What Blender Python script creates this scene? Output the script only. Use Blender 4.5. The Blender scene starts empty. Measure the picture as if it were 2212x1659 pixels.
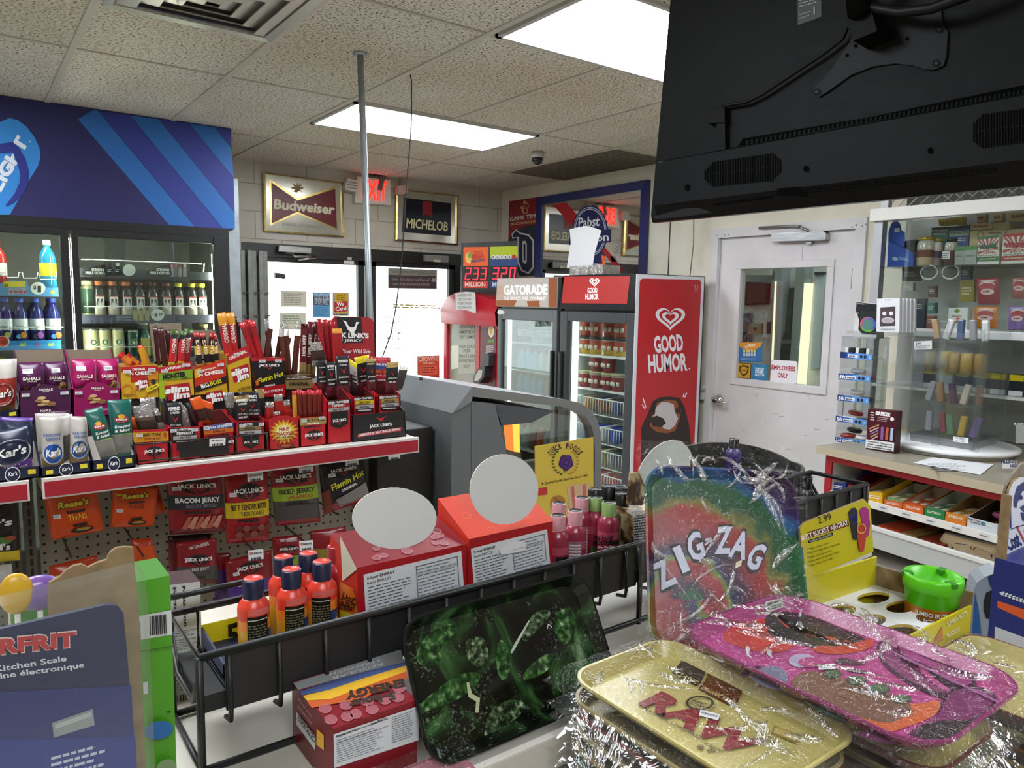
import bpy,bmesh,math,random
from mathutils import Vector,Matrix,noise
V = Vector
R = math.radians
random.seed(7)
scn = bpy.context.scene
COL = scn.collection
# ------------------------------------------------------------------ camera,sky,exposure
F_PX,YAW,PITCH,ROLL = 1602.4,.63992,.11286,-.015296
CAM = V((0,0,1.6))
_cy,_sy = math.cos(YAW),math.sin(YAW)
FWD = V((_sy * math.cos(PITCH),_cy * math.cos(PITCH),-math.sin(PITCH)))
_rt = V((_cy,-_sy,0)); _dn = FWD.cross(_rt)
RIGHT = _rt * math.cos(ROLL) + _dn * math.sin(ROLL)
DOWN = -_rt * math.sin(ROLL) + _dn * math.cos(ROLL)
cam = bpy.data.cameras.new('camera')
cam.sensor_fit = 'HORIZONTAL'; cam.sensor_width = 36.0
cam.lens = F_PX / 2212 * 36.0
cam.clip_start = .02; cam.clip_end = 100
co = bpy.data.objects.new('camera', cam); COL.objects.link(co)
mw = Matrix.Identity(4)
for i in range(3):
 mw[i][0] = RIGHT[i]; mw[i][1] = -DOWN[i]; mw[i][2] = -FWD[i]; mw[i][3] = CAM[i]
co.matrix_world = mw
scn.camera = co
scn.view_settings.view_transform = 'Standard'
scn.view_settings.look = 'None'
scn.view_settings.gamma = 1.0
scn.view_settings.exposure = 0.0
scn.view_settings.use_curve_mapping = False
scn.cycles.max_bounces = 10; scn.cycles.diffuse_bounces = 5; scn.cycles.glossy_bounces = 3; scn.cycles.transparent_max_bounces = 40; scn.cycles.caustics_reflective = False; scn.cycles.caustics_refractive = False
wd = bpy.data.worlds.new('daylight'); scn.world = wd; wd.use_nodes = True
wd.node_tree.nodes['Background'].inputs[0].default_value = (.93,.97,1,1)
wd.node_tree.nodes['Background'].inputs[1].default_value = 5.0      # overcast daylight outside the shop door
LAMP = 20          # emission of the ceiling troffers
# ------------------------------------------------------------------ materials
def lin(h):
 h = h.lstrip('#')
 return tuple((c / 12.92 if c <= .04045 else ((c + .055) / 1.055) ** 2.4) for c in (int(h[i:i + 2],16) / 255 for i in (0,2,4))) + (1,)
MATS = {}
def newmat(name):
 m = bpy.data.materials.new(name); m.use_nodes = True
 n = m.node_tree.nodes; b = n['Principled BSDF']
 MATS[name] = m
 return m,n,m.node_tree.links,b
def mat(k):
 """a registered name, or '#rrggbb' with optional '/roughness' and '/metal'"""
 if k in MATS: return MATS[k]
 a = k.split('/')
 m,n,l,b = newmat(k)
 b.inputs['Base Color'].default_value = lin(a[0])
 b.inputs['Roughness'].default_value = float(a[1]) if len(a) > 1 else .5
 b.inputs['Metallic'].default_value = float(a[2]) if len(a) > 2 else 0
 if len(a) > 3: b.inputs['Specular IOR Level'].default_value = float(a[3])
 # a little unevenness in the finish
 nz = n.new('ShaderNodeTexNoise'); nz.inputs['Scale'].default_value = 35
 mr = n.new('ShaderNodeMapRange'); r0 = b.inputs['Roughness'].default_value
 mr.inputs['To Min'].default_value = max(.02, r0 - .06); mr.inputs['To Max'].default_value = min(1, r0 + .06)
 l.new(nz.outputs['Fac'], mr.inputs['Value']); l.new(mr.outputs['Result'], b.inputs['Roughness'])
 return m
def ramp(n,stops,const=False):
 r = n.new('ShaderNodeValToRGB'); e = r.color_ramp.elements
 if const: r.color_ramp.interpolation = 'CONSTANT'
 while len(e) < len(stops): e.new(.5)
 for q,(p,c) in zip(e,stops): q.position = p; q.color = lin(c)
 return r
def noisemat(name,scale,stops,rough=.5,detail=4,bump=0,stretch=None,bscale=None,metal=0,dist=0):
 m,n,l,b = newmat(name)
 tc = n.new('ShaderNodeTexCoord'); nz = n.new('ShaderNodeTexNoise')
 nz.inputs['Scale'].default_value = scale; nz.inputs['Detail'].default_value = detail; nz.inputs['Distortion'].default_value = dist
 src = tc.outputs['Object']
 if stretch:
  mp = n.new('ShaderNodeMapping'); mp.inputs['Scale'].default_value = stretch
  l.new(src, mp.inputs['Vector']); src = mp.outputs['Vector']
 l.new(src, nz.inputs['Vector'])
 r = ramp(n, stops); l.new(nz.outputs['Fac'], r.inputs['Fac']); l.new(r.outputs['Color'], b.inputs['Base Color'])
 b.inputs['Roughness'].default_value = rough; b.inputs['Metallic'].default_value = metal
 if bump:
  bp = n.new('ShaderNodeBump'); bp.inputs['Strength'].default_value = bump; bp.inputs['Distance'].default_value = .004
  s2 = nz
  if bscale:
   s2 = n.new('ShaderNodeTexNoise'); s2.inputs['Scale'].default_value = bscale; l.new(tc.outputs['Object'], s2.inputs['Vector'])
  l.new(s2.outputs['Fac'], bp.inputs['Height']); l.new(bp.outputs['Normal'], b.inputs['Normal'])
 return m
def emit(name,col,s):
 m,n,l,b = newmat(name)
 b.inputs['Base Color'].default_value = (0,0,0,1)
 b.inputs['Emission Color'].default_value = lin(col); b.inputs['Emission Strength'].default_value = s
 return m
def sheet(name, tint, refl, rough=.02, haze=0., hazecol='#ffffff', bump=0, bscale=40, fres=True):
 """clear pane or film: mostly transparent, mirror-like at the surface, optional milky haze"""
 m,n,l,b = newmat(name); n.remove(b)
 t = n.new('ShaderNodeBsdfTransparent'); t.inputs[0].default_value = lin(tint)
 g = n.new('ShaderNodeBsdfGlossy'); g.inputs['Roughness'].default_value = rough
 mx = n.new('ShaderNodeMixShader'); out = n['Material Output']
 src = t.outputs[0]
 if haze:
  d = n.new('ShaderNodeBsdfDiffuse'); d.inputs[0].default_value = lin(hazecol)
  m2 = n.new('ShaderNodeMixShader'); m2.inputs[0].default_value = haze
  l.new(src,m2.inputs[1]); l.new(d.outputs[0],m2.inputs[2]); src = m2.outputs[0]
 if fres:
  lw = n.new('ShaderNodeLayerWeight'); lw.inputs[0].default_value = .25
  mr = n.new('ShaderNodeMapRange'); mr.inputs['To Min'].default_value = refl; mr.inputs['To Max'].default_value = min(.75, refl * 6)
  l.new(lw.outputs['Facing'], mr.inputs['Value']); l.new(mr.outputs['Result'], mx.inputs[0])
 else: mx.inputs[0].default_value = refl
 l.new(src,mx.inputs[1]); l.new(g.outputs[0],mx.inputs[2]); l.new(mx.outputs[0],out.inputs[0])
 if bump:
  tc = n.new('ShaderNodeTexCoord'); nz = n.new('ShaderNodeTexNoise'); nz.inputs['Scale'].default_value = bscale
  nz.inputs['Detail'].default_value = 3; nz.inputs['Distortion'].default_value = 1.5
  l.new(tc.outputs['Object'], nz.inputs['Vector'])
  bp = n.new('ShaderNodeBump'); bp.inputs['Strength'].default_value = bump; bp.inputs['Distance'].default_value = .01
  l.new(nz.outputs['Fac'], bp.inputs['Height']); l.new(bp.outputs['Normal'], g.inputs['Normal'])
 return m
sheet('glass', '#f4f8f6', .05)
sheet('cooler_glass', '#dfe6e4', .06)
sheet('acrylic', '#f4f7f7', .05,.05,.012)
sheet('film', '#fdfdfd', .028,.05,.004, bump=1, bscale=60)
sheet('wrap', '#fbfbf9', .06,.11,.02, bump=1, bscale=26)
sheet('clearbag', '#e6e4e2', .12,.18,.22, '#d9d4d0', bump=.8, bscale=45)
sheet('crease', '#ffffff', .30,.12,.02, bump=.6, bscale=90)
sheet('blister', '#f6f9f7', .03,.12,.035, '#dfe4df')
newmat('mirror')[3].inputs['Metallic'].default_value = 1
MATS['mirror'].node_tree.nodes['Principled BSDF'].inputs['Roughness'].default_value = .03
MATS['mirror'].node_tree.nodes['Principled BSDF'].inputs['Base Color'].default_value = (.86,.86,.84,1)
noisemat('silvermirror', 3,[(.3, '#b9b6a8'),(.7, '#d8d5c6')],.18, metal=.55)  # cream, part-diffuse colour stands in for reflected ceiling light
noisemat('gold', 20,[(.3, '#b99a52'),(.7, '#e0c98a')],.22, metal=1)
noisemat('brushed', 8,[(.35, '#9b9c9c'),(.7, '#c4c5c4')],.3, metal=1, stretch=(1,1,14))
noisemat('galv', 7,[(.3, '#8d969b'),(.7, '#b3bbbf')],.4, metal=.7)
noisemat('chrome', 20,[(.3, '#c8c8c8'),(.7, '#eeeeee')],.1, metal=1)
noisemat('cardboard', 60,[(.3, '#7c6547'),(.7, '#917a58')],.9)
noisemat('greyboard', 60,[(.3, '#776d5e'),(.7, '#8b8070')],.9)
# ------------------------------------------------------------------ picture rays onto real planes
def ray(x,y): return FWD + RIGHT * ((x - 1106) / F_PX) + DOWN * ((y - 829.5) / F_PX)
def at(x,y,ax,v):
 d = ray(x,y); return CAM + d * ((v - CAM[ax]) / d[ax])
def chaikin(P,n=2):
 for _ in range(n):
  Q = []
  for i,p in enumerate(P):
   q = P[(i + 1) % len(P)]; Q += [(p[0] * .75 + q[0] * .25,p[1] * .75 + q[1] * .25),(p[0] * .25 + q[0] * .75,p[1] * .25 + q[1] * .75)]
  P = Q
 return P
class Zm:
 """reads coordinates measured on an enlarged crop"""
 def __init__(s,ox,oy,k): s.o = (ox,oy); s.k = k
 def __call__(s,*a):
  p = [(s.o[0] + a[i] * s.k,s.o[1] + a[i + 1] * s.k) for i in range(0,len(a),2)]
  return p[0] if len(p) == 1 else p
def pp(*a): return [(a[i],a[i + 1]) for i in range(0,len(a),2)]
class PL:
 """a real plane: o + ux*u + uy*v, normal n towards the viewer; hf adds the swell of a filled bag"""
 def __init__(s,o,ux,uy,hf=None):
  s.o = V(o); s.ux = V(ux).normalized(); s.uy = V(uy).normalized(); s.n = s.ux.cross(s.uy).normalized(); s.hf = hf
 def q(s,px,py):
  d = ray(px,py); t = (s.o - CAM).dot(s.n) / d.dot(s.n); w = CAM + d * t - s.o
  return (w.dot(s.ux),w.dot(s.uy))
 def w(s,u,v,h=0):
  if s.hf: h = h + s.hf(u,v)
  return s.o + s.ux * u + s.uy * v + s.n * h
 def m(s):
  M = Matrix.Identity(4)
  for i in range(3): M[i][0] = s.ux[i]; M[i][1] = s.uy[i]; M[i][2] = s.n[i]; M[i][3] = s.o[i]
  return M
def PY(y): return PL((0,y,0),(1,0,0),(0,0,1))
def PX(x): return PL((x,0,0),(0,-1,0),(0,0,1))
def PZ(z): return PL((0,0,z),(1,0,0),(0,1,0))
# ------------------------------------------------------------------ mesh builder
_txt = {}
def textmesh(s,bold):
 k = (s,bold)
 if k not in _txt:
  c = bpy.data.curves.new('t', 'FONT'); c.body = s; c.size = 1; c.resolution_u = 2; c.offset = bold; c.fill_mode = 'FRONT'
  o = bpy.data.objects.new('t', c)
  me = o.to_mesh()
  vs = [(v.co.x,v.co.y) for v in me.vertices]; fs = [tuple(p.vertices) for p in me.polygons]
  o.to_mesh_clear(); bpy.data.objects.remove(o); bpy.data.curves.remove(c)
  _txt[k] = (vs,fs,min(v[0] for v in vs),max(v[0] for v in vs))
 return _txt[k]
class MB:
 def __init__(s): s.v = []; s.f = []; s.k = []; s.names = []; s.smooth = set()
 def mi(s,m):
  if m not in s.names: s.names.append(m)
  return s.names.index(m)
 def face(s,pts,m,sm=False):
  b = len(s.v); s.v += [V(p) for p in pts]; s.f.append(tuple(range(b,b + len(pts)))); s.k.append(s.mi(m))
  if sm: s.smooth.add(len(s.f) - 1)
  return s
 def mesh(s,vs,fs,m,sm=False):
  b = len(s.v); s.v += [V(p) for p in vs]
  for i,f in enumerate(fs):
   s.f.append(tuple(b + j for j in f)); s.k.append(s.mi(m if isinstance(m,str) else m[i]))
   if sm: s.smooth.add(len(s.f) - 1)
  return s
 def hexa(s,a,b,m):            # two matching quads a (front),b (back); m: one material or 6 (front,back,4 sides from edge 0-1 on)
  vs = list(a) + list(b); fs = [(0,1,2,3),(7,6,5,4),(0,4,5,1),(1,5,6,2),(2,6,7,3),(3,7,4,0)]
  return s.mesh(vs,fs,m)
 def box(s,lo,hi,m,M=None):
  x0,y0,z0 = lo; x1,y1,z1 = hi
  P = [(x0,y0,z0),(x1,y0,z0),(x1,y0,z1),(x0,y0,z1)]; Q = [(x,y1,z) for x,_,z in P]
  if M: P = [M @ V(p) for p in P]; Q = [M @ V(p) for p in Q]
  return s.hexa(P,Q,m)
 def rbox(s,lo,hi,m,r=.004,M=None):   # box with bevelled edges
  bm = bmesh.new(); bmesh.ops.create_cube(bm,size=1)
  for v in bm.verts: v.co = V([lo[i] + (v.co[i] + .5) * (hi[i] - lo[i]) for i in range(3)])
  bmesh.ops.bevel(bm, geom=list(bm.edges), offset=r, segments=2, affect='EDGES', profile=.5)
  bm.verts.index_update()
  vs = [(M @ v.co if M else v.co.copy()) for v in bm.verts]; fs = [tuple(v.index for v in f.verts) for f in bm.faces]
  bm.free(); return s.mesh(vs,fs,m)
 def tube(s,path,r,m,seg=8,closed=False):
  path = [V(p) for p in path]; n = len(path); vs = []; fs = []
  for i,p in enumerate(path):
   a = path[(i - 1) % n] if (closed or i) else p; b = path[(i + 1) % n] if (closed or i < n - 1) else p
   d = (b - a).normalized(); up = V((0,0,1)) if abs(d.z) < .9 else V((0,1,0))
   e = d.cross(up).normalized(); g = e.cross(d)
   for j in range(seg):
    t = 2 * math.pi * j / seg; vs.append(p + e * (r * math.cos(t)) + g * (r * math.sin(t)))
  for i in range(n if closed else n - 1):
   for j in range(seg):
    k = (i + 1) % n; fs.append((i * seg + j,i * seg + (j + 1) % seg,k * seg + (j + 1) % seg,k * seg + j))
  if not closed: fs += [tuple(range(seg))[::-1],tuple(range((n - 1) * seg,n * seg))]
  return s.mesh(vs,fs,m,True)
 def lathe(s,c,prof,seg=20,M=None):    # prof: (radius,z,material of the band that ends here)
  vs = []; fs = []; ms = []
  for r,z,_ in prof:
   for j in range(seg):
    t = 2 * math.pi * (j + .5) / seg; p = V((r * math.cos(t),r * math.sin(t),z))
    vs.append((M @ p if M else p) + V(c))
  for i in range(len(prof) - 1):
   for j in range(seg):
    fs.append((i * seg + j,i * seg + (j + 1) % seg,(i + 1) * seg + (j + 1) % seg,(i + 1) * seg + j)); ms.append(prof[i + 1][2])
  fs.append(tuple(range(seg))[::-1]); ms.append(prof[0][2]); fs.append(tuple(range((len(prof) - 1) * seg,len(prof) * seg))); ms.append(prof[-1][2])
  return s.mesh(vs,fs,ms,True)
 # ---- printing on a plane,in picture coordinates
 def poly(s,pl,pts,m,lift=.0006):
  pts = [pl.q(*p) for p in pts]
  return s.lpoly(pl,pts,m,lift)
 def lpoly(s,pl,pts,m,lift=.0006):
  if pl.hf and len(pts) == 4:
   N = 6; a,b,c,d = [V(p) for p in pts]; vs = []; fs = []
   for j in range(N + 1):
    for i in range(N + 1):
     p = (a.lerp(b,i / N)).lerp(d.lerp(c,i / N),j / N); vs.append(pl.w(p.x,p.y,lift))
   for j in range(N):
    for i in range(N): k = j * (N + 1) + i; fs.append((k,k + 1,k + N + 2,k + N + 1))
   return s.mesh(vs,fs,m)
  return s.face([pl.w(u,v,lift) for u,v in pts],m)
 def slab(s,pl,pts,th,m,sm=None,lift=0,px=True):     # outline with thickness
  pts = [pl.q(*p) for p in pts] if px else pts
  n = len(pts); A = [pl.w(u,v,lift + th) for u,v in pts]; B = [pl.w(u,v,lift) for u,v in pts]
  s.mesh(A + B,[tuple(range(n)),tuple(range(2 * n - 1,n - 1,-1))] + [(i,i + n,(i + 1) % n + n,(i + 1) % n) for i in range(n)],[m,sm or m] + [sm or m] * n)
  return s
 def text(s,pl,t,a,b,h,m,lift=.001,bold=.02,shear=0,raw=False,up=None):
  """t set along the baseline a-b (picture px), capitals h px tall"""
  A = V(pl.q(*a)); B = V(pl.q(*b)); d = V(b) - V(a)
  if up is None: up = V((d.y,-d.x)).normalized()
  C = V(pl.q(a[0] + up[0] * h,a[1] + up[1] * h)) - A
  vs,fs,x0,x1 = textmesh(t,bold)
  ex = (B - A) / (x1 - x0); ey = C / .73
  out = []
  for x,y in vs:
   p = A + ex * (x - x0) + ey * y + ex * (shear * y * (x1 - x0) * C.length / max(1e-6,(B - A).length) / .73)
   out.append(pl.w(p.x,p.y,lift))
  return s.mesh(out,fs,m)
 def fine(s,pl,q4,n,m,lift=.0009,fill=.5,seed=1):
  """rows of fine print: q4 = TL,TR,BR,BL in px"""
  rd = random.Random(seed); a,b,c,d = [V(pl.q(*p)) for p in q4]
  for i in range(n):
   t0 = (i + .2) / n; t1 = t0 + fill / n; x = 0
   end = 1 - rd.random() * .25
   while x < end:
    w = .05 + rd.random() * .16; e = min(end,x + w)
    L0 = a.lerp(d,t0); R0 = b.lerp(c,t0); L1 = a.lerp(d,t1); R1 = b.lerp(c,t1)
    s.lpoly(pl,[L0.lerp(R0,x),L0.lerp(R0,e),L1.lerp(R1,e),L1.lerp(R1,x)],m,lift); x = e + .03
  return s
 def disc(s,pl,c,rx,ry,m,lift=.0006,n=24,a0=0,a1=360,inner=0):
  P = [(c[0] + rx * math.cos(R(a0 + (a1 - a0) * i / n)),c[1] + ry * math.sin(R(a0 + (a1 - a0) * i / n))) for i in range(n + 1)]
  if inner:
   Q = [(c[0] + (p[0] - c[0]) * inner,c[1] + (p[1] - c[1]) * inner) for p in P]
   for i in range(n): s.poly(pl,[P[i],P[i + 1],Q[i + 1],Q[i]],m,lift)
   return s
  return s.poly(pl,P if a1 - a0 < 360 else P[:-1],m,lift)
 def bounds(s):
  return V([min(v[i] for v in s.v) for i in range(3)]),V([max(v[i] for v in s.v) for i in range(3)])
 def obj(s,name,origin=V((0,0,0)),parent=None,M=None):
  me = bpy.data.meshes.new(name); Mi = M.inverted() if M else None
  me.from_pydata([(Mi @ v) if M else (v - origin) for v in s.v],[],s.f)
  for k in s.names: me.materials.append(mat(k))
  me.polygons.foreach_set('material_index', s.k)
  if s.smooth: me.polygons.foreach_set('use_smooth', [i in s.smooth for i in range(len(s.f))])
  me.validate(); me.update()
  o = bpy.data.objects.new(name,me); COL.objects.link(o)
  if parent: o.parent = parent
  elif M: o.matrix_world = M
  else: o.location = origin
  return o
def tag(o,label,cat,group=None,kind=None):
 o['label'] = label; o['category'] = cat
 if group: o['group'] = group
 if kind: o['kind'] = kind
 return o
def T(name,label,cat,body,group=None,kind=None,M=None):
 """a thing: one mesh, or a dict part -> MB | [MB..] | (MB, {sub: MB|[MB..]}) under an Empty at its base"""
 if isinstance(body,MB):
  lo,hi = body.bounds(); o = V(((lo.x + hi.x) / 2,(lo.y + hi.y) / 2,lo.z))
  return tag(body.obj(name,o,M=M),label,cat,group,kind)
 alls = []
 for p in body.values():
  for q in (p if isinstance(p,list) else [p]): alls.append(q[0] if isinstance(q,tuple) else q)
 lo = V([min(a.bounds()[0][i] for a in alls) for i in range(3)]); hi = V([max(a.bounds()[1][i] for a in alls) for i in range(3)])
 o = V(((lo.x + hi.x) / 2,(lo.y + hi.y) / 2,lo.z))
 e = bpy.data.objects.new(name,None); e.empty_display_size = .05; COL.objects.link(e); e.location = o
 tag(e,label,cat,group,kind)
 for pn,p in body.items():
  for q in (p if isinstance(p,list) else [p]):
   m_,subs = q if isinstance(q,tuple) else (q,{})
   po = m_.obj(pn,o,e)
   for sn,sv in subs.items():
    for x in (sv if isinstance(sv,list) else [sv]): x.obj(sn,o,po)
 return e
def copy_tree(o,d,label=None):
 c = o.copy(); COL.objects.link(c); c.location = o.location + V(d)
 if label: c['label'] = label
 def rec(a,b):
  for ch in a.children:
   k = ch.copy(); COL.objects.link(k); k.parent = b; rec(ch,k)
 rec(o,c); return c
def struct(name,mb,label=None):
 o = mb.obj(name); o['kind'] = 'structure'
 o['label'] = label or name.replace('_', ' ') + ' of the shop'; o['category'] = 'room'
 return o
z1 = Zm(0,0,.34358); z2 = Zm(480,340,.27125); z3 = Zm(1000,340,.27125); z4 = Zm(0,460,.25316); z5 = Zm(0,720,.217)
z6 = Zm(240,660,.30137); y1 = Zm(0,1000,.25316); y2 = Zm(460,980,.25316); y3 = Zm(820,780,.27125); y4 = Zm(900,560,.30137)
y5 = Zm(1400,0,.36709); y6 = Zm(1480,440,.32542); x1 = Zm(1780,400,.1953); x2 = Zm(1780,680,.1953); x3 = Zm(1740,940,.21338)
x4 = Zm(1340,940,.25316); x5 = Zm(1180,1220,.46655); x6 = Zm(560,1220,.34358); x7 = Zm(0,1180,.28933)
w1 = Zm(560,0,.40687); w2 = Zm(0,480,.19293); w3 = Zm(160,500,.16882); w4 = Zm(2000,980,.26533); w5 = Zm(1180,1400,.20796)
w6 = Zm(1900,1350,.18627)
# ------------------------------------------------------------------ the room
def tilemat():
 m, n, l, b = newmat('ceiling_tile')
 tc = n.new('ShaderNodeTexCoord')
 def nz(sc,st,det=3):
  mp = n.new('ShaderNodeMapping'); mp.inputs['Scale'].default_value = st
  t = n.new('ShaderNodeTexNoise'); t.inputs['Scale'].default_value = sc; t.inputs['Detail'].default_value = det
  l.new(tc.outputs['Object'], mp.inputs['Vector']); l.new(mp.outputs['Vector'], t.inputs['Vector']); return t
 a = nz(80,(1,2.2,1),2); c = nz(1.2,(1,1,1),4)
 r = ramp(n, [(.0, '#2e2820'),(.395, '#4a4238'),(.435, '#e3dfd7'),(1, '#ebe8e2')]); l.new(a.outputs['Fac'], r.inputs['Fac'])
 r2 = ramp(n, [(.3, '#ebe5d8'),(.7, '#ffffff')]); l.new(c.outputs['Fac'], r2.inputs['Fac'])
 mx = n.new('ShaderNodeMixRGB'); mx.blend_type = 'MULTIPLY'; mx.inputs[0].default_value = 1
 l.new(r.outputs[0], mx.inputs[1]); l.new(r2.outputs[0], mx.inputs[2]); l.new(mx.outputs[0], b.inputs['Base Color'])
 b.inputs['Roughness'].default_value = .95
 bp = n.new('ShaderNodeBump'); bp.inputs['Strength'].default_value = .5; bp.inputs['Distance'].default_value = .003
 l.new(a.outputs['Fac'], bp.inputs['Height']); l.new(bp.outputs['Normal'], b.inputs['Normal'])
tilemat()
def blockmat(name,c1,c2,mortar,axis):
 m,n,l,b = newmat(name)
 tc = n.new('ShaderNodeTexCoord'); sx = n.new('ShaderNodeSeparateXYZ'); cx = n.new('ShaderNodeCombineXYZ')
 l.new(tc.outputs['Object'], sx.inputs[0]); l.new(sx.outputs[axis], cx.inputs[0]); l.new(sx.outputs[2], cx.inputs[1])
 br = n.new('ShaderNodeTexBrick'); br.inputs['Scale'].default_value = 1; br.inputs['Brick Width'].default_value = .406; br.inputs['Row Height'].default_value = .203
 br.inputs['Mortar Size'].default_value = .004; br.inputs['Color1'].default_value = lin(c1); br.inputs['Color2'].default_value = lin(c2); br.inputs['Mortar'].default_value = lin(mortar)
 br.inputs['Mortar Smooth'].default_value = .4; br.inputs['Bias'].default_value = 0
 l.new(cx.outputs[0], br.inputs['Vector'])
 nz = n.new('ShaderNodeTexNoise'); nz.inputs['Scale'].default_value = 2.5; nz.inputs['Detail'].default_value = 6
 l.new(tc.outputs['Object'], nz.inputs['Vector']); r = ramp(n, [(.3, '#cfc8bb'),(.62, '#ffffff')]); l.new(nz.outputs['Fac'], r.inputs['Fac'])
 mx = n.new('ShaderNodeMixRGB'); mx.blend_type = 'MULTIPLY'; mx.inputs[0].default_value = .5
 l.new(br.outputs['Color'], mx.inputs[1]); l.new(r.outputs[0], mx.inputs[2]); l.new(mx.outputs[0], b.inputs['Base Color'])
 bp = n.new('ShaderNodeBump'); bp.inputs['Strength'].default_value = .4; bp.inputs['Distance'].default_value = .004; bp.invert = True
 l.new(br.outputs['Fac'], bp.inputs['Height']); l.new(bp.outputs['Normal'], b.inputs['Normal']); b.inputs['Roughness'].default_value = .55
blockmat('block_wall', '#d6d0c5', '#cec8bc', '#a39d91', 0)
noisemat('cream_wall', 5,[(.25, '#d2ccb8'),(.45, '#dfdac8'),(.75, '#e6e2d2')],.6, detail=8)
noisemat('white_paint', 5,[(.3, '#cfcdce'),(.7, '#dcdadc')],.45, detail=6)
noisemat('floor_tile', 3,[(.3, '#aaa395'),(.7, '#bdb6a8')],.4)
noisemat('stained_tile', 40,[(.3, '#3b332b'),(.5, '#6a5f52'),(.72, '#8d8274')],.95, detail=8, stretch=(1,3,1))
noisemat('stainless_board', 5,[(.3, '#d5d5d3'),(.7, '#e2e2df')],.5)
m = MB(); m.box((-3,-3,-.1),(5.9,8,0), 'floor_tile'); struct('floor', m, 'beige vinyl floor of the shop')
m = MB(); m.box((-3,-3,2.6),(5.9,5.92,2.7), 'ceiling_tile'); struct('ceiling', m, 'dropped ceiling of speckled acoustic tiles')
m = MB()
gx = [.433 + .616 * k for k in range(-6,6)]; gy = [3.63 + 1.21 * k for k in range(-5,2)]
for x in gx: m.box((x - .013,-3,2.594),(x + .013,5.72,2.606), '#c6c1b8/.6')
for y in gy: m.box((-3, y - .007,2.5945),(4.11, y + .007,2.606), '#bdb8ae/.6')
m.box((1.665,4.236,2.5945),(2.9,4.25,2.606), '#bdb8ae/.6')
struct('trim_1', m, 'pale metal grid between the ceiling tiles')
m = MB(); m.box((3.527,3.64,2.5935),(4.108,4.83,2.606), 'stained_tile')
struct('trim_2', m, 'dark water-stained ceiling tile above the large mirror')
# walls
m = MB()
m.box((-3,5.72,0),(1.72,5.92,2.6), 'block_wall'); m.box((3.66,5.72,0),(4.31,5.92,2.6), 'block_wall'); m.box((1.72,5.72,2.0),(3.66,5.92,2.6), 'block_wall')
struct('wall_back', m, 'painted concrete block wall around the entrance doors')
m = MB()
m.box((4.11,3.27,0),(4.25,5.72,2.6), 'cream_wall'); m.box((4.11,-3,0),(4.25,2.24,2.6), 'cream_wall'); m.box((4.11,2.24,2.06),(4.25,3.27,2.6), 'cream_wall')
m.tube([(4.108,3.66,1.78),(4.108,3.655,2.6)],.004, '#3c3f46'); m.tube([(4.106,3.46,1.77),(4.106,3.44,2.0),(4.106,3.45,2.25),(4.106,3.43,2.6)],.003, '#8a8a80')
struct('wall_right', m, 'cream painted wall with the staff door')
m = MB(); m.box((-3.1,-3,0),(-3,5.92,2.6), 'cream_wall'); struct('wall_left', m)
m = MB(); m.box((-3,-3.1,0),(4.25,-3,2.6), 'cream_wall'); struct('wall_front', m)
m = MB()
m.box((5.75,.9,0),(5.9,4.6,2.6), '#dfe3e2/.5'); m.box((4.25,4.45,0),(5.9,4.6,2.6), '#d9dedd/.5'); m.box((4.25,.9,0),(5.9,1.0,2.6), '#d9dedd/.5')
struct('wall_office', m, 'pale wall of the small office behind the staff door')
def troffer(x, y, label, group=None, tube='tubes'):
 fr = MB(); w,d = 1.205,.6
 for a in ((x,y,x + w,y + .02),(x,y + d - .02,x + w,y + d),(x,y,x + .02,y + d),(x + w - .02,y,x + w,y + d)):
  fr.box((a[0], a[1],2.586),(a[2], a[3],2.6), '#b9bbb8/.4')
 df = MB(); df.box((x + .02,y + .02,2.589),(x + w - .02,y + d - .02,2.5995),tube)
 return T('ceiling_light', label, 'light', dict(frame=fr, diffuser=df), group)
emit('tubes', '#f4f9ff', LAMP); emit('tubes_dim', '#f0f6f4', LAMP * .3)
troffer(1.68,3.637, 'lit troffer light set in the ceiling in front of the entrance doors')
troffer(1.69,1.81, 'lit troffer light at the top of the picture, partly behind the television')
for x,y in ((1.69,-.6),(-.8,1.2),(-.8,-1.2),(-1.35,3.64)):
 troffer(x, y, 'lit troffer light outside the photographed part of the ceiling', 'troffers out of view')
# air diffuser
fr = MB(); bl = []
x0,x1_,y0,y1_ = .452,1.03,2.43,3.0
def ring(mb,k,z0,z1,m,w):
 a,b,c,d = x0 + k,y0 + k,x1_ - k,y1_ - k
 for i in range(4):
  P = [(a,b),(c,b),(c,d),(a,d)]; Q = [(a + w,b + w),(c - w,b + w),(c - w,d - w),(a + w,d - w)]
  j = (i + 1) % 4
  mb.hexa([V((*P[i],z0)),V((*P[j],z0)),V((*Q[j],z1)),V((*Q[i],z1))],[V((*P[i],z0 + .004)),V((*P[j],z0 + .004)),V((*Q[j],z1 + .004)),V((*Q[i],z1 + .004))],m)
ring(fr, 0,2.58,2.585, '#bdbcb6/.3/.35', .03); fr.box((x0 + .02, y0 + .02,2.5965),(x1_ - .02, y1_ - .02,2.5998), '#9a9992/.4')
for k in (.035,.095,.155,.21):
 q = MB(); ring(q, k, 2.59,2.57, '#b9b8b2/.3/.35', .056); bl.append(q)
T('air_diffuser', 'square louvred metal air vent in the ceiling at the top left', 'vent', dict(frame=fr, louvre=bl))
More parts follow.
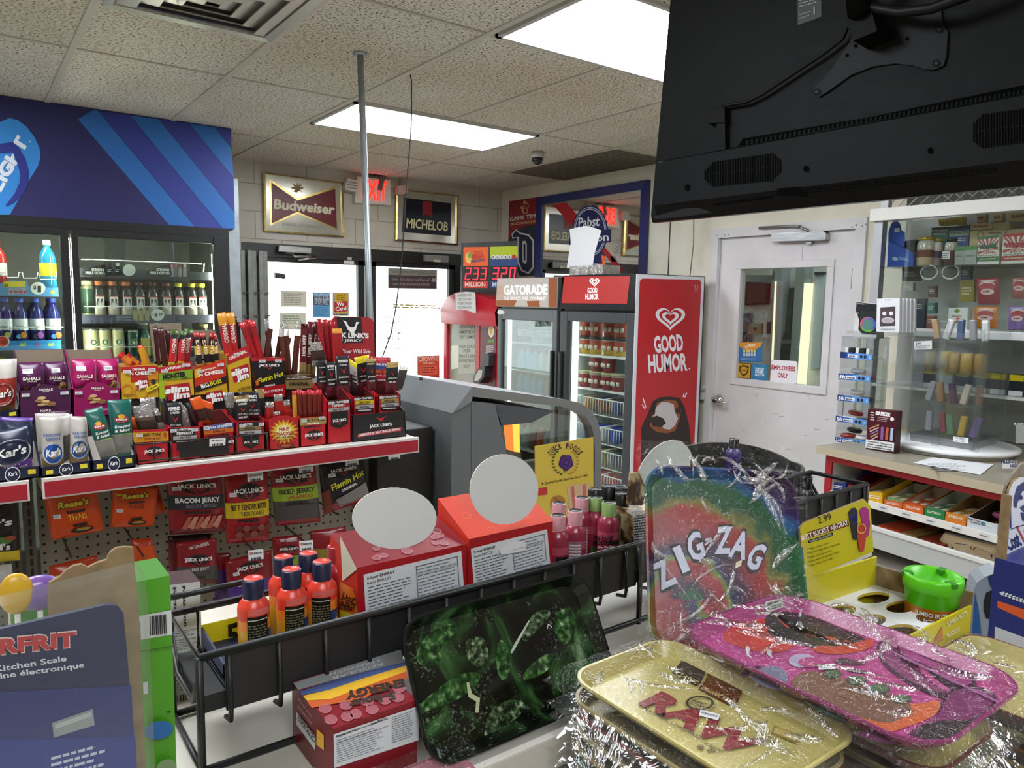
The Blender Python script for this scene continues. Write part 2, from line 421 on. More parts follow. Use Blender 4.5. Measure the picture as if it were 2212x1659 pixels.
# security camera
b = MB(); c = at(1161,328,2,2.6)
b.lathe(c, [(.045,-.0005, '#b9b7b2'),(.047,-.03, '#b9b7b2'),(.045,-.042, '#a9a7a2')])
dm = MB(); dm.lathe(c, [(.04,-.042, '#17181a/.1'),(.037,-.06, '#17181a/.1'),(.026,-.078, '#17181a/.1'),(.008,-.085, '#17181a/.1')])
T('security_camera', 'small dome camera on the ceiling near the large mirror', 'camera', dict(base=b, dome=dm))
# pole and cable
m = MB(); m.tube([(1.385,2.943,2.6),(1.424,2.943,1.5),(1.43,2.943,0)],.0135, 'galv', 14); m.lathe((1.385,2.943,2.592),[(.03,0, 'galv'),(.03,.008, 'galv')])
T('conduit_pole', 'thin grey metal pole reaching up to the ceiling behind the jerky display', 'pole', m)
pyc = PY(3.063)
m = MB(); pts = [(886,160),(889,175),(889,260),(884,330),(876,430),(868,560),(856,660),(845,720),(830,760),(818,800),(812,850)]
m.tube([pyc.w(*pyc.q(*p)) for p in pts],.003, '#1c1c1c'); a = pyc.w(*pyc.q(812,850)); m.tube([a, (a.x, a.y, .0)],.003, '#1c1c1c')
T('hanging_cable', 'thin black cable hanging from the ceiling beside the metal pole', 'cable', m)
# ------------------------------------------------------------------ entrance doors
DK = '#211f1e/.4'
pd = PY(5.73)
emit('sky_glow', '#ffffff', 1.0)
def X_(px,py,y=5.73): return at(px,py,1,y).x
m = MB()
m.box((1.7201,5.715,1.9),(3.6599,5.82,1.9999),DK); m.box((1.7201,5.72,0),(1.78,5.82,1.8999),DK); m.box((3.6,5.72,0),(3.6599,5.82,1.8999),DK)
for a, b in ((2.05,.06),(3.3,.14)): m.rbox((a, 5.70,1.93),(a + b, 5.72,1.97), 'brushed')
struct('trim_3', m, 'dark bronze metal frame around the two glass entrance doors')
for k,(a,b) in enumerate(((1.78,2.72),(2.735,3.6))):
 m = MB()
 m.box((a,5.73,.02),(a + .09,5.775,1.9),DK); m.box((b - .055,5.73,.02),(b,5.775,1.9),DK)
 m.box((a,5.73,1.865),(b,5.775,1.9),DK); m.box((a,5.73,.02),(b,5.775,.28),DK)
 g = MB(); g.box((a + .09,5.75,.28),(b - .055,5.756,1.865), 'glass')
 o = struct('door_%d' % (k + 1), m, 'glass entrance door, %s one' % ('left' if k == 0 else 'right')); gg = g.obj('pane', parent=o)
m = MB(); m.box((-4,5.95,-.12),(9,30,-.02), 'floor_tile'); struct('floor_outside', m, 'bright paved ground outside the entrance')
def flat(name,label,cat,pl,c4,m,deco=None,th=.002,group=None,lift=.0005,side=None):
 b = MB(); b.slab(pl,c4,th,m,side or m,lift)
 if deco: deco(b,lift + th + .0004)
 return T(name,label,cat,b,group)
pg = PY(5.745)
def deco(b, L): b.fine(pg, z2(490,1080,645,1085,645,1180,490,1178),7, '#8c8a80', L, .4,1)
flat('door_notice', 'upper beige printed notice taped inside the left glass door', 'notice', pg, z2(465,1063,669,1066,671,1192,467,1188), '#d7d3bd', deco)
def deco(b, L): b.fine(pg, z2(480,1255,645,1258,645,1330,480,1328),4, '#7f9a80', L, .5,2)
flat('door_notice', 'lower beige printed notice on the left glass door, partly hidden by meat sticks', 'notice', pg, z2(458,1236,664,1240,665,1370,460,1368), '#d7d3bd', deco)
def deco(b,L):
 b.poly(pg, z2(726,1105,852,1108,853,1180,727,1175), '#1c2338', L)
 b.text(pg, 'FOR NOT BUYING', z2(733,1138), z2(848,1142),16, '#c9d6e4', L + .001); b.text(pg, 'FOR PEOPLE UNDER 21.', z2(733,1170), z2(848,1174),13, '#c9d6e4', L + .001)
 b.fine(pg, z2(740,1190,845,1192,845,1260,740,1258),5, '#3f7fb0', L, .4,3)
flat('door_poster', 'blue poster on the left glass door', 'poster', pg, z2(720,1073,857,1076,859,1276,722,1274), '#5b9cc9', deco)
def deco(b,L):
 b.poly(pg, z2(898,1083,995,1085,998,1240,900,1238), '#d9ae22', L); b.poly(pg, z2(890,1152,996,1143,998,1225,893,1232), '#b8262b', L + .0005)
 for i, t in enumerate(('Under 21', 'No Tobacco', 'No Vapor')): b.text(pg, t, z2(912,1102 + 18 * i), z2(982,1104 + 18 * i),4, '#3c2b10', L + .001)
 b.text(pg, 'We', z2(912,1185), z2(968,1182),9, '#ffffff', L + .001); b.text(pg, 'Card', z2(902,1222), z2(988,1216),9, '#ffffff', L + .001)
 b.fine(pg, z2(890,1245,1000,1246,1000,1258,890,1257),1, '#222222', L, .7,4)
flat('door_poster', 'yellow age-check poster with a red box on the left glass door', 'poster', pg, z2(878,1074,1007,1077,1008,1264,880,1262), '#a5a394', deco)
def deco(b,L):
 b.poly(pg, z2(1322,935,1708,947,1707,1046,1322,1040), '#4b4142', L)
 for y, t in ((980, 'Secondhand smoke kills over'),(1016, '38,000 Americans each year.')):
  b.text(pg, t, z2(1650, y + 6), z2(1350, y),6, '#a08d8d', L + .001, up=(0,-1))
 for k in range(4):
  a = R(45 * k); b.poly(pg, [(z2(1684,977)[0] + u * math.cos(a) * 6 - v * math.sin(a) * .7, z2(1684,977)[1] + u * math.sin(a) * 6 + v * math.cos(a) * .7) for u, v in ((-1,-1),(1,-1),(1,1),(-1,1))], '#c9c3c3', L + .001)
 b.fine(pg, z2(1350,900,1690,908,1690,930,1350,922),2, '#6a645e', L, .4,5)
flat('door_poster', 'grey poster with a dark band seen from behind on the right glass door', 'poster', pg, z2(1320,880,1710,897,1708,1048,1320,1042), '#8f8d84', deco)
b = MB()
for i, (t, a, w) in enumerate((('BOTTLES', 1420,128),('AND CANS', 1425,140),('DEPOSIT', 1420,105),('LIMIT IS 30', 1440,130),('"$3" LIMIT', 1425,140),('PER DAY', 1420,120),('FOR', 1395,40))):
 y = (1285,1325,1370,1410,1450,1535,1575)[i]; b.text(pg, t, z2(a, y), z2(a - w, y),6.5, '#9a9a98', .003, up=(0,-1))
T('door_lettering', 'grey mirror-image lettering on the right glass door', 'sign', b)
b = MB(); b.fine(pg, z2(1360,1165,1740,1175,1740,1210,1360,1200),2, '#b3a94e', .003,.6,9)
T('door_lettering', 'faded yellow lettering row across the right glass door', 'sign', b)
def deco(b,L):
 b.text(pg, 'CROWNS', z2(1560,1625), z2(1724,1620),11, '#f0d9c8', L); b.text(pg, 'LOW PRICE', z2(1600,1645), z2(1690,1643),4, '#f0d9c8', L)
 q = z2(1575,1660,1710,1655,1710,1725,1575,1730); b.poly(pg, q, '#e3705a', L); b.fine(pg, z2(1585,1668,1700,1664,1700,1718,1585,1722),3, '#7c2a1c', L + .0005,.5,11)
 b.text(pg, '6.50', z2(1650,1770), z2(1722,1766),9, '#2a1a14', L)
flat('door_poster', 'orange-red price poster low on the right glass door', 'poster', pg, z2(1553,1582,1728,1577,1728,1790,1555,1795), '#cf5a3c', deco)
b = MB(); b.slab(pg, z2(960,815,1040,820,1042,850,962,846),.02, '#d9d9d6'); b.slab(pg, z2(985,795,1020,797,1020,820,985,818),.03, '#c9c9c6')
T('door_sensor', 'small white alarm contact at the top corner of the left glass door', 'sensor', b)
b = MB(); p = PY(5.70)
b.slab(p, z2(435,703,690,722,688,768,432,750),.05, 'brushed', lift=.0)
arm = MB(); arm.tube([p.w(*p.q(*q),.05) for q in z2(540,768,560,790,720,785)],.008, 'brushed'); arm.tube([p.w(*p.q(*q),.05) for q in z2(590,815,725,800)],.008, 'brushed')
T('door_closer', 'metal door closer with folded arm above the left entrance door', 'door closer', dict(body=b, arm=arm))
b = MB(); b.slab(p, z2(1600,775,1788,785,1788,838,1602,828),.03, '#8b8a86/.4'); b.slab(p, z2(1670,815,1722,818,1722,836,1670,833),.035, '#d2cfb0')
T('door_closer', 'grey closer plate above the right entrance door', 'door closer', b)
b = MB(); b.slab(PY(5.71), z2(412,918,470,925,492,935,490,968,412,960),.03, '#2a2927/.4')
T('door_lever', 'black latch bracket sticking out at the left edge of the left door glass', 'latch', b)
# folding security gates
noisemat('gate_grey', 12,[(.3, '#74756f'),(.7, '#8d8e88')],.45, metal=.4)
def gate(name,label,xs,z0,zt):
 sl = []; n = len(xs) - 1
 for i in range(n):
  q = MB(); yo = 5.60 if i % 2 else 5.635
  q.rbox((xs[i], yo - .012, z0),(xs[i + 1] - .004, yo + .012, zt), 'gate_grey', .004); sl.append(q)
 br = MB()
 for z in (.5,1.45,1.62): br.box((xs[0],5.596, z),(xs[-1],5.604, z + .008), '#3e3f3d')
 return T(name, label, 'gate', dict(slat=sl, brace=br))
gate('folding_gate', 'grey folding metal security gate gathered at the left of the entrance', [1.60 + .041 * i for i in range(8)],.01,1.935)
gate('folding_gate', 'narrow end of a folding metal gate beside the lottery jackpot sign', [3.64 + .03 * i for i in range(3)],.01,1.87)
# ------------------------------------------------------------------ signs on the block wall
pw = PY(5.715)
def frame_sign(c4,m,inner):
 fr = MB(); q = [V(pw.q(*p)) for p in c4]; c = sum(q,V((0,0))) / 4; inn = [p + (c - p).normalized() * .017 for p in q]
 for i in range(4):
  j = (i + 1) % 4
  fr.hexa([pw.w(*q[i],.03),pw.w(*q[j],.03),pw.w(*inn[j],.034),pw.w(*inn[i],.034)],[pw.w(*q[i],0),pw.w(*q[j],0),pw.w(*inn[j],0),pw.w(*inn[i],0)],m)
 pa = MB(); pa.slab(pw,inn,.018,inner,inner,px=False)
 return fr,pa
fr, pa = frame_sign(z2(318,121,950,203,960,636,329,590), 'gold', 'silvermirror')
L = .019
pa.poly(pw, z2(368,172,592,326,592,450,372,548), 'gold', L); pa.poly(pw, z2(592,326,897,232,910,582,592,450), 'gold', L)
RB = '#6d1221/.3'
pa.poly(pw,z2(385,200,592,346,591,434,389,526),RB,L + .001); pa.poly(pw,z2(592,346,891,254,904,566,591,434),RB,L + .001)
pa.text(pw, 'Budweiser', z2(398,412), z2(886,456),23, '#8a6b2c', L + .0016,.05); pa.text(pw, 'Budweiser', z2(402,408), z2(884,452),21, '#f2ead2', L + .0022,.035)
pa.text(pw, 'KING OF BEERS', z2(472,543), z2(780,570),7, '#8f8c80', L + .001,.01)
for k in (-2,-1,0,1,2):
 a = R(-90 + 38 * k); c = z2(592,255); pa.poly(pw, [(c[0] + r * math.cos(a + e), c[1] + r * math.sin(a + e)) for r, e in ((2,-.4),(9,-.25),(15,0),(9,.25),(2,.4))], '#8d7440', L + .001)
pa.poly(pw, z2(560,275,592,240,632,280,600,268,590,282), '#8d7440', L + .0012)
T('mirror_sign', 'gold-framed mirror sign with a red bow-tie emblem on the block wall', 'sign', dict(frame=fr, panel=pa))
fr, pa = frame_sign(z2(1374,254,1866,305,1862,699,1368,661), 'gold', 'silvermirror')
pa.poly(pw, z2(1438,322,1813,367,1812,627,1424,596), '#0c1020/.3', L); pa.poly(pw, z2(1586,349,1662,354,1663,480,1625,456,1588,470), '#8c1d24', L + .001)
pa.text(pw, 'MICHELOB', z2(1455,560), z2(1786,588),21, '#e6dfae', L + .0015,.02)
T('mirror_sign', 'gold-framed mirror sign with a dark panel and red ribbon right of the exit sign', 'sign', dict(frame=fr, panel=pa))
emit('exit_red', '#ff1a12', 5.0)
pe = PY(5.68); b = MB(); b.slab(pe, z2(1068,153,1335,181,1336,382,1050,361),.05, '#e6ddd6/.4', '#e6e0da', lift=-.035)
le = MB(); le.text(pe, 'EXIT', z2(1108,334), z2(1302,346),44, 'exit_red', .018,.02, up=(.02,-1))
hd = [MB(),MB()]
hd[0].slab(pe, z2(972,175,1056,190,1060,228,1050,282,960,262,953,235),.06, '#d9d7d0/.3'); hd[1].slab(pe, z2(1372,235,1432,222,1455,225,1452,280,1420,300,1372,290),.06, '#d8b9ae/.3')
for i in range(3): hd[0].poly(pe, z2(968,196 + 22 * i, 1050,210 + 22 * i, 1050,217 + 22 * i, 966,203 + 22 * i), '#8f8d88', .062)
ar = MB(); ar.tube([pe.w(*pe.q(*q),.01) for q in z2(1335,232,1375,240,1375,295,1338,290)],.006, '#cfc8bf'); ar.tube([pe.w(*pe.q(*q),.01) for q in z2(1058,230,1075,235)],.01, '#cfc8bf')
br = MB(); br.slab(pe, z2(1145,122,1305,135,1303,152,1255,150,1145,140),.03, '#2d2a29')
tg = MB(); tg.slab(pe, z2(1246,150,1290,155,1262,268,1222,262),.002, '#6d6560', lift=.024)
T('exit_sign', 'red-lit exit sign with two emergency lamp heads above the entrance', 'exit sign', dict(housing=b, lettering=le, lamp_head=hd, arm=ar, bracket=br, hanging_tag=tg))
# ------------------------------------------------------------------ right wall: banner and large mirror
pr = PX(4.105)
b = MB(); b.slab(pr, z3(372,350,627,313,613,944,452,944,365,700),.006, '#8f1f2a/.4')
b.poly(pr, z3(368,655,420,590,500,548,625,528,614,940,452,940,380,740), '#1f2b40/.4', .0068)
b.text(pr, 'GAME TIME', z3(378,508), z3(608,478),8.5, '#e6dfd8', .0075,.03,.25); b.text(pr, 'BUDWEISER', z3(388,543), z3(594,520),6, '#d8b48a', .0075,.02)
for cx, cy, r in ((508,385,22),(500,425,24)): b.disc(pr, z3(cx, cy), r * .27, r * .3, '#d8b070', .0075,18, inner=.72)
b.disc(pr, z3(497,358),3.2,3.6, '#d8b070', .0075,12); b.poly(pr, z3(462,395,482,390,492,440,484,442), '#d8b070', .0076)
# blackletter D
b.poly(pr, z3(392,610,430,572,462,600,530,612,572,660,570,880,530,930,470,905,440,840,440,640,400,650), '#d9d9da', .0078)
b.poly(pr, z3(402,612,430,585,460,612,525,624,560,668,558,870,525,915,475,893,452,832,452,634,405,638), '#18233a', .0084)
b.poly(pr, z3(480,668,505,665,515,690,515,830,500,850,482,830), '#d9d9da', .009); b.poly(pr, z3(488,690,500,688,505,700,505,815,498,828,490,815), '#18233a', .0094)
T('wall_banner', 'red and navy baseball banner hanging right of the wall corner', 'banner', b)
fr = MB(); BL = '#1b2a66/.35'
o4 = [(-5.165,1.2),(-3.86,1.2),(-3.86,2.485),(-5.165,2.485)]
i4 = [(-5.10,1.25),(-3.935,1.25),(-3.935,2.42),(-5.10,2.42)]
for i in range(4):
 j = (i + 1) % 4; fr.hexa([pr.w(*o4[i],.03),pr.w(*o4[j],.03),pr.w(*i4[j],.02),pr.w(*i4[i],.02)],[pr.w(*o4[i],0),pr.w(*o4[j],0),pr.w(*i4[j],0),pr.w(*i4[i],0)],BL)
gl = MB(); gl.slab(pr, i4,.006, 'mirror', BL, px=False)
L = .0068
gl.poly(pr, z3(715,372,828,358,930,480,1000,570,940,620,890,560), '#b3202c', L); gl.poly(pr, z3(1060,660,1120,700,1298,908,1170,908,1190,850,1110,740), '#b3202c', L)
n = 48; c = z3(1018,592)
gl.poly(pr, [(c[0] + (37.5 + 1.6 * (i % 2)) * math.cos(2 * math.pi * i / n), c[1] + (56 + 2 * (i % 2)) * math.sin(2 * math.pi * i / n)) for i in range(n)], '#16245c', L + .0006)
gl.disc(pr, c, 33,50, '#c9cdd6', L + .0012,36, inner=.95); gl.disc(pr, c, 35.5,53.5, '#c9cdd6', L + .0012,36, inner=.97)
gl.text(pr, 'Pabst', z3(925,560), z3(1092,545),22, '#eef0f4', L + .0018,.02,.2)
gl.poly(pr, z3(850,600,1183,572,1183,676,850,700), '#16245c', L + .0016); gl.text(pr, 'Ribbon', z3(900,680), z3(1168,662),17, '#eef0f4', L + .0022,.02)
gl.poly(pr, z3(1045,795,1100,730,1112,845,1035,845), '#16245c', L)
for i in range(5):
 for s_ in (-1,1):
  x, y = 1225 + 5 * i, 770 - 25 * i; gl.poly(pr, z3(x, y, x + 17 * s_, y - 14, x + 14 * s_, y - 28, x + 2, y - 10), '#8d8f90', L)
gl.poly(pr, z3(1175,790,1215,785,1230,830,1195,835), '#8d8f90', L)
T('wall_mirror', 'large blue-framed beer mirror on the right wall above the fridges', 'mirror', dict(frame=fr, glass=gl))
# ------------------------------------------------------------------ staff door
pdoor = PX(4.118)
WP = 'white_paint'
m = MB()
m.box((4.085,3.215,0),(4.249,3.269,2.0299),WP); m.box((4.085,2.241,0),(4.249,2.268,2.0299),WP); m.box((4.085,2.205,0),(4.1095,2.2409,2.0299),WP); m.box((4.085,2.205,2.03),(4.1095,3.275,2.09),WP); m.box((4.1096,2.241,2.03),(4.249,3.269,2.0595),WP)
for px_ in ((215,212),(262,208),(290,207),(1108,155),(1136,142),(1175,148),(1200,138)):
 q = at(*y6(*px_),0,4.085); m.lathe((0,0,0),[(.005,0, '#a9a9a9'),(.005,.003, '#a9a9a9')],8, Matrix.Translation(q) @ Matrix.Rotation(R(-90),4, 'Y'))
struct('trim_4', m, 'white steel frame around the staff door')
wy0,wy1,wz0,wz1 = 2.44,3.04,1.11,1.822
m = MB()
for a in ((4.118,2.272,.01,4.16,wy0,2.028),(4.118,wy1,.01,4.16,3.212,2.028),(4.118,wy0,.01,4.16,wy1,wz0),(4.118,wy0,wz1,4.16,wy1,2.028)): m.box(a[:3],a[3:],WP)
for a in ((wy0 - .045,wz0 - .045,wy1 + .045,wz0),(wy0 - .045,wz1,wy1 + .045,wz1 + .045),(wy0 - .045,wz0,wy0,wz1),(wy1,wz0,wy1 + .045,wz1)): m.rbox((4.107,a[0],a[1]),(4.118,a[2],a[3]),WP,.003)
rd = random.Random(3)
for i in range(16):
 y, z = 2.35 + rd.random() * .75,.5 + rd.random() * .55; w = .008 + rd.random() * .03; m.face([pdoor.w(-y + u, z + v, .0004) for u, v in ((0,0),(w, .003),(w, .007),(0,.004))], '#aaa29a')
for z in (1.75,1.0): m.rbox((4.10,2.262, z - .06),(4.118,2.282, z + .06), '#8b8273/.4/.8', .003)
m.tube([(4.1175,2.61,1.95),(4.1175,2.61,1.868)],.0012, '#8a8788')
do = struct('door_3', m, 'white staff door with a window and lever handle')
g = MB(); g.box((4.135, wy0, wz0),(4.14, wy1, wz1), 'glass'); g.obj('pane', parent=do)
h = MB(); c = at(*y6(225,1305),0,4.1175); Mh = Matrix.Translation(c) @ Matrix.Rotation(R(-90),4, 'Y')
h.lathe((0,0,0),[(.04,0, 'chrome'),(.04,.008, 'chrome'),(.03,.018, 'chrome'),(.016,.025, 'chrome'),(.016,.05, 'chrome')],24, Mh)
h.tube([(c.x - .05, c.y, c.z),(c.x - .055, c.y - .04, c.z - .003),(c.x - .05, c.y - .11, c.z - .004)],.010, 'chrome', 10); h.obj('lever_handle', parent=do)
b = MB(); pc = PX(4.116); b.slab(pc, y6(612,198,945,185,964,200,962,242,940,246,612,254,603,245,603,205),.05, 'brushed')
b.slab(pc, y6(818,250,858,247,856,266,835,272,820,268),.03, 'brushed')
arm = MB(); arm.tube([pc.w(*pc.q(*q),.055) for q in y6(845,190,848,178,815,168,790,155)],.008, 'brushed'); arm.tube([pc.w(*pc.q(*q),.045) for q in y6(795,156,740,152,520,165)],.009, '#8d8c88/.4/.6')
T('door_closer', 'silver door closer with a hinged arm at the top of the white staff door', 'door closer', dict(body=b, arm=arm))
ps = PX(4.133)
def deco(b,L):
 b.disc(ps, y6(432,922),26,16, '#d8912b', L, 20,0,180)
 b.text(ps, '#1', y6(398,957), y6(415,960),7, '#dfe9f2', L + .001); b.text(ps, 'BEST', y6(420,948), y6(468,952),6, '#f4ecd4', L + .001)
 for i in range(5):
  for j in range(2): b.poly(ps, y6(388 + 17 * i, 968 + 24 * j, 400 + 17 * i, 969 + 24 * j, 400 + 17 * i, 988 + 24 * j, 388 + 17 * i, 987 + 24 * j), '#e8d27a' if j == 0 else '#cfd8e4', L + .001)
 b.fine(ps, y6(370,1020,490,1026,490,1045,370,1040),2, '#7fa3cc', L, .5,6)
flat('window_sticker', 'blue and orange sticker in the lower left of the staff door window', 'sticker', ps, y6(350,922,513,928,508,1054,343,1046), '#2f6ea6', deco, .001)
def deco(b,L):
 b.poly(ps, y6(348,1058,436,1066,432,1160,344,1150), '#c99a2c', L)
 b.poly(ps, y6(362,1078,390,1070,425,1082,422,1110,412,1130,390,1146,370,1128,360,1105), '#2b2415', L + .0005); b.poly(ps, y6(370,1086,390,1079,417,1090,414,1108,406,1124,390,1135,375,1122,368,1104), '#c99a2c', L + .001)
 b.text(ps, 'LAW', y6(372,1110), y6(412,1113),4, '#2b2415', L + .0015)
flat('window_sticker', 'square yellow sticker with a black shield in the staff door window', 'sticker', ps, y6(344,1054,440,1062,436,1164,340,1154), '#2b2415', deco, .001)
def deco(b,L):
 for t, y, a, c, h in (('THIS IS', 1102,462,524,5),('OUR', 1124,464,524,6.5),('WATCH', 1142,462,524,4.5)): b.text(ps, t, y6(a, y), y6(c, y + 3), h, '#eef4f8', L, .03)
flat('window_sticker', 'square blue sticker with white words next to the yellow shield sticker', 'sticker', ps, y6(446,1062,544,1070,540,1174,442,1166), '#2f80ad', deco, .001)
def deco(b,L):
 ps_ = PX(4.128); b.text(ps_, 'EMPLOYEES', y6(574,1098), y6(733,1112),9.5, '#b3242e', L, .03); b.text(ps_, 'ONLY', y6(616,1152), y6(684,1158),10.5, '#b3242e', L, .03)
flat('staff_sign', 'white plate with red lettering on the staff door window', 'sign', PX(4.128), y6(575,1040,583,1036,738,1046,747,1056,744,1185,735,1195,573,1186,565,1178), '#e9e7ee', deco, .003)
# behind the staff door
troffer(4.45,2.6, 'lit ceiling light inside the small office behind the staff door', None, 'tubes_dim')
po = PX(5.74)
def off(c4,th,m,name,label,cat,deco=None): return flat(name,label,cat,po,c4,m,deco,th)
off(y6(425,517,568,515,560,670,418,676),.05, '#17181a/.25', 'wall_monitor', 'black flat monitor on the office wall seen through the staff door window', 'monitor', lambda b, L: b.poly(po, y6(440,532,556,530,550,655,432,660), '#3a3c34/.2', L))
off(y6(538,758,642,756,640,888,536,892),.04, '#d9dad8/.4', 'intercom', 'white intercom with a dark screen on the office wall', 'intercom', lambda b, L: b.poly(po, y6(560,784,634,783,632,860,558,863), '#33383c/.2', L))
off(y6(590,540,636,538,634,632,588,636),.04, '#cfd2d2/.4', 'alarm_panel', 'small white alarm panel beside the office monitor', 'panel')
off(y6(445,798,528,795,526,860,443,866),.05, '#a39876', 'key_box', 'small tan box with a knob on the office wall', 'box', lambda b, L: b.disc(po, y6(487,830),3.6,4.2, '#4a4436', L))
off(y6(365,732,449,728,440,918,356,920),.02, '#3a3550', 'wall_calendar', 'dark mountain picture on the office wall at the left of the window', 'picture', lambda b, L: (b.poly(po, y6(372,800,405,750,446,820,444,850,370,850), '#77748c', L), b.poly(po, y6(370,850,444,850,440,915,358,916), '#2a2a25', L)))
off(y6(380,425,632,425,632,478,380,478),.15, '#c9c8bb', 'wall_cabinet', 'cabinet bottom at the top of the office seen through the window', 'cabinet')
emit('led_strip', '#f3f2c8', 1.5)
b = MB(); b.slab(po, y6(650,425,700,425,665,1040,612,1035),.12, '#aab2b4'); b.slab(po, y6(652,520,662,520,640,1035,628,1034),.125, 'led_strip')
T('office_post', 'left bright-edged grey upright in the office behind the staff door', 'post', b)
b = MB(); b.slab(po, y6(790,425,850,425,800,1200,740,1195),.12, '#9aa2a2'); b.slab(po, y6(846,530,853,530,804,1205,797,1203),.125, 'led_strip')
T('office_post', 'right bright-edged grey upright in the office behind the staff door', 'post', b)
b = MB(); b.slab(po, y6(705,560,735,560,690,1010,655,1005),.03, '#4b4b47'); b.slab(po, y6(690,850,756,846,745,1035,655,1040),.08, '#33342f'); b.slab(po, y6(680,905,752,900,750,925,676,930),.09, '#6f706a')
T('office_shelf', 'dark cluttered shelf between the two office uprights', 'shelf', b)
b = MB(); b.slab(po, y6(880,470,945,465,900,1090,845,1105),.03, '#b9c8d4/.4'); b.slab(po, y6(880,455,945,455,945,470,880,475),.05, '#3a3c3e')
T('office_door', 'pale blue inner door at the right edge of the staff door window', 'door', b)
b = MB(); pv = PX(4.10); b.slab(pv, y6(110,1205,158,1205,150,1300,102,1298),.02, '#cfcdc6'); b.slab(pv, y6(122,1230,148,1228,144,1250,118,1252),.024, '#9b988f')
T('outlet_box', 'beige electrical box on the wall between the red freezer and the staff door', 'outlet', b)
# ------------------------------------------------------------------ ice cream freezer
def heart(mb,pl,c,w,h,m,lift,inner=0,n=40,tail=0):
 P = []
 for i in range(n):
  t = 2 * math.pi * i / n; P.append((16 * math.sin(t) ** 3 / 17,-(13 * math.cos(t) - 5 * math.cos(2 * t) - 2 * math.cos(3 * t) - math.cos(4 * t)) / 17))
 A = [(c[0] + x * w,c[1] + y * h) for x,y in P]
 if not inner: return mb.poly(pl,A,m,lift)
 B = [(c[0] + x * w * inner,c[1] + y * h * inner - h * (1 - inner) * .1) for x,y in P]
 for i in range(n):
  if tail and i in tail: continue
  j = (i + 1) % n; mb.poly(pl,[A[i],A[j],B[j],B[i]],m,lift)
GX = 3.36; pf = PX(GX); BK = '#151617/.35'; GY0, GY1, GH = 3.25,3.965,1.775
cab = MB()
cab.box((3.40,GY0 + .004,.0),(4.0,GY0 + .05,1.5),BK); cab.box((3.40,GY1 - .05,0),(4.0,GY1,1.5),BK); cab.box((3.95,GY0 + .005,0),(4.02,GY1,1.5),BK); cab.box((3.40,GY0 + .005,0),(4.0,GY1,.15),BK)
cab.box((3.40,GY0 + .004,1.5),(4.02,GY1,GH),BK)
hd = MB(); hd.hexa([V((GX - .01,GY1,1.545)),V((GX - .01,GY0 + .004,1.545)),V((GX + .03,GY0 + .004,GH)),V((GX + .03,GY1,GH))],[V((3.41,GY1,1.545)),V((3.41,GY0 + .004,1.545)),V((3.41,GY0 + .004,GH)),V((3.41,GY1,GH))],BK)
php = PL((GX - .0105,3.6,1.545),(0,-1,0),(.04,0,.23))
emit('red_panel', '#d8322c', .75)
hd.poly(php, y4(1058,125,1531,121,1508,319,1041,315), 'red_panel', .001)
for w, i_ in ((11.5,.72),(6.3,.55)): heart(hd, php, y4(1276,163), w, w * .95, '#f4ecec', .002, i_)
hd.text(php, 'GOOD', y4(1226,242), y4(1297,240),11, '#f6eeee', .002,.03); hd.text(php, 'HUMOR', y4(1211,288), y4(1306,287),12, '#f6eeee', .002,.03)
lin_ = MB(); emit('freezer_light', '#e9f4f2', 3.2); LW = '#d8dedd/.4'
lin_.box((3.44,GY0 + .05,.15),(3.95,GY0 + .06,1.5),LW); lin_.box((3.44,GY1 - .06,.15),(3.95,GY1 - .05,1.5),LW); lin_.box((3.935,GY0 + .05,.15),(3.95,GY1 - .05,1.5),LW)
for i in range(22): lin_.box((3.925, GY0 + .07,.25 + .055 * i),(3.936, GY1 - .07,.262 + .055 * i), '#b9bfbf/.4')
lin_.box((3.42, GY1 - .10,.2),(3.45, GY1 - .065,1.48), 'freezer_light'); lin_.box((3.5, GY0 + .08,1.488),(3.9, GY1 - .08,1.498), 'freezer_light')
sh = []
zs = [at(*y4(1300,y),0,3.47).z for y in (690,935)]
for z in zs: q = MB(); q.box((3.47, GY0 + .065, z - .012),(3.92, GY1 - .065, z), '#e4e9e8/.4'); sh.append(q)
dr = MB(); DG = '#3b3d40/.4'
dr.rbox((GX,GY0 + .004,.1),(GX + .045,GY0 + .072,1.53),DG,.006); dr.rbox((GX,GY1 - .075,.1),(GX + .045,GY1,1.53),DG,.006)
dr.rbox((GX,GY0 + .072,1.46),(GX + .045,GY1 - .075,1.53),DG,.006); dr.rbox((GX,GY0 + .072,.1),(GX + .045,GY1 - .075,.18),DG,.006)
gl = MB(); gl.box((GX + .02, GY0 + .07,.18),(GX + .026, GY1 - .07,1.46), 'glass'); pfi = PX(GX + .019)
gl.text(pfi, 'LIEBHERR', y4(1358,425), y4(1474,430),5, '#33393c', .001,.03)
hn = MB(); hn.rbox((GX - .03, GY1 - .05,.85),(GX, GY1 - .02,1.25), '#222426/.3', .008)
sp = MB(); psd = PY(GY0)
sp.box((GX + .003, GY0,.02),(4.005, GY0 + .004, GH - .005), '#d9dbe2/.35')
pr4 = [psd.q(*p) for p in y4(1598,160,1606,145,1622,138,2022,147,2034,155,2040,170)]
x0_ = pr4[0][0]; x1__ = pr4[-1][0]
sp.lpoly(psd, [(x0_, .06)] + pr4 + [(x1__, .06)], '#b81f27/.35', .001)
GWH = '#e8e6ec'
for w,i_ in ((34,.76),(19.5,.6)): heart(sp,psd,y4(1817,418),w,w * .86,GWH,.002,i_,48)
sp.text(psd, 'GOOD', y4(1705,668), y4(1912,650),36, GWH, .002,.04); sp.text(psd, 'HUMOR', y4(1662,808), y4(1940,792),38, GWH, .002,.04)
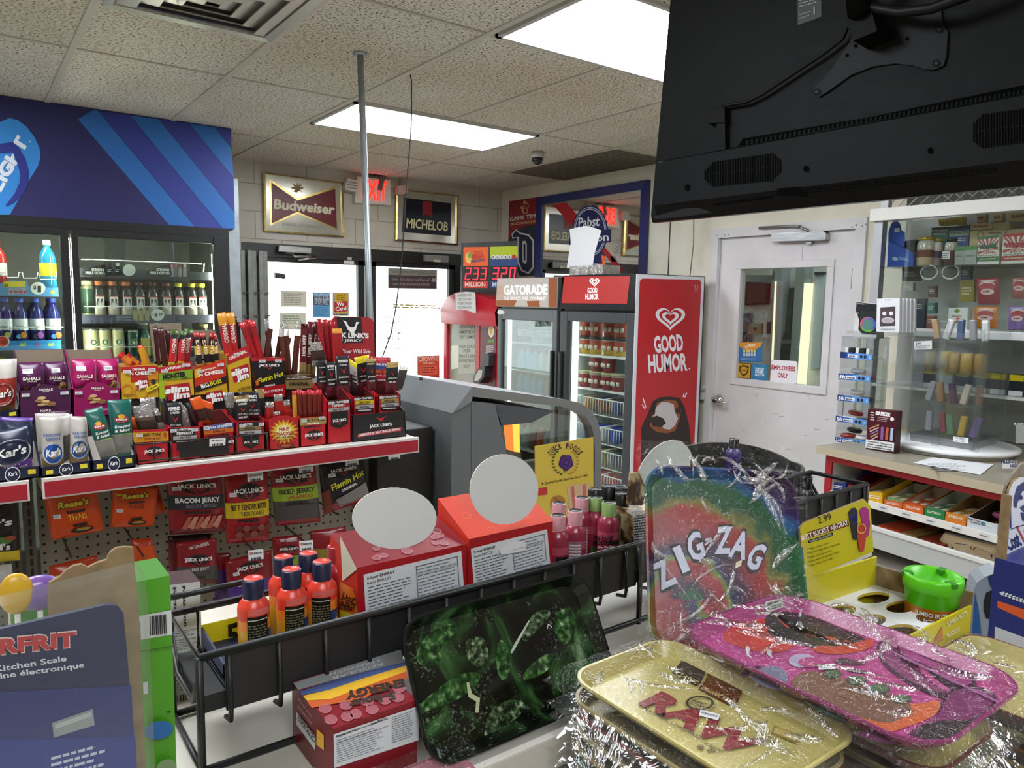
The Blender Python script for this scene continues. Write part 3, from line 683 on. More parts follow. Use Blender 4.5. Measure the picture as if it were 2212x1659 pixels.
sp.disc(psd, y4(1952,785),1.5,1.5, GWH, .002,10); sp.text(psd, 'U', y4(1990,218), y4(2014,219),11, '#c98a90', .002,.04); sp.fine(psd, y4(1985,226,2020,227,2020,233,1985,232),1, '#c98a90', .002)
CH = '#2a1b17/.4'
sp.poly(psd,y4(1605,1700,1610,1200,1645,1130,1690,1020,1740,990,1820,982,1885,995,1920,1060,1950,1180,1975,1400,1970,1700),CH,.0018)
sp.poly(psd, y4(1668,1195,1690,1080,1720,1030,1790,1005,1860,1015,1892,1080,1885,1140,1850,1230,1790,1248,1715,1235), '#8f4f2c', .0024)
sp.poly(psd, y4(1690,1130,1715,1060,1750,1025,1800,1025,1840,1040,1850,1100,1872,1140,1850,1190,1815,1220,1770,1215,1740,1170), '#c6c0c2', .003)
sp.poly(psd,y4(1662,1140,1720,1120,1765,1140,1785,1175,1745,1205,1690,1195),CH,.0036); sp.poly(psd,y4(1845,1075,1880,1050,1890,1110,1865,1105),CH,.0036); sp.poly(psd,y4(1690,1060,1712,1045,1705,1110,1685,1120),CH,.0036)
for q in (y4(1617,995,1624,993,1645,1060,1638,1062),y4(1611,1042,1618,1040,1640,1075,1635,1078),y4(1905,985,1912,960,1918,962,1912,988),y4(1915,990,1932,955,1938,960,1922,992)): sp.poly(psd,q,GWH,.002)
T('ice_cream_freezer', 'tall upright ice cream freezer with a red lit header and red side panel', 'freezer', dict(cabinet=cab, header=hd, liner=lin_, shelf=sh, door=(dr, dict(pane=gl, handle=hn)), side_panel=sp))
# tubs on the freezer shelves
def tub(c,r,h,col,lid,label,grp,low=None):
 b = MB(); b.lathe(c, [(r * .82,0, col),(r * .86, h * .3, low or col),(r * .97, h * .8, col),(r, h * .84, '#dfe3da')],16)
 for k in range(3):
  a = R(180 + 40 * (k - 1)); b.lathe((c[0] + r * .9 * math.cos(a), c[1] + r * .9 * math.sin(a), c[2] + h * .3),[(r * .2,0, '#d9d6c4'),(r * .26, h * .12, '#d9d6c4'),(r * .2, h * .24, '#d9d6c4')],8)
 l_ = MB(); l_.lathe(c,[(r * 1.04,h * .84,lid),(r * 1.06,h * .97,lid),(r * .98,h,lid)],16)
 return T('ice_cream_tub', label, 'tub', dict(cup=b, lid=l_), grp)
for row in range(2):
 for i,xp in enumerate((1194,1286,1382,1470)):
  p = at(*y4(xp,690),0,3.53); h = .125
  tub((3.53, min(max(p.y, GY0 + .12), GY1 - .1), zs[0] + row * h),.05, h, '#b5471f', '#2a2522', 'orange ice cream tub with a dark lid on the top freezer shelf', 'orange ice cream tubs', '#c9a12d' if row == 0 else '#b5471f')
for row,cols in ((0,(1210,1288,1374,1445)),(1,(1288,1374))):
 for xp in cols:
  p = at(*y4(xp,935),0,3.53); h = .118
  tub((3.53, min(max(p.y, GY0 + .12), GY1 - .1), zs[1] + row * h),.05, h, '#8e2626', '#b3ad84', 'dark red ice cream tub with a pale lid on the middle freezer shelf', 'dark red ice cream tubs')
# wire baskets with wrapped ice creams
def basket(z,col,name,k):
 fr_ = MB(); y0, y1_, x0, x1_ = GY0 + .075, GY1 - .115,3.44,3.9; WR = '#eef2f1/.3'
 fr_.tube([(x0,y0,z + .11),(x0,y1_,z + .11),(x1_,y1_,z + .11),(x1_,y0,z + .11)],.005,WR,6,True); fr_.tube([(x0,y0,z),(x0,y1_,z),(x1_,y1_,z),(x1_,y0,z)],.004,WR,6,True)
 for i in range(21): y = y0 + (y1_ - y0) * i / 20; fr_.tube([(x0,y,z + .11),(x0,y,z),(x1_,y,z)],.0022,WR,5)
 for i in range(9):
  x = x0 + (x1_ - x0) * i / 8
  for y in (y0,(y0 + y1_) / 2,y1_): fr_.tube([(x,y,z),(x,y,z + .11 + .03 * i / 8)],.0022,WR,5)
 for y in (y0,(y0 + y1_) / 2,y1_): fr_.tube([(x0,y,z + .11),(x1_,y,z + .14)],.004,WR,6)
 T('wire_basket', name, 'basket', fr_)
 rd = random.Random(k)
 for i in range(7):
  b = MB(); y = y0 + .06 + (y1_ - y0 - .12) * (i / 6); M = Matrix.Translation((x0 + .10 + .05 * (i % 2), y, z + .055)) @ Matrix.Rotation(rd.uniform(-.5,.5),4, 'X') @ Matrix.Rotation(rd.uniform(-.3,.3),4, 'Z')
  b.rbox((-.07,-.03,-.05),(.07,.03,.05), col[i % len(col)],.02, M); T('wrapped_ice_cream', 'wrapped ice cream lying in ' + name, 'ice cream', b, 'ice creams in ' + name)
basket(at(*y4(1420,1140),0,3.44).z, ['#b98a3c/.3', '#8c5a3c/.3', '#3f5f8e/.3'], 'the uppermost white wire basket of the freezer', 1)
basket(at(*y4(1400,1340),0,3.44).z, ['#2b49a8/.3', '#d9dce4/.3', '#3556b8/.3'], 'the second white wire basket of the freezer', 2)
basket(at(*y4(1390,1510),0,3.44).z, ['#7c8a4a/.3', '#c2b45a/.3', '#5d6b84/.3'], 'the third white wire basket of the freezer', 3)
basket(at(*y4(1390,1680),0,3.44).z, ['#c2452a/.3', '#d86a2c/.3', '#b53a34/.3'], 'the lowest visible white wire basket of the freezer', 4)
# things on top of the freezer
pt = PX(3.62)
b = MB(); q = [pt.q(*p) for p in z3(852,574,905,560,980,545,1050,562,1105,582,1075,680,1048,780,1036,860,1036,880,830,880,845,780,862,680)]
zt = min(v for u, v in q); b.slab(pt, [(u, max(v, GH)) for u, v in q],.004, '#d8d9db/.5', '#d8d9db/.5', px=False)
T('cutout_card', 'plain white die-cut card standing on top of the ice cream freezer', 'card', b)
b = MB(); a = at(*z3(805,900),0,3.50); c = at(*z3(1185,900),0,3.50)
y_a,y_b = GY1 - .02,c.y
b.box((3.42, y_b, GH),(3.58, y_a, GH + .004), 'clearbag'); zz_ = GH + .065
for lo, hi in (((3.42, y_b, GH),(3.423, y_a, zz_)),((3.577, y_b, GH),(3.58, y_a, zz_)),((3.42, y_b, GH),(3.58, y_b + .003, zz_)),((3.42, y_a - .003, GH),(3.58, y_a, zz_))): b.box(lo, hi, 'clearbag')
for i in range(9): b.box((3.44, y_b + .03 + (y_a - y_b - .06) * i / 9, GH + .004),(3.56, y_b + .03 + (y_a - y_b - .06) * (i + .6) / 9, GH + .055),['#cfc7b4', '#3a3835', '#e4e0d4'][i % 3])
T('plastic_tray', 'clear plastic tray of small packets on top of the ice cream freezer', 'tray', b)
# ------------------------------------------------------------------ sports drink cooler
CY0,CY1,CH_ = 4.0,4.715,1.765
cab = MB()
for a in ((3.40,CY0,0,4.0,CY0 + .04,1.53),(3.40,CY1 - .04,0,4.0,CY1,1.53),(3.95,CY0,0,4.0,CY1,1.53),(3.40,CY0,0,4.0,CY1,.15),(3.40,CY0,1.53,4.0,CY1,CH_)): cab.box(a[:3],a[3:],BK)
cab.box((3.94, CY0 + .04,.15),(3.95, CY1 - .04,1.53), '#8a8f90'); emit('cooler_led', '#eef3f4', 2.2); cab.box((3.43, CY1 - .07,.2),(3.45, CY1 - .045,1.5), 'cooler_led'); cab.box((3.46, CY0 + .08,1.518),(3.9, CY1 - .08,1.528), 'cooler_led')
hd = MB(); hd.rbox((GX, CY0,1.545),(3.42, CY1, CH_), '#8f8f8d/.3/.7', .006); ph = PX(GX - .0005)
emit('orange_panel', '#c0661f', .6); emit('pale_panel', '#d9d0c8', .75)
hd.poly(ph, y4(580,138,946,136,945,344,568,332), 'pale_panel', .001); hd.poly(ph, y4(946,136,1004,136,1003,345,945,344), 'orange_panel', .001)
hd.poly(ph, y4(568,296,660,292,720,296,700,338,568,332), 'orange_panel', .0015); hd.poly(ph, y4(790,300,880,296,885,342,800,340), 'orange_panel', .0015); hd.poly(ph, y4(580,190,630,180,640,290,570,300), '#c7a898', .0013)
hd.text(ph, 'GATORADE', y4(626,252), y4(940,250),20, '#f4f1ee', .0025,.05); hd.text(ph, 'THE SPORTS FUEL COMPANY', y4(626,294), y4(930,297),8, '#f1e9e4', .0025,.03)
dr = MB()
for a in ((CY0,.1, CY0 + .05,1.535),(CY1 - .05,.1, CY1,1.535),(CY0 + .05,1.45, CY1 - .05,1.535),(CY0 + .05,.1, CY1 - .05,.18)): dr.rbox((GX, a[0], a[1]),(GX + .04, a[2], a[3]), '#55585a/.35', .006)
gl = MB(); gl.box((GX + .02, CY0 + .05,.18),(GX + .026, CY1 - .05,1.45), 'cooler_glass')
hn = MB(); hn.rbox((GX - .03, CY0 + .01,.9),(GX, CY0 + .035,1.25), '#1b1c1d/.3', .008)
bd = MB(); bd.slab(PX(GX - .001), y4(585,366,612,364,632,374,630,392,600,396,580,388),.004, '#d5d6d4/.3')
sh = []
zsg = [at(*y4(800,y),0,3.47).z for y in (600,800,985)] + [.45]
for z in zsg:
 q = MB(); q.box((3.46, CY0 + .045, z - .01),(3.92, CY1 - .045, z), '#c9cfcf/.3'); sh.append(q)
T('drink_cooler', 'glass-door sports drink cooler with an orange lit header left of the freezer', 'cooler', dict(cabinet=cab, header=hd, shelf=sh, door=(dr, dict(pane=gl, handle=hn, badge=bd))))
def pet(c, r, h, liq, cap, label=None, lab='#e9e9e6', seg=14):
 """a drink bottle: body, label band, cap -> mesh builders"""
 b = MB(); b.lathe(c,[(r * .85,0,liq),(r,h * .03,liq),(r * .96,h * .22,liq),(r,h * .25,liq),(r,h * .52,lab),(r * .96,h * .54,liq),(r * .98,h * .62,liq),(r * .8,h * .74,liq),(r * .42,h * .84,liq),(r * .36,h * .9,liq)],seg)
 k = MB(); k.lathe(c,[(r * .46,h * .895,cap),(r * .46,h * .985,cap),(r * .4,h,cap)],seg); return b,k
def bottle(name, label, c, r, h, liq, cap, group, lab='#e9e9e6', cat='bottle', deco=None):
 b,k = pet(c,r,h,liq,cap,lab=lab)
 if deco: deco(b)
 return T(name,label,cat,dict(body=b,cap=k),group)
for z, cols, d in ((zsg[2],['#1f7ba6/.15'] * 4 + ['#7c2430/.15'] * 3,.2),(zsg[1],['#4c93b0/.15'] * 3 + ['#9aa9a0/.15', '#a58f88/.15', '#9a2f34/.15', '#1f5f96/.15'],.17),(zsg[0],['#3a1d22/.15'] * 2 + ['#8ba0a0/.15'] * 3 + ['#56212b/.15', '#2a2f4a/.15'],.2),(zsg[3],['#8a8f90/.15', '#8a8f90/.15', '#6a2030/.15', '#b33a20/.15', '#8a8f90/.15', '#7c2430/.15', '#7c2430/.15'],.2)):
 for i,cl in enumerate(cols):
  nm = {zsg[2]: 'third', zsg[1]: 'middle', zsg[0]: 'top', zsg[3]: 'lowest'}[z]
  y = CY1 - .10 - .086 * i
  hue = 'blue' if cl[1:3] in ('1f', '4c') else 'red' if cl[1] in '79b5' and cl[3] in '23f' else 'dark' if cl[1:3] in ('3a', '2a') else 'clear'
  bottle('sports_drink', '%s sports drink with an orange cap on the %s shelf of the drink cooler' % (hue, nm),(3.53, y, z),.036, min(d, .19), cl, '#d06a2a', '%s bottles on the %s cooler shelf' % (hue, nm), lab=cl if nm != 'top' else '#c9c9c6')
# ------------------------------------------------------------------ lottery machine and jackpot sign
LX = 3.40; pm = PX(LX); RD = '#b3202f/.3'
body = MB(); LY0,LY1 = 4.76,5.585
body.box((LX + .05,LY0,0),(3.98,LY1,1.55),RD);
for a in ((LY0,.0,LY0 + .254,1.4),(LY1 - .06,0,LY1,1.4),(LY0 + .255,0,LY0 + .33,1.4),(LY0 + .002,.002,LY1 - .002,.5)): body.rbox((LX,a[0],a[1]),(LX + .06,a[2],a[3]),RD,.01)
hd = MB(); n = 12; A = []; B = []
for i in range(n + 1):
 t = i / n; y = LY1 - (LY1 - LY0) * t; zt = 1.60 + .065 * math.sin(math.pi * min(1,t * 1.15 + .05)); bow = .05 * math.sin(math.pi * t)
 A += [V((LX - .02 - bow,y,1.39)),V((LX - .035 - bow,y,1.5)),V((LX + .03 - bow * .6,y,zt))]; B.append(V((LX + .3,y,zt)))
fs = []
for i in range(n):
 for j in range(2): k = i * 3 + j; fs.append((k,k + 3,k + 4,k + 1))
hd.mesh(A,fs,RD,True)
for i in range(n): hd.face([A[i * 3 + 2],A[i * 3 + 5],B[i + 1],B[i]],RD); hd.face([A[i * 3],A[i * 3 + 3],V((LX + .1,A[i * 3 + 3].y,1.39)),V((LX + .1,A[i * 3].y,1.39))],RD)
wn = MB(); wn.box((LX + .025, LY0 + .31,.5),(LX + .045, LY1 - .05,1.42), '#8c8779/.2'); pwn = PX(LX + .0245)
wn.poly(pwn, y4(232,392,260,392,250,490,226,490), '#b58a22', .001); wn.poly(pwn, y4(250,620,305,615,300,780,248,790), '#d9d4c4', .001)
pn = MB(); pn.box((LX - .006, LY0 + .02,.55),(LX, LY0 + .24,1.37), '#5d1a26/.3'); ppn = PX(LX - .0065)
pn.disc(ppn, y4(535,515),6,14, '#d9d6c2', .001); pn.disc(ppn, y4(535,515),3.5,8, '#c9a53a', .002); pn.poly(ppn, y4(510,575,555,573,555,598,510,600), '#5f8a3c', .001); pn.fine(ppn, y4(497,618,556,614,556,680,497,688),5, '#c9b9b9', .001,.5,3)
T('lottery_machine', 'red lottery ticket machine with a rounded top in the corner by the entrance', 'vending machine', dict(housing=body, header=hd, window=wn, control_panel=pn))
b = MB(); pq = PX(LX - .075); b.slab(pq, y4(278,242,350,232,421,238,426,386,350,372,284,376),.002, '#d9d6d2')
for i, t in enumerate(('PLEASE DO NOT', 'SCRATCH ANY', 'TICKETS INSIDE', 'THE STORE OR AT')): b.text(pq, t, y4(297,268 + 29 * i), y4(400,266 + 29 * i),5.5, '#5c5a58', .003,.01)
T('paper_notice', 'white paper notice taped on the rounded top of the red lottery machine', 'notice', b)
b = MB(); pq = PX(LX + .0235); b.slab(pq, y4(308,398,432,396,425,820,296,822),.001, '#aaa89a')
for i, (t, y) in enumerate((('BOTTLES', 425),('AND CANS', 460),('DEPOSIT', 496),('LIMIT IS 30', 532),('"$3" LIMIT', 568),('PER DAY', 636),('FOR', 668),('INSTORE', 705),('PURCHAS', 738),('ONLY', 778))): b.text(pq, t, y4(338 if len(t) < 5 else 308, y), y4(385 if len(t) < 5 else 424, y),7, '#55564e', .002,.01)
T('paper_notice', 'long grey paper notice behind the window of the lottery machine', 'notice', b)
b = MB(); pq = PX(LX - .01); b.slab(pq, y4(505,700,545,670,556,690,552,760,508,765),.05, '#3a3a3c/.3'); b.slab(pq, y4(455,840,500,770,540,765,535,840,500,885,460,888),.07, '#2b2a2b/.3'); b.slab(pq, y4(470,840,500,790,525,790,520,840,495,868,468,868),.075, '#bfb9b4/.2')
T('card_reader', 'black card reader arm on the front of the lottery machine', 'card reader', b)
ux = V((.86,-.51,0)); oc = CAM + ray(1058,570) * 6.05
pj_ = PL(oc,ux,(0,0,1)); b = MB(); q = [pj_.q(*p) for p in ((997,525),(1118,520),(1119,650),(997,650))];
b.slab(pj_, [(q[0][0],1.66 - oc.z),(q[1][0],1.66 - oc.z),(q[1][0], q[1][1]),(q[0][0], q[0][1])],.06, '#232427/.4', px=False, lift=-.06)
emit('mega_orange', '#e05a17', .9); emit('mega_red', '#cf3420', .8); emit('power_lime', '#a8b91c', .9); emit('power_blue', '#1f3f78', .8); emit('digit', '#ff1f2c', 4)
L = .001
f1 = MB(); f1.poly(pj_, z3(5,715,203,713,200,866,3,866), 'mega_orange', L); f1.poly(pj_, z3(3,985,200,985,198,1040,3,1040), 'mega_red', L); f1.poly(pj_, z3(3,866,200,866,200,985,3,985), '#1a0f12', L)
f1.disc(pj_, z3(48,800),8,12, '#f0c05a', L + .001); f1.disc(pj_, z3(58,782),5,6, '#7ca03a', L + .0015)
f1.text(pj_, 'MICHIGAN', z3(90,760), z3(160,752),3, '#6a2a12', L + .002); f1.text(pj_, 'MEGA', z3(70,812), z3(170,800),11, '#c22a1e', L + .002,.05,.1); f1.text(pj_, 'MILLIONS', z3(64,838), z3(172,826),6, '#24336a', L + .002,.05,.1)
f1.text(pj_, 'MILLION', z3(16,1028), z3(178,1028),9.5, '#f0d8d0', L + .001,.02)
f2 = MB(); f2.poly(pj_, z3(215,712,436,706,436,800,214,803), 'power_lime', L); f2.poly(pj_, z3(214,803,436,800,436,866,213,866), 'power_blue', L); f2.poly(pj_, z3(213,866,436,866,436,985,213,985), '#12111a', L); f2.poly(pj_, z3(213,985,436,985,436,1040,213,1040), 'power_blue', L)
for i, t in enumerate('POWER'):
 c = z3(244 + 32 * i, 795); f2.disc(pj_, c, 4.4,4.8, '#f2f2ee', L + .001,16); f2.text(pj_, t, (c[0] - 2, c[1] + 2.5),(c[0] + 2, c[1] + 2.5),5, '#18181a', L + .002,.04)
f2.disc(pj_, z3(406,792),4.6,5, '#c2272e', L + .001,16); f2.text(pj_, 'MILLION', z3(235,1028), z3(400,1028),9.5, '#d8dce8', L + .001,.02)
SEG = {'2': 'abged', '3': 'abgcd', '0': 'abcdef'}
def digit(mb,ch,x,y,w,h):
 t = w * .2
 S = dict(a=(x,y,x + w,y + t),g=(x,y + h / 2 - t / 2,x + w,y + h / 2 + t / 2),d=(x,y + h - t,x + w,y + h),f=(x,y,x + t,y + h / 2),b=(x + w - t,y,x + w,y + h / 2),e=(x,y + h / 2,x + t,y + h),c=(x + w - t,y + h / 2,x + w,y + h))
 for s_ in SEG[ch]:
  a = S[s_]; sk = lambda yy: (y + h - yy) * .12
  mb.poly(pj_, z3(a[0] + sk(a[1]), a[1], a[2] + sk(a[1]), a[1], a[2] + sk(a[3]), a[3], a[0] + sk(a[3]), a[3]), 'digit', L + .002)
for i, ch in enumerate('233'): digit(f1, ch, 14 + 62 * i, 878,42,98)
for i, ch in enumerate('320'): digit(f2, ch, 232 + 66 * i, 876,46,98)
T('jackpot_sign', 'black jackpot sign with two glowing red number displays above the lottery machine', 'sign', dict(housing=b, left_panel=f1, right_panel=f2))
# ------------------------------------------------------------------ wall of beverage coolers
CYF = 4.717; pco = PY(CYF)
def cX(px,py,y=CYF): return at(px,py,1,y).x
fr = MB(); FB = '#0d0d0f/.45'
fr.box((-2.2,CYF,1.94),(1.345,CYF + .06,2.0),FB); fr.box((1.315,CYF,0),(1.345,CYF + .06,1.94),FB); fr.box((-2.2,CYF,0),(1.345,CYF + .06,.12),FB)
hdr = MB(); hdr.box((-2.2, CYF, 2.0),(1.375, CYF + .18,2.598), '#1f1f5c/.45')
B1, B2, B3 = '#1f1f5c/.45', '#2c3a92/.45', '#2269b8/.45'
for q,c in (((490,750,595,687,618,700,1225,1424,1062,1413),B3),((618,699,812,723,1395,1434,1225,1424),B2),((812,723,998,750,1475,1336,1476,1438,1395,1434),B3),
             ((998,750,1185,776,1468,1122,1475,1336),B2),((1185,776,1350,799,1457,937,1468,1122),B3),((1350,799,1448,811,1457,937),B2)): hdr.poly(pco,z1(*q),c,.001)
for q in ((618,699,1225,1424),(812,723,1395,1434),(998,750,1475,1336),(1185,776,1468,1122),(1350,799,1457,937)): a, b = z1(*q); hdr.poly(pco, [a, (a[0] + 1.4, a[1]),(b[0] + 1.4, b[1]), b], '#1b1d55/.45', .0014)
hdr.poly(pco, z1(-260,1350,-160,1020,-40,810,0,768,60,742,110,755,165,795,215,860,248,930,254,990,240,1040,185,1130,120,1250,62,1350), '#2b86d6/.45', .001)
hdr.text(pco, 'BUD LIGHT', z1(-145,1467), z1(178,890),28, '#dfe6f2', .0024,.06,0)
hdr.poly(pco, z1(-60,930,0,905,80,892,120,930,160,1000,182,1080,178,1150,150,1215,90,1275,40,1300,35,1290,90,1220,122,1150,128,1100,110,1030,80,960,0,965,-60,985), '#1f2c86/.45', .003)
hdr.disc(pco, z1(188,890),2,2, '#b9cbe6', .0032,10)
cabn = MB()
for a in ((-2.2,5.58,0,1.33,5.6,2.0),(1.32, CYF + .06,0,1.33,5.6,2.0),(-2.2, CYF + .06,1.98,1.33,5.6,2.0),(-2.2, CYF + .06,0,1.33,5.6,.1),(-2.2, CYF + .06,0,-2.19,5.6,2.0)): cabn.box(a[:3], a[3:], '#4a4f4e')
emit('cool_led', '#f2f2dc', 130); cabn.box((.58, CYF + .065,1.92),(1.25, CYF + .085,1.93), 'cool_led'); cabn.box((-.3, CYF + .065,1.92),(.42, CYF + .085,1.93), 'cool_led')  # upper strips are an added hidden fill that brightens the bottles
cabn.box((1.262, CYF + .07,.2),(1.275, CYF + .085,1.85), 'cool_led'); cabn.box((cX(149,620), CYF + .03,.2),(cX(156,620), CYF + .036,1.9), 'cool_led'); cabn.box((-.4, CYF + .03,.2),(-.37, CYF + .036,1.9), 'cool_led')
sp_ = MB(); sp_.box((1.345, CYF + .03,0),(1.418,5.69,2.31), 'galv')
ds = []
gl2 = (cX(173,620),cX(461,600)); gl1 = (-.34,cX(134,620)); ztop = at(300,518,1,CYF).z
for a,b,g in ((cX(157,600),1.315,gl2),(-.43,cX(152,600),gl1),(-1.31,-.45,(-1.22,-.54))):
 d = MB(); d.rbox((a,CYF - .02,.12),(g[0],CYF + .02,1.95),FB,.004); d.rbox((g[1],CYF - .02,.12),(b,CYF + .02,1.95),FB,.004); d.rbox((g[0],CYF - .02,ztop),(g[1],CYF + .02,1.95),FB,.004); d.rbox((g[0],CYF - .02,.12),(g[1],CYF + .02,.2),FB,.004)
 p = MB(); p.box((g[0], CYF, .2),(g[1], CYF + .006, ztop), 'cooler_glass'); ds.append((d, dict(pane=p)))
YS = 4.83
zA,zB,zC = at(300,585,1,YS).z,at(300,681,1,YS).z,at(300,775,1,YS).z
zL1,zL2,zL3 = at(60,622,1,YS).z,at(60,737,1,YS).z,at(60,737,1,YS).z - .33
sh = []
def shelf(x0,x1,z,strip,deco=None):
 q = MB(); q.box((x0, YS - .02, z - .012),(x1,5.5, z), '#6b6f6e'); q.box((x0, YS - .024, z - .045),(x1, YS - .019, z + .004), strip)
 if deco: deco(q)
 sh.append(q)
pst = PY(YS - .0245)
def dA(q):
 for x in (100,930):
  q.poly(pst, w3(x, 560, x, 520, x + 110,470, x + 200,432, x + 300,425, x + 320,560), '#141518', .001)
  q.text(pst, 'STRONG', w3(x + 122,506), w3(x + 285,508),5.5, '#e9e9e6', .002,.05); q.text(pst, 'FEELS GOOD.', w3(x + 45,544), w3(x + 300,550),5.5, '#e9e9e6', .002,.05)
 for x, c in ((455, '#4a2a2a'),(555, '#d9d7c4')):
  q.poly(pst, w3(x - 40,560, x - 35,470, x - 18,440, x + 18,440, x + 35,470, x + 40,560), '#26282b', .001); q.poly(pst, w3(x - 22,440, x - 22,405, x + 22,405, x + 22,440), c, .0012); q.fine(pst, w3(x - 28,480, x + 28,482, x + 28,525, x - 28,523),2, '#cfcfcd', .002)
 q.disc(pst, w3(703,495),14,12.6, '#d5d8d4', .003)
 for x, c in ((1250, '#b96a68'),(1302, '#b04a4a'),(1358, '#5b4038'),(1418, '#c9b9b0')):
  q.poly(pst, w3(x - 24,578, x - 24,490, x - 12,455, x + 12,455, x + 24,490, x + 24,578), '#8a8586' if x != 1302 else '#5a5658', .001); q.poly(pst, w3(x - 17,455, x - 17,420, x + 17,420, x + 17,455), c, .0012)
 q.poly(pst, w3(1440,500,1600,560,1600,590,1480,585), '#26323e', .0008)
shelf(cX(172,600),1.27, zA, '#3c3f48', dA)
def dB(q):
 q.fine(pst, w3(535,1095,735,1100,735,1110,535,1105),1, '#aab0c0', .001,.6,4); q.text(pst, 'LOVE COFFEE', w3(535,1138), w3(735,1142),3.6, '#aab0c0', .001)
 q.disc(pst, w3(1068,1068),14.5,12.6, '#e9eae4', .003); q.text(pst, '$', w3(1002,1068), w3(1015,1068),4, '#1c1c1c', .004,.02); q.text(pst, '4', w3(1022,1090), w3(1062,1090),7.6, '#1c1c1c', .004,.05); q.text(pst, '.29', w3(1066,1072), w3(1132,1076),4.6, '#1c1c1c', .004,.04)
 for x in (785,858,935): q.poly(pst, w3(x - 30,1140, x - 30,1010, x - 18,985, x + 18,985, x + 30,1010, x + 30,1140), '#a39a6a', .001); q.poly(pst, w3(x - 22,1010, x + 22,1010, x + 18,985, x - 18,985), '#5c5348', .0014)
shelf(cX(172,690),1.275, zB, '#4b4d60', dB); shelf(cX(172,770),1.275, zC, '#4b4d60')
def dL1(q):
 q.poly(pst, w2(-150,745,0,690,110,650,300,655,330,745,620,745,628,818,0,822,-150,825), '#4d8fc4', .001); q.poly(pst, w2(40,665,285,662,285,728,40,732), '#d9c52a', .002); q.text(pst, '$1', w2(45,722), w2(88,720),6.5, '#1b1b1b', .003,.05)
 q.fine(pst, w2(95,735,300,732,300,805,95,810),3, '#b9b2b8', .002,.7,8)
 for i in range(4): q.disc(pst, w2(125 + 52 * i, 782),4,3, '#a8403c', .003,10)
 q.disc(pst, w2(425,740),16,13.5, '#e6e8e4', .004); q.text(pst, '$', w2(370,750), w2(405,750),8, '#1b1b1b', .005,.04); q.text(pst, '1', w2(420,780), w2(460,780),13, '#1b1b1b', .005,.06); q.disc(pst, w2(590,785),5,4, '#c9b33a', .002,10)
shelf(-.35, gl1[1] - .01, zL1, '#4d8fc4', dL1)
def dL2(q):
 q.disc(pst, w2(35,1335),14,12.5, '#e9e4de', .003); q.disc(pst, w2(30,1335),12,11, '#d94a2a', .0036); q.text(pst, '1.25', w2(-10,1355), w2(75,1350),7, '#5c1608', .0042)
 for x in (255,570): q.poly(pst, w2(x - 38,1385, x - 30,1350, x, 1358, x + 35,1345, x + 38,1380, x, 1390), '#a5c96a', .001)
 q.disc(pst, w2(425,1370),3.5,4, '#c0447c', .001,10)
shelf(-.35, gl1[1] - .01, zL2, '#2f86cc', dL2); shelf(-.35, gl1[1] - .01, zL3, '#6b6f6e')
wr = MB(); WW = '#e9ebe6/.3'
wires = [wr]
def wire(pts): wr.tube([V((at(*p,1,YS).x,YS,at(*p,1,YS).z)) for p in pts],.0035,WW,6)
wire([w3(90 + 155 * i,356 + 6 * i - (3 if i % 2 else 0)) for i in range(11)]); wire(w3(1665,408,1655,520,1600,545))
wire([w3(125 + 175 * i,958 + (6 if i % 2 else 0)) for i in range(9)] + [w3(1695,955)]); wire(w3(1695,955,1685,1060,1640,1080))
wire([w3(145 + 140 * i,1480 - (5 if i % 2 else 0)) for i in range(12)])
wire(w2(-40,560,60,560,80,620,205,618,215,560,248,560,262,628,410,626,425,560,440,600,450,640,625,640,630,560)); wire(w2(-30,1185,60,1190,500,1172,710,1176))
T('beverage_cooler', 'wall of black-framed glass-door beverage coolers under the blue striped header at the left', 'cooler', dict(frame=fr, header_panel=hdr, cabinet=cabn, side_panel=sp_, door=ds, shelf=sh, wire_rail=wires))
def rowof(xs,zm,z,mk,depth=3,dy=.085,y=YS + .05):
 for x in xs:
  p = zm(x,0) if isinstance(x,(int,float)) else zm(*x)
  o = mk(V((at(p[0],p[1] if p[1] > 300 else 650,1,y).x,y,z)))
  for i in range(1,depth): copy_tree(o,(0,dy * i,0))
def shake(cap, who, lq='#2a2a2c/.2'):
 def mk(c):
  b = MB(); r,h = .034,.195
  b.lathe(c, [(r * .9,0, '#b3aba0/.2'),(r, .006, '#b3aba0/.2'),(r, h * .24, '#c4bcae/.2'),(r, h * .26, '#c9c9c6'),(r, h * .62, '#35363a/.2'),(r * .8, h * .76, lq),(r * .5, h * .88, lq)],14)
  pl = PY(c.y - r - .0008); x = c.x
  pts = [(-.021,.048),(-.021,.105),(.021,.105),(.021,.048),(0,.034)]
  b.face([pl.w(x + u, c.z + v) for u, v in pts], '#e3e3e0'); b.face([pl.w(x + u, c.z + v, .0006) for u, v in ((-.021,.105),(.021,.105),(.021,.112),(-.021,.112))], '#b83a34')
  for k in (-1,1): b.face([pl.w(x + u, c.z + v, .0008) for u, v in ((.004 * k, .094),(.015 * k, .094),(.015 * k, .06),(.011 * k, .056),(.011 * k, .083),(.005 * k, .066))], '#26272a')
  k_ = MB(); k_.lathe(c,[(.021,h * .875,cap),(.023,h * .98,cap),(.02,h,cap)],14)
  return T('shake_bottle', 'shake bottle with %s cap on the upper shelf behind the right cooler door' % who, 'bottle', dict(bottle=b, cap=k_), 'shakes with %s cap' % who)
 return mk
rowof((280,460,635), w3, zB, shake('#c7724a/.4', 'an orange')); rowof((802,970,1145), w3, zB, shake('#5b3236/.4', 'a dark red')); rowof((1300,1475,1602), w3, zB, shake('#cfc83a/.4', 'a yellow'))
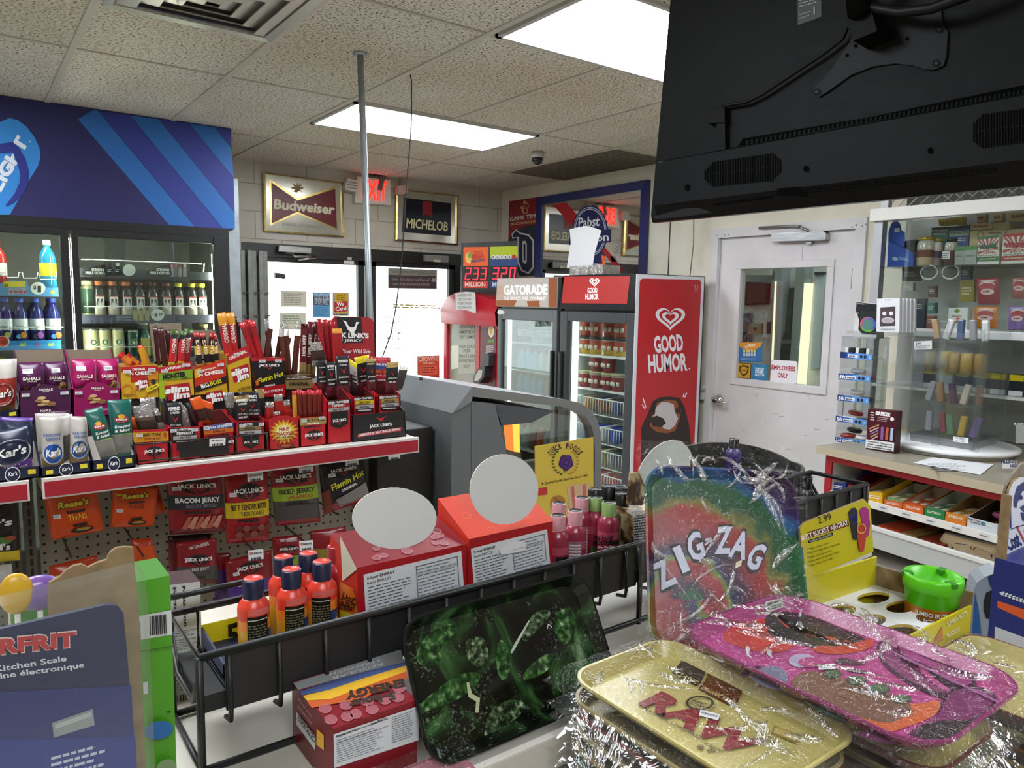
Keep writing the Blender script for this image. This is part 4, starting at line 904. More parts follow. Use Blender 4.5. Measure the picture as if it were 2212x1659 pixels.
def mk(c):
 b = MB(); b.lathe(c, [(.03,0, '#c9c392/.3'),(.033,.01, '#c9c392/.3'),(.033,.15, '#2f4a3a/.3'),(.02,.175, '#8b8a6a/.2')],14); k = MB(); k.lathe(c, [(.026,.174, '#cdc9a0'),(.026,.195, '#cdc9a0')],14)
 return T('coffee_bottle', 'green coffee bottle with a cream cap at the left end of the upper right-hand shelf', 'bottle', dict(bottle=b, cap=k), 'coffee bottles')
rowof((150,),w3,zB,mk,2)
def can(col, who, h=.185, r=.036, top='#c9c8b8/.25/.8'):
 def mk(c):
  b = MB(); b.lathe(c,[(r * .85,0,top),(r,.012,top),(r,h * .9,col),(r * .86,h * .97,top),(r * .82,h * .985,top),(r * .8,h * .97,top)],18)
  pl = PY(c.y - r - .0008)
  for s_, m_ in ((.019, '#e4e2c4'),(.0165, '#33664c'),(.009, '#e4e2c4')): b.face([pl.w(c.x + s_ * math.cos(R(30 * i)), c.z + h * .55 + s_ * math.sin(R(30 * i)),.0005 * (.02 - s_) * 100) for i in range(12)], m_)
  return T('coffee_can', '%s coffee can on the lower shelf behind the right cooler door' % who, 'can', b, '%s coffee cans' % who)
 return mk
rowof((172,322,500), w3, zC, can('#cfc897/.3', 'cream'),3,.09); rowof((690,), w3, zC, can('#23463f/.3', 'dark green', .175),3,.09)
def mk(c):
 b = MB(); b.lathe(c, [(.033,0, '#6f7f52/.15'),(.036,.02, '#8b8a52/.15'),(.036,.12, '#b9a95e/.15'),(.02,.17, '#3f6a58/.15'),(.018,.2, '#3f6a58/.15')],14); k = MB(); k.lathe(c, [(.02,.2, '#cfd6cf'),(.02,.212, '#cfd6cf')],14)
 return T('coffee_bottle', 'glass coffee bottle beside the dark green cans on the lower shelf', 'bottle', dict(bottle=b, cap=k), 'glass coffee bottles')
rowof((850,985),w3,zC,mk,2)
rowof((1640,), w3, zC, lambda c: bottle('shake_bottle', 'shake bottle with a pale yellow cap at the right end of the lower shelf', c, .034,.2, '#55524a/.2', '#d3cd7a', 'pale yellow capped shakes'),2)
def dk(lab,cap,name,label,grp,liq,h=.235):
 return lambda c: bottle(name,label,c,.037,h,liq,cap,grp,lab)
rowof(((60,1000),(225,1000),(405,1000),(590,1000)), w2, zL2, dk('#d9dfe4', '#2b4fc0', 'water_bottle', 'dark blue fruit water bottle on the second shelf behind the left cooler door', 'fruit water bottles', '#232a6a/.12'),3)
pfb = PY(YS + .012)
for xp, cols in ((60,('#b7b53a', '#2c2c30')),(240,('#cf8a2a', '#5a9cc0')),(430,('#a05ab0', '#2c2c30')),(630,('#e0702a', '#2f86cc'))):
 b = MB(); b.disc(pfb, w2(xp + 25,1265),7,7, cols[0],.001,12); b.disc(pfb, w2(xp - 25,1280),6,5, cols[1],.001,12); b.text(pfb, 'clear', w2(xp - 60,1180), w2(xp + 30,1180),5, '#26262a', .002); b.text(pfb, 'fruit', w2(xp - 40,1225), w2(xp + 30,1225),6, '#26262a', .002)
 T('bottle_label', 'fruit picture on the %s blue water bottle of the left door' % {60: 'leftmost', 240: 'second', 430: 'third', 630: 'rightmost'}[xp], 'label', b)
def mk(c):
 o = bottle('vitamin_bottle', 'blue drink bottle with a yellow label on the top shelf behind the left door', c, .042,.265, '#1f7ba8/.12', '#d5d9d6', None, '#d8c41f'); return o
rowof(((535,500),),w2,zL1,mk,1)
rowof(((-25,500),), w2, zL1, lambda c: bottle('vitamin_bottle', 'red drink bottle at the left edge of the picture inside the cooler', c, .042,.25, '#a3201f/.12', '#8f2020', None, '#d9d4d4'),1)
for xp, col, who in ((20, '#cdbf2a', 'yellow'),(190, '#8f8f90', 'grey'),(405, '#d9532c', 'orange'),(595, '#d9628c', 'pink')):
 rowof(((xp, 1470),), w2, zL3, lambda c: bottle('water_bottle', 'bottle with a %s cap low behind the left cooler door' % who, c, .037,.235, '#a9a9ae/.12', col, who + ' capped bottles'),2)
# ------------------------------------------------------------------ printed boxes and filled bags
class Lbl:
 """prints on a box front or bag in its own 0-1 coordinates (s to the right, t downwards)"""
 def __init__(s,mb,pl,c4,lift=.0005):
  s.b = mb; s.pl = pl; s.c = c4; s.L = lift; s.h = (math.dist(c4[0],c4[3]) + math.dist(c4[1],c4[2])) / 2
 def P(s,x,y):
  a,b,c,d = s.c
  return tuple((a[i] * (1 - x) + b[i] * x) * (1 - y) + (d[i] * (1 - x) + c[i] * x) * y for i in (0,1))
 def up(s): s.L += .0003; return s.L
 def p(s,pts,m): s.b.poly(s.pl,[s.P(pts[i],pts[i + 1]) for i in range(0,len(pts),2)],m,s.up()); return s
 def r(s,x0,y0,x1,y1,m): return s.p((x0,y0,x1,y0,x1,y1,x0,y1),m)
 def t(s,t,x0,x1,y,h,m,dy=0,bold=.03,sh=0): s.b.text(s.pl,t,s.P(x0,y),s.P(x1,y + dy),h * s.h,m,s.up(),bold,sh); return s
 def d(s,x,y,rx,ry,m,inner=0,n=20):
  P = [(x + rx * math.cos(2 * math.pi * i / n),y + ry * math.sin(2 * math.pi * i / n)) for i in range(n)]; s.up()
  if inner:
   for i in range(n):
    (a,b),(c,d) = P[i],P[(i + 1) % n]; f = lambda u,v: s.P(x + (u - x) * inner,y + (v - y) * inner)
    s.b.poly(s.pl,[s.P(a,b),s.P(c,d),f(c,d),f(a,b)],m,s.L)
  else: s.b.poly(s.pl,[s.P(*q) for q in P],m,s.L)
  return s
 def f(s,x0,y0,x1,y1,n,m,seed=1,fill=.5): s.b.fine(s.pl,[s.P(x0,y0),s.P(x1,y0),s.P(x1,y1),s.P(x0,y1)],n,m,s.up(),fill,seed); return s
 def sticker(s, x, y, w=.22, h=.08, m='#dfdfe2'): s.r(x, y, x + w, y + h, m); return s.f(x + .02, y + .015, x + w - .02, y + h - .015,2, '#8a8a90', int(x * 99))
 def jl(s, x, y, w, h, txt='#f2f0ee', bg='#1c1416'):
  q = lambda L_: [v for i in range(0,len(L_),2) for v in (x + L_[i] * w,y + L_[i + 1] * h)]
  s.p(q((-.42,-.12,-.3,-.34,-.1,-.38,0,-.46,.1,-.38,.3,-.34,.42,-.12,.38,.3,0,.5,-.38,.3)),bg)
  s.p(q((-.2,.14,-.07,.2,-.04,.34,0,.4,.04,.34,.07,.2,.2,.14,.1,.3,0,.48,-.1,.3)), '#a8242a')
  return s.t("JACK LINK'S", x - w * .56, x + w * .56, y + .1 * h, .26 * h, txt, bold=.035)
 def slim(s,x0,y0,x1,y1,k=.1):
  s.p((x0, y0 + k, x1, y0, x1 + .02, y1 - k, x0 + .1, y1), '#a51722')
  w,h = x1 - x0,y1 - y0
  s.t('slim', x0 + .02, x1 - .03, y0 + h * .52 + k * .5, h * .34, '#f4f2ee', -k * .9,.05,.12); return s.t('jim', x0 + w * .3, x1 - .01, y0 + h * .86 + k * .3, h * .34, '#f4f2ee', -k * .7,.05,.12)
 def kars(s, x, y, r, ry, col, txt='#f4f4f2'):
  s.d(x, y, r, ry, col); return s.t("Kar's", x - r * .82, x + r * .8, y + ry * .28, ry * .75, txt, -.02,.03,.2)
def box(name, label, pl, c4, depth, m, side, zb, deco=None, cat='carton', group=None):
 q = [list(pl.q(*p)) for p in c4]
 if zb is not None: q[2][1] = q[3][1] = zb - pl.o.z
 b = MB(); A = [pl.w(*p) for p in q]; B = [a - pl.n * depth for a in A]; b.hexa(A,B,[m,side,side,side,side,side])
 if deco: deco(Lbl(b,pl,c4))
 return T(name,label,cat,b,group)
def tray(name, label, pl, c4, depth, m, inside, zb, back=0, deco=None, cat='display box', group=None, arch=None, sidem=None):
 """open display box: front, two sides rising to a back panel 'back' m higher than the front"""
 q = [list(pl.q(*p)) for p in c4]; q[2][1] = q[3][1] = zb - pl.o.z
 th = .0025; b = MB(); n = pl.n; sm = sidem or m
 top = [q[0]] + ([list(pl.q(*p)) for p in arch] if arch else []) + [q[1]]
 o = top + [q[2],q[3]]; F = [pl.w(*p) for p in o]; k = len(F)
 b.mesh(F + [f - n * th for f in F],[tuple(range(k)),tuple(range(2 * k - 1,k - 1,-1))] + [(i,i + k,(i + 1) % k + k,(i + 1) % k) for i in range(k)],[m,inside] + [sm] * k)
 up = V((0,0,1))
 for i,j,d in ((0,3,1),(1,2,-1)):
  a = pl.w(*q[i]); c = pl.w(*q[j]); e = pl.ux * (th * d)
  A = [a,c,c - n * depth,a - n * depth + up * back]; b.hexa(A,[p + e for p in A],[sm,inside] + [sm] * 4)
 A = [pl.w(*q[0]) - n * depth + up * back,pl.w(*q[1]) - n * depth + up * back,pl.w(*q[2]) - n * depth,pl.w(*q[3]) - n * depth]
 b.hexa(A,[p - n * th for p in A],[inside,sm] + [sm] * 4)
 A = [pl.w(*q[3]),pl.w(*q[2]),pl.w(*q[2]) - n * depth,pl.w(*q[3]) - n * depth]; b.hexa([p + up * th for p in A],A,[inside] + [sm] * 5)
 if deco: deco(Lbl(b,pl,c4))
 return T(name,label,cat,b,group)
def bag(name, label, pl, c4, th, bands, deco=None, group=None, cat='bag', nx=9, ny=12, crimp=.07, seed=0, sub=None):
 """filled pouch: swollen front and back sheets with crimped ends; bands = [(t where the colour ends, material)]"""
 q = [V(pl.q(*p)) for p in c4]
 du = ((q[1] - q[0]) + (q[2] - q[3])) / 2; dv = ((q[3] - q[0]) + (q[2] - q[1])) / 2; c = sum(q,V((0,0))) / 4; det = du.x * dv.y - du.y * dv.x
 def hf(u,v):
  d = V((u,v)) - c; s = (d.x * dv.y - d.y * dv.x) / det + .5; t = (du.x * d.y - du.y * d.x) / det + .5
  s = min(1,max(0,s)); t = min(1,max(0,(t - crimp) / (1 - 2 * crimp)))
  e = (4 * s * (1 - s)) ** .5 * (4 * t * (1 - t)) ** .5
  return th * (.5 * e + .10 * e * noise.noise(V((s * 3.1 + seed,t * 4.3,seed * 1.7))) ) + .0012 * noise.noise(V((s * 9 + seed,t * 7,3)))
 pz = PL(pl.o,pl.ux,pl.uy,hf); b = MB()
 P = lambda s,t: (q[0].lerp(q[1],s)).lerp(q[3].lerp(q[2],s),t)
 vs = []; fs = []; ms = []
 for j in range(ny + 1):
  for i in range(nx + 1): p = P(i / nx,j / ny); vs.append(pz.w(p.x,p.y))
 k = len(vs)
 for j in range(ny + 1):
  for i in range(nx + 1): p = P(i / nx,j / ny); vs.append(pl.w(p.x,p.y,-hf(p.x,p.y) * .8 - .0006))
 for j in range(ny):
  m = next((mm for tt,mm in bands if (j + .5) / ny <= tt),bands[-1][1])
  for i in range(nx):
   a = j * (nx + 1) + i; fs += [(a,a + nx + 1,a + nx + 2,a + 1),(k + a,k + a + 1,k + a + nx + 2,k + a + nx + 1)]; ms += [m,m]
  for a in (j * (nx + 1),j * (nx + 1) + nx): fs.append((a,a + k,a + k + nx + 1,a + nx + 1)); ms.append(m)
 for i in range(nx): fs += [(i,i + 1,k + i + 1,k + i),(ny * (nx + 1) + i,k + ny * (nx + 1) + i,k + ny * (nx + 1) + i + 1,ny * (nx + 1) + i + 1)]; ms += [bands[0][1],bands[-1][1]]
 b.mesh(vs,fs,ms,True)
 if deco: deco(Lbl(b,pz,c4,.0012))
 if sub: return T(name,label,cat,dict(pouch=b,**sub),group)
 return T(name,label,cat,b,group)
def stick(pl, a, b, w, bands, th=.012, deco=None, name='meat_stick', label='', group=None, cat='meat stick'):
 """slim wrapped stick from its foot a up to its tip b (picture px), w px wide"""
 d = V((b[0] - a[0],b[1] - a[1])).normalized(); e = (-d.y * w / 2,d.x * w / 2)
 c4 = [(b[0] - e[0],b[1] - e[1]),(b[0] + e[0],b[1] + e[1]),(a[0] + e[0],a[1] + e[1]),(a[0] - e[0],a[1] - e[1])]
 if c4[0][0] > c4[1][0]: c4 = [c4[1],c4[0],c4[3],c4[2]]
 return bag(name,label,pl,c4,th,bands,deco,group,cat,2,8,.04,seed=a[0])
# ------------------------------------------------------------------ snack gondola
def pegmat():
 m, n, l, b = newmat('pegboard'); tc = n.new('ShaderNodeTexCoord'); sx = n.new('ShaderNodeSeparateXYZ'); l.new(tc.outputs['Object'], sx.inputs[0])
 def mth(op,a,v=None):
  q = n.new('ShaderNodeMath'); q.operation = op
  for i,x in enumerate((a,v)):
   if x is None: continue
   if isinstance(x,(int,float)): q.inputs[i].default_value = x
   else: l.new(x,q.inputs[i])
  return q.outputs[0]
 f = [mth('POWER', mth('SUBTRACT', mth('FRACT', mth('DIVIDE', sx.outputs[a],.0254)),.5),2) for a in (0,2)]
 r = mth('LESS_THAN', mth('ADD', f[0], f[1]),.022)
 mx = n.new('ShaderNodeMixRGB'); l.new(r, mx.inputs[0]); mx.inputs[1].default_value = lin('#8f8577'); mx.inputs[2].default_value = lin('#0c0b0a'); l.new(mx.outputs[0], b.inputs['Base Color']); b.inputs['Roughness'].default_value = .6
pegmat()
noisemat('shelf_beige', 9,[(.3, '#b9b4a8'),(.7, '#cdc8bc')],.5)
SZ = 1.19; XE = 1.05
board = MB(); board.box((.14,2.30,.1),(XE, 2.312, SZ - .02), 'pegboard'); b2 = MB(); b2.box((-.8,2.30,.1),(.06,2.312, SZ - .02), 'pegboard')
ups = []
for x in (.085,.118,XE + .012):
 q = MB(); q.box((x - .012,2.27,0),(x + .012,2.31, SZ - .02), '#5d564c/.5')
 for i in range(40): q.box((x - .003,2.268,.1 + .027 * i),(x + .003,2.2705,.118 + .027 * i), '#12110f')
 ups.append(q)
shl = [MB(),MB()]
for q,a,c in ((shl[0],.126,XE + .02),(shl[1],-.8,.102)):
 q.box((a, 1.905, SZ - .03),(c, 2.75, SZ), 'shelf_beige')
rails = []
for a,c in ((.126,XE + .02),(-.8,.102)):
 q = MB(); q.box((a, 1.893, SZ - .042),(c, 1.904, SZ + .003), '#d8d4d0/.4'); q.box((a + .004,1.8915, SZ - .038),(c - .004,1.8931, SZ - .004), '#a3202f/.35'); rails.append(q)
base = MB(); base.box((-.8,1.95,0),(XE + .02,2.7,.14), 'shelf_beige')
T('snack_gondola', 'beige shop gondola with a red-edged top shelf and pegboard back', 'shelving', dict(pegboard=[board, b2], upright=ups, top_shelf=shl, price_rail=rails, base_deck=base))
b = MB(); b.rbox((1.085,2.20,0),(1.30,2.45, SZ - .03), '#1a1918/.5', .005)
T('shadow_block', 'black block put in for the shadow between the gondola end and the grey merchandiser', 'stand', b)  # added black block paints the shade in the gap past the gondola
b = MB(); b.box((.345,2.125, SZ),(1.0,2.45,1.33), '#231b1b/.5'); b.box((.08,2.125, SZ),(.3449,2.45,1.29), '#231b1b/.5'); T('display_riser', 'dark riser under the back row of snack cartons', 'riser', b)
PB = PY(2.12); PF = PY(1.945); RZ = 1.33
RED, BLK, YEL = '#b01c26/.35', '#17151a/.4', '#d6b41f/.35'
# back row ------------------------------------------------------------
def nuts(l, x, y, s, col='#b08a5c'):
 rd = random.Random(int(x * 100))
 for i in range(5):
  a = rd.random() * 6.3; l.d(x + s * .7 * math.cos(a), y + s * .8 * math.sin(a), s * .55, s * .38,('#b8935f', '#8d6238', '#cda973')[i % 3], n=10)
for nm, lab, m, c4, arch, bags_, word in (('snack_box', 'dark purple nut display box with a rounded front flap', '#44163f/.35', z5(188,575,716,555,712,800,190,835), z5(300,568,345,530,440,506,540,522,605,556),(z5(162,292,436,284,440,590,175,600), z5(436,288,656,276,690,580,440,590)), 'MAPLE PECANS'),
                                     ('snack_box', 'magenta nut display box right of the dark purple one', '#8c1152/.35', z5(722,555,1205,545,1190,770,725,800), z5(815,550,860,505,960,482,1060,505,1110,545),(z5(700,258,952,254,950,580,722,585), z5(955,256,1180,252,1185,570,960,580)), 'CASHEWS')):
 def deco(l):
  l.t('SAHALE', .38,.64,.02,.09, '#e9dfd6'); l.t('SNACKS', .45,.57,.08,.03, '#e9dfd6'); nuts(l, .5,.4,.16); nuts(l, .52,.55,.14)
  l.sticker(.05,.1,.15,.12); l.sticker(.78,.08,.15,.12)
  if word[0] == 'M': l.t('MAPLE', .4,.6,.84,.09, '#e9dfd6'); l.t('PECANS', .33,.68,.97,.1, '#e9dfd6')
  l.f(.6,.85,.95,.93,2, '#cbb4c4', 4)
 tray(nm, lab, PB, c4,.13, m, '#8a7a6a', 1.29,.09, deco, arch=arch)
 for i,q in enumerate(bags_):
  def bd(l): l.r(.2 + .1 * i, .2,.58 + .1 * i, .34, '#dfdfe2'); l.f(.24 + .1 * i, .23,.54 + .1 * i, .31,2, '#8a8a90', 2); l.t('SAHALE', .2,.86,.56,.1, '#efe6dd'); l.t('SNACKS', .36,.7,.62,.035, '#efe6dd'); nuts(l, .45 + .2 * i, .85,.2); nuts(l, .7,.8,.15)
  bag('nut_pouch', '%s nut pouch standing in the %s display box' % (('left', 'right')[i], 'dark purple' if word[0] == 'M' else 'magenta'), PY(2.15 + .02 * i), q, .035,[(1, '#51204a/.25' if word[0] == 'M' else '#a3195f/.25')], bd, seed=i + len(word))
def slimbox(lab,c4,depth,deco,side,back=None):
 return box('snack_carton', lab, PB, c4, depth, '#c9a227/.35', side, RZ, deco)
def d1(l):
 l.r(0,0,1,.17, RED); l.r(.25,.17,.68,.5, '#b5261f/.35'); l.d(.15,.75,.16,.2, '#c97a1c/.35', .7); l.d(.5,.85,.2,.2, '#d0882a/.35', .75); l.r(.72,.2,1,.45, '#c9821f/.35')
 l.t('ORIGINAL', .3,.66,.13,.08, '#f1ede6'); l.t("'N CHEESE", .2,.82,.27,.11, '#7c141a', bold=.06); l.t("'N CHEESE", .2,.82,.27,.11, '#f6f2ea'); l.slim(.34,.36,.72,.74,.08)
 l.d(.86,.5,.07,.08, '#2b2718'); l.p((.65,.7,1,.55,1,.68,.68,.84), '#e3cf2a'); l.t('7g PROTEIN', .7,.97,.78,.05, '#2b2718', -.13); l.sticker(.05,.1,.2,.1); l.sticker(.72,.08,.2,.1); l.f(.03,.88,.4,.97,2, '#7c5a14')
slimbox('short yellow snack-stick carton with a red top band', z5(1205,335,1572,320,1578,635,1215,642),.12, d1, '#a3771a/.4')
def d2(l):
 l.p((0,.0,1,-.16,1,.06,0,.17), RED); l.p((0,.17,1,.06,1,.3,0,.38), '#7da32a/.35'); l.t('ORIGINAL', .2,.93,.08,.075, '#f1ede6', -.1); l.t('MONSTER', .12,.8,.33,.13, '#17180f', -.08,.06); l.t('SIZE', .66,.84,.34,.05, '#17180f', -.03)
 l.slim(.14,.42,.88,.93,.1); l.p((0,.38,.14,.37,.2,1.3,0,1.3), '#9db42a/.35'); l.sticker(.08,.05,.2,.09); l.sticker(.68,-.1,.25,.08)
slimbox('tall green and yellow carton with a black slanted word', z6(338,445,582,440,598,700,348,700),.12, d2, '#8f9a24/.4')
def d3(l):
 l.p((0,-.02,1,-.22,1,.45,0,.55), '#c4301f/.35'); l.p((0,-.02,.22,-.06,.18,.2,0,.25), '#d5a62a/.35'); l.t('ORIGINAL', .3,.72,.05,.05, '#f4ecd8', -.05); l.t("'N CHEESE", .1,.92,.2,.1, '#f6f2ea', -.05,.04)
 l.p((0,.5,1,.24,1,.42,0,.68), '#1a191c/.4'); l.t('BIG', .2,.45,.56,.12, '#f4f2ea', -.06); l.t('BOSS', .48,.85,.49,.12, '#dfcb2a', -.07); l.slim(.3,.62,.84,1.0,.08); l.sticker(.1,0,.2,.08); l.sticker(.74,-.12,.2,.08)
slimbox('red and yellow carton with a slanted black band', z6(596,465,820,440,838,700,606,700),.12, d3, '#9b2a1c/.4')
def d4(l): l.p((0,.0,1,-.14,1,.14,0,.27), RED); l.t('ORIGINAL', .1,.9,.17,.09, '#f4ecd8', -.13); l.slim(.12,.32,.92,.76,.09); l.t('6g PROTEIN', .4,.95,1.0,.07, '#2b2a18', -.05); l.r(.0,1.0,1,1.03, '#b3901c'); l.sticker(.3,.0,.22,.06)
slimbox('narrow pale yellow carton with a red slanted top, tallest sticks behind it', z6(828,352,988,320,1010,605,850,620),.12, d4, '#b08a1f/.4')
def d5(l):
 l.r(0,0,1,.08, RED); l.jl(.52,.2,.56,.26); l.t('Flamin Hot', .1,.95,.68,.13, '#d9d42a', -.2,.02,.2); l.t('ORIGINAL', .3,.68,.8,.06, '#f0eeea', -.05); l.p((0,.82,1,.7,1,1.05,0,1.05), '#a5161f/.35'); l.t('MEAT STICKS', .08,.92,.98,.06, '#f4e9e4', -.1); l.sticker(.22,.04,.2,.08); l.sticker(.7,.04,.2,.08)
 l.p((.0,.62,.12,.56,.1,.72,0,.75), '#c96a1f/.4')
box('snack_carton', 'black snack-stick carton with yellow slanted script', PB, z6(1000,378,1244,375,1246,640,1050,640),.12, BLK, '#7c141c/.4', RZ, d5)
def d6(l): l.r(0,0,1,.3, '#3b2c1e/.4'); l.f(.05,.05,.95,.25,2, '#d9cdb8', 5,.5); l.t('ORIGINAL', .12,.88,.7,.24, '#1c150e'); l.r(0,.95,1,1.0, '#5c4a2c')
box('snack_carton', 'brown carton of long sticks in the middle of the back row', PB, z6(1250,505,1440,497,1446,600,1252,602),.12, '#8c7448/.4', '#5c4a2c', RZ, d6)
# header card and tall back panels
b = MB(); c4 = z6(1570,72,1868,85,1885,365,1600,380); pz = PY(2.22); q = z6(1600,75,1840,84,1868,98,1880,120,1886,400,1600,400,1575,110)
b.slab(pz, q, .003, '#a02028/.4', '#7a1a20'); l = Lbl(b, pz, c4,.0035); l.r(.14,.02,.74,.64, '#1f1d20/.4'); l.t("JACK LINK'S", -.12,.88,.5,.12, '#f0eeec', .03,.05); l.t('BEEF JERKY', -.1,.72,.6,.065, '#f0eeec', .02); l.t('Your Wild Side', .2,.9,.88,.1, '#f0e8e6', .03,.02)
l.p((.28,.1,.36,.12,.4,.22,.45,.26,.53,.26,.57,.22,.6,.13,.68,.13,.62,.2,.58,.32,.53,.38,.51,.47,.46,.47,.44,.38,.38,.32,.34,.2), '#f0eeec')
b.slab(pz, z6(1700,380,1760,380,1760,800,1700,800),.002, '#7a1a20')
q_ = [v.z for v in b.v]; dz = 0
for v in b.v:
 if v.z < SZ + .12: v.z = max(v.z,SZ)
T('header_card', 'red and black jerky header card with a white bull-horn mark', 'sign card', b)
for lab, c4, m in (('brown cardboard back panel of the green and yellow carton', z6(272,132,500,124,512,420,312,420), 'greyboard'),('grey cardboard back panel behind the carton with the black band', z6(590,178,740,172,815,380,600,400), 'greyboard')):
 b = MB(); pq = PY(2.255); b.slab(pq, c4,.003, m); b.slab(pq, z6(300,400,500,400,500,640,300,640) if '132' in str(c4) or 'green' in lab else z6(600,380,800,380,800,640,600,640),.003, m)
 for v in b.v: v.z = max(v.z,RZ)
 T('carton_back', lab, 'card panel', b)
# sticks ---------------------------------------------------------------
def sticks(lst, y, lab, grp, bands, th=.011, txt=None, tc='#f0e2d8', w0=None, foot=None):
 for i,(ax,ay,bx,by,w) in enumerate(lst):
  def deco(l):
   if txt: l.b.text(l.pl,txt,l.P(.75,.62),l.P(.75,.22),w * .3137 * .5,tc,l.up(),.02,up=(-1,0))
  stick(PY(y + .012 * (i % 3)),z6(ax,ay),z6(bx,by),w * .30137,bands,th,deco if txt else None,label=lab,group=grp)
CE = '#c48a22/.25'
sticks([(160,440,60,345,55),(215,440,110,355,45)],2.15, 'red and orange wrapped snack stick leaning left in the short yellow carton', 'sticks in the short yellow carton', [(.3, RED),(.75, '#c9772a/.25'),(1, RED)])
sticks([(250,440,205,285,40),(275,440,222,300,36)],2.16, 'cheese-coloured snack stick standing upright in the short yellow carton', 'cheese sticks in the short yellow carton', [(.15, '#c2401f/.25'),(1, CE)])
MB_ = '#3a1014/.25'
sticks([(395,470,350,160,46),(440,470,400,175,40),(345,460,312,150,30)],2.17, 'dark meat stick in the green and yellow carton', 'dark sticks in the green carton', [(.04, '#6a3d22/.3'),(1, MB_)])
sticks([(430,440,458,170,46),(480,440,500,200,38),(520,440,558,165,70),(500,430,520,180,44)],2.145, 'red labelled meat stick with a green tip in the green and yellow carton', 'red sticks in the green carton', [(.08, '#3f5a1f/.3'),(.3, BLK),(.85, RED),(1, '#b3a12a/.3')], txt='ORIGINAL')
sticks([(640,450,605,190,44),(700,440,650,195,44),(715,440,728,195,50),(760,420,745,215,30)],2.15, 'stick with a black and gold label in the carton with the black band', 'big sticks in the banded carton', [(.08, '#a3241f/.3'),(.35, '#35151a/.3'),(.6, '#c9a035/.3'),(.85, BLK),(1, '#c98a2a/.3')], txt='BIG', tc='#f2e6c0')
sticks([(850,400,788,52,62),(890,400,852,50,60)],2.14, 'tall red stick with an orange top in the narrow yellow carton', 'tall red sticks with orange tops', [(.2, '#cf8a2a/.3'),(.32, '#8e2a1f/.3'),(.92, RED),(1, '#b3a12a/.3')], txt='ORIGINAL')
sticks([(905,400,885,80,34),(925,400,908,120,30)],2.165, 'dark stick in the narrow yellow carton', 'dark sticks in the narrow carton', [(1, '#34151a/.25')])
sticks([(1050,420,935,120,42),(1080,420,960,110,40),(1060,440,975,102,48),(1090,430,1010,110,40)],2.15, 'glossy red meat stick leaning left in the black carton', 'red sticks in the black carton', [(.1, '#b5202a/.2'),(.35, '#8c1720/.2'),(1, '#a31a24/.2')])
sticks([(1105,400,1155,90,40),(1150,440,1110,95,34),(1185,400,1225,165,36),(1210,430,1295,165,44)],2.165, 'brown meat stick in a clear wrapper with a pale top in the black carton', 'clear wrapped sticks', [(.22, 'clearbag'),(1, '#4a1f1a/.2')])
sticks([(1250,500,1215,130,36),(1275,520,1245,115,44),(1310,520,1345,115,44)],2.15, 'long brown meat stick with a wide clear top in the brown carton', 'long clear-topped sticks', [(.25, 'clearbag'),(1, '#5a2a20/.2')])
sticks([(1370,500,1385,130,46),(1400,520,1430,115,44),(1440,520,1475,115,44),(1470,430,1500,120,40)],2.165, 'long dark red stick printed with white words in the brown carton', 'long dark red sticks', [(.05, '#8b7a4a/.3'),(.8, '#5c161e/.25'),(1, '#8c7448/.3')], txt='100% BEEF')
sticks([(1530,430,1490,95,36),(1560,420,1530,100,36),(1590,430,1560,105,40),(1620,420,1585,110,36)],2.15, 'long red stick with a yellow tip left of the header card', 'yellow-tipped sticks', [(.06, '#d6c51f/.3'),(1, '#9c1a24/.25')])
stick(PY(2.13), z6(1625,430), z6(1620,165),20,[(.15, '#c9891f'),(1, '#a01a22/.25')],.015, label='wide red stick pack in front of the left edge of the header card')
bag('jerky_pack', 'clear pack with one dark jerky piece standing before the long sticks', PY(2.05), z6(1425,268,1500,258,1560,430,1440,440),.012,[(.3, 'clearbag'),(.36, '#4a2c24/.3'),(.75, '#3a201a/.5'),(1, 'clearbag')])
# right-hand standing steak strips
def strip(lab,grp,c4,y,bands,words=(),seed=0):
 def deco(l):
  for w,x0,x1,yy,h,m in words: l.t(w,x0,x1,yy,h,m)
  l.p((.3,.27,.42,.31,.5,.36,.58,.31,.7,.27,.6,.35,.5,.42,.4,.35), '#a8242a'); l.t("JACK LINK'S", .12,.9,.5,.035, '#e9e6e4'); l.t('100% BEEF', .2,.82,.62,.04, '#e9e6e4')
 return bag('steak_strip', lab, PY(y), c4,.012, bands, deco, grp, nx=4, ny=12, seed=seed)
JB = [(.55, BLK),(.68, '#2a1a1e/.3'),(1, '#5c2028/.25')]
PEP = (('PEPPERED', .12,.88,.15,.06, '#e9e6e4'),('23g PROTEIN', .2,.8,.22,.03, '#e9e6e4')); GOL = (('ORIGINAL', .12,.88,.16,.05, '#c9a96a'),)
strip('narrow black peppered steak strip, leftmost of those above the tall carton', None, z6(1470,395,1540,390,1545,640,1480,640),2.03, JB, PEP[1:],1)
strip('black peppered steak strip in the middle above the tall carton', None, z6(1535,405,1605,400,1618,660,1545,670),2.02, JB, PEP, 2)
strip('tall black peppered steak strip, highest above the tall carton', None, z6(1612,362,1705,358,1705,670,1618,676),2.01, JB, PEP, 3)
strip('grey translucent steak strip standing just left of the display tray cartons', None, z6(1708,380,1762,420,1768,640,1720,640),2.03,[(.2, '#d6c51f/.3'),(.4, '#b3aeb0/.3'),(1, '#3a2026/.3')],(),4)
strip('steak strip with a yellow tab standing in the left carton of the display tray', None, z6(1742,375,1850,350,1840,650,1790,655),2.05,[(.14, '#d6c51f/.3'),(.55, BLK),(1, '#5c2028/.25')],(),5)
strip('gold-topped steak strip in the left carton of the display tray', None, z6(1820,385,1895,378,1895,640,1838,645),2.02,[(.12, '#a58a4e/.3'),(.55, BLK),(1, '#5c2028/.25')], GOL, 6)
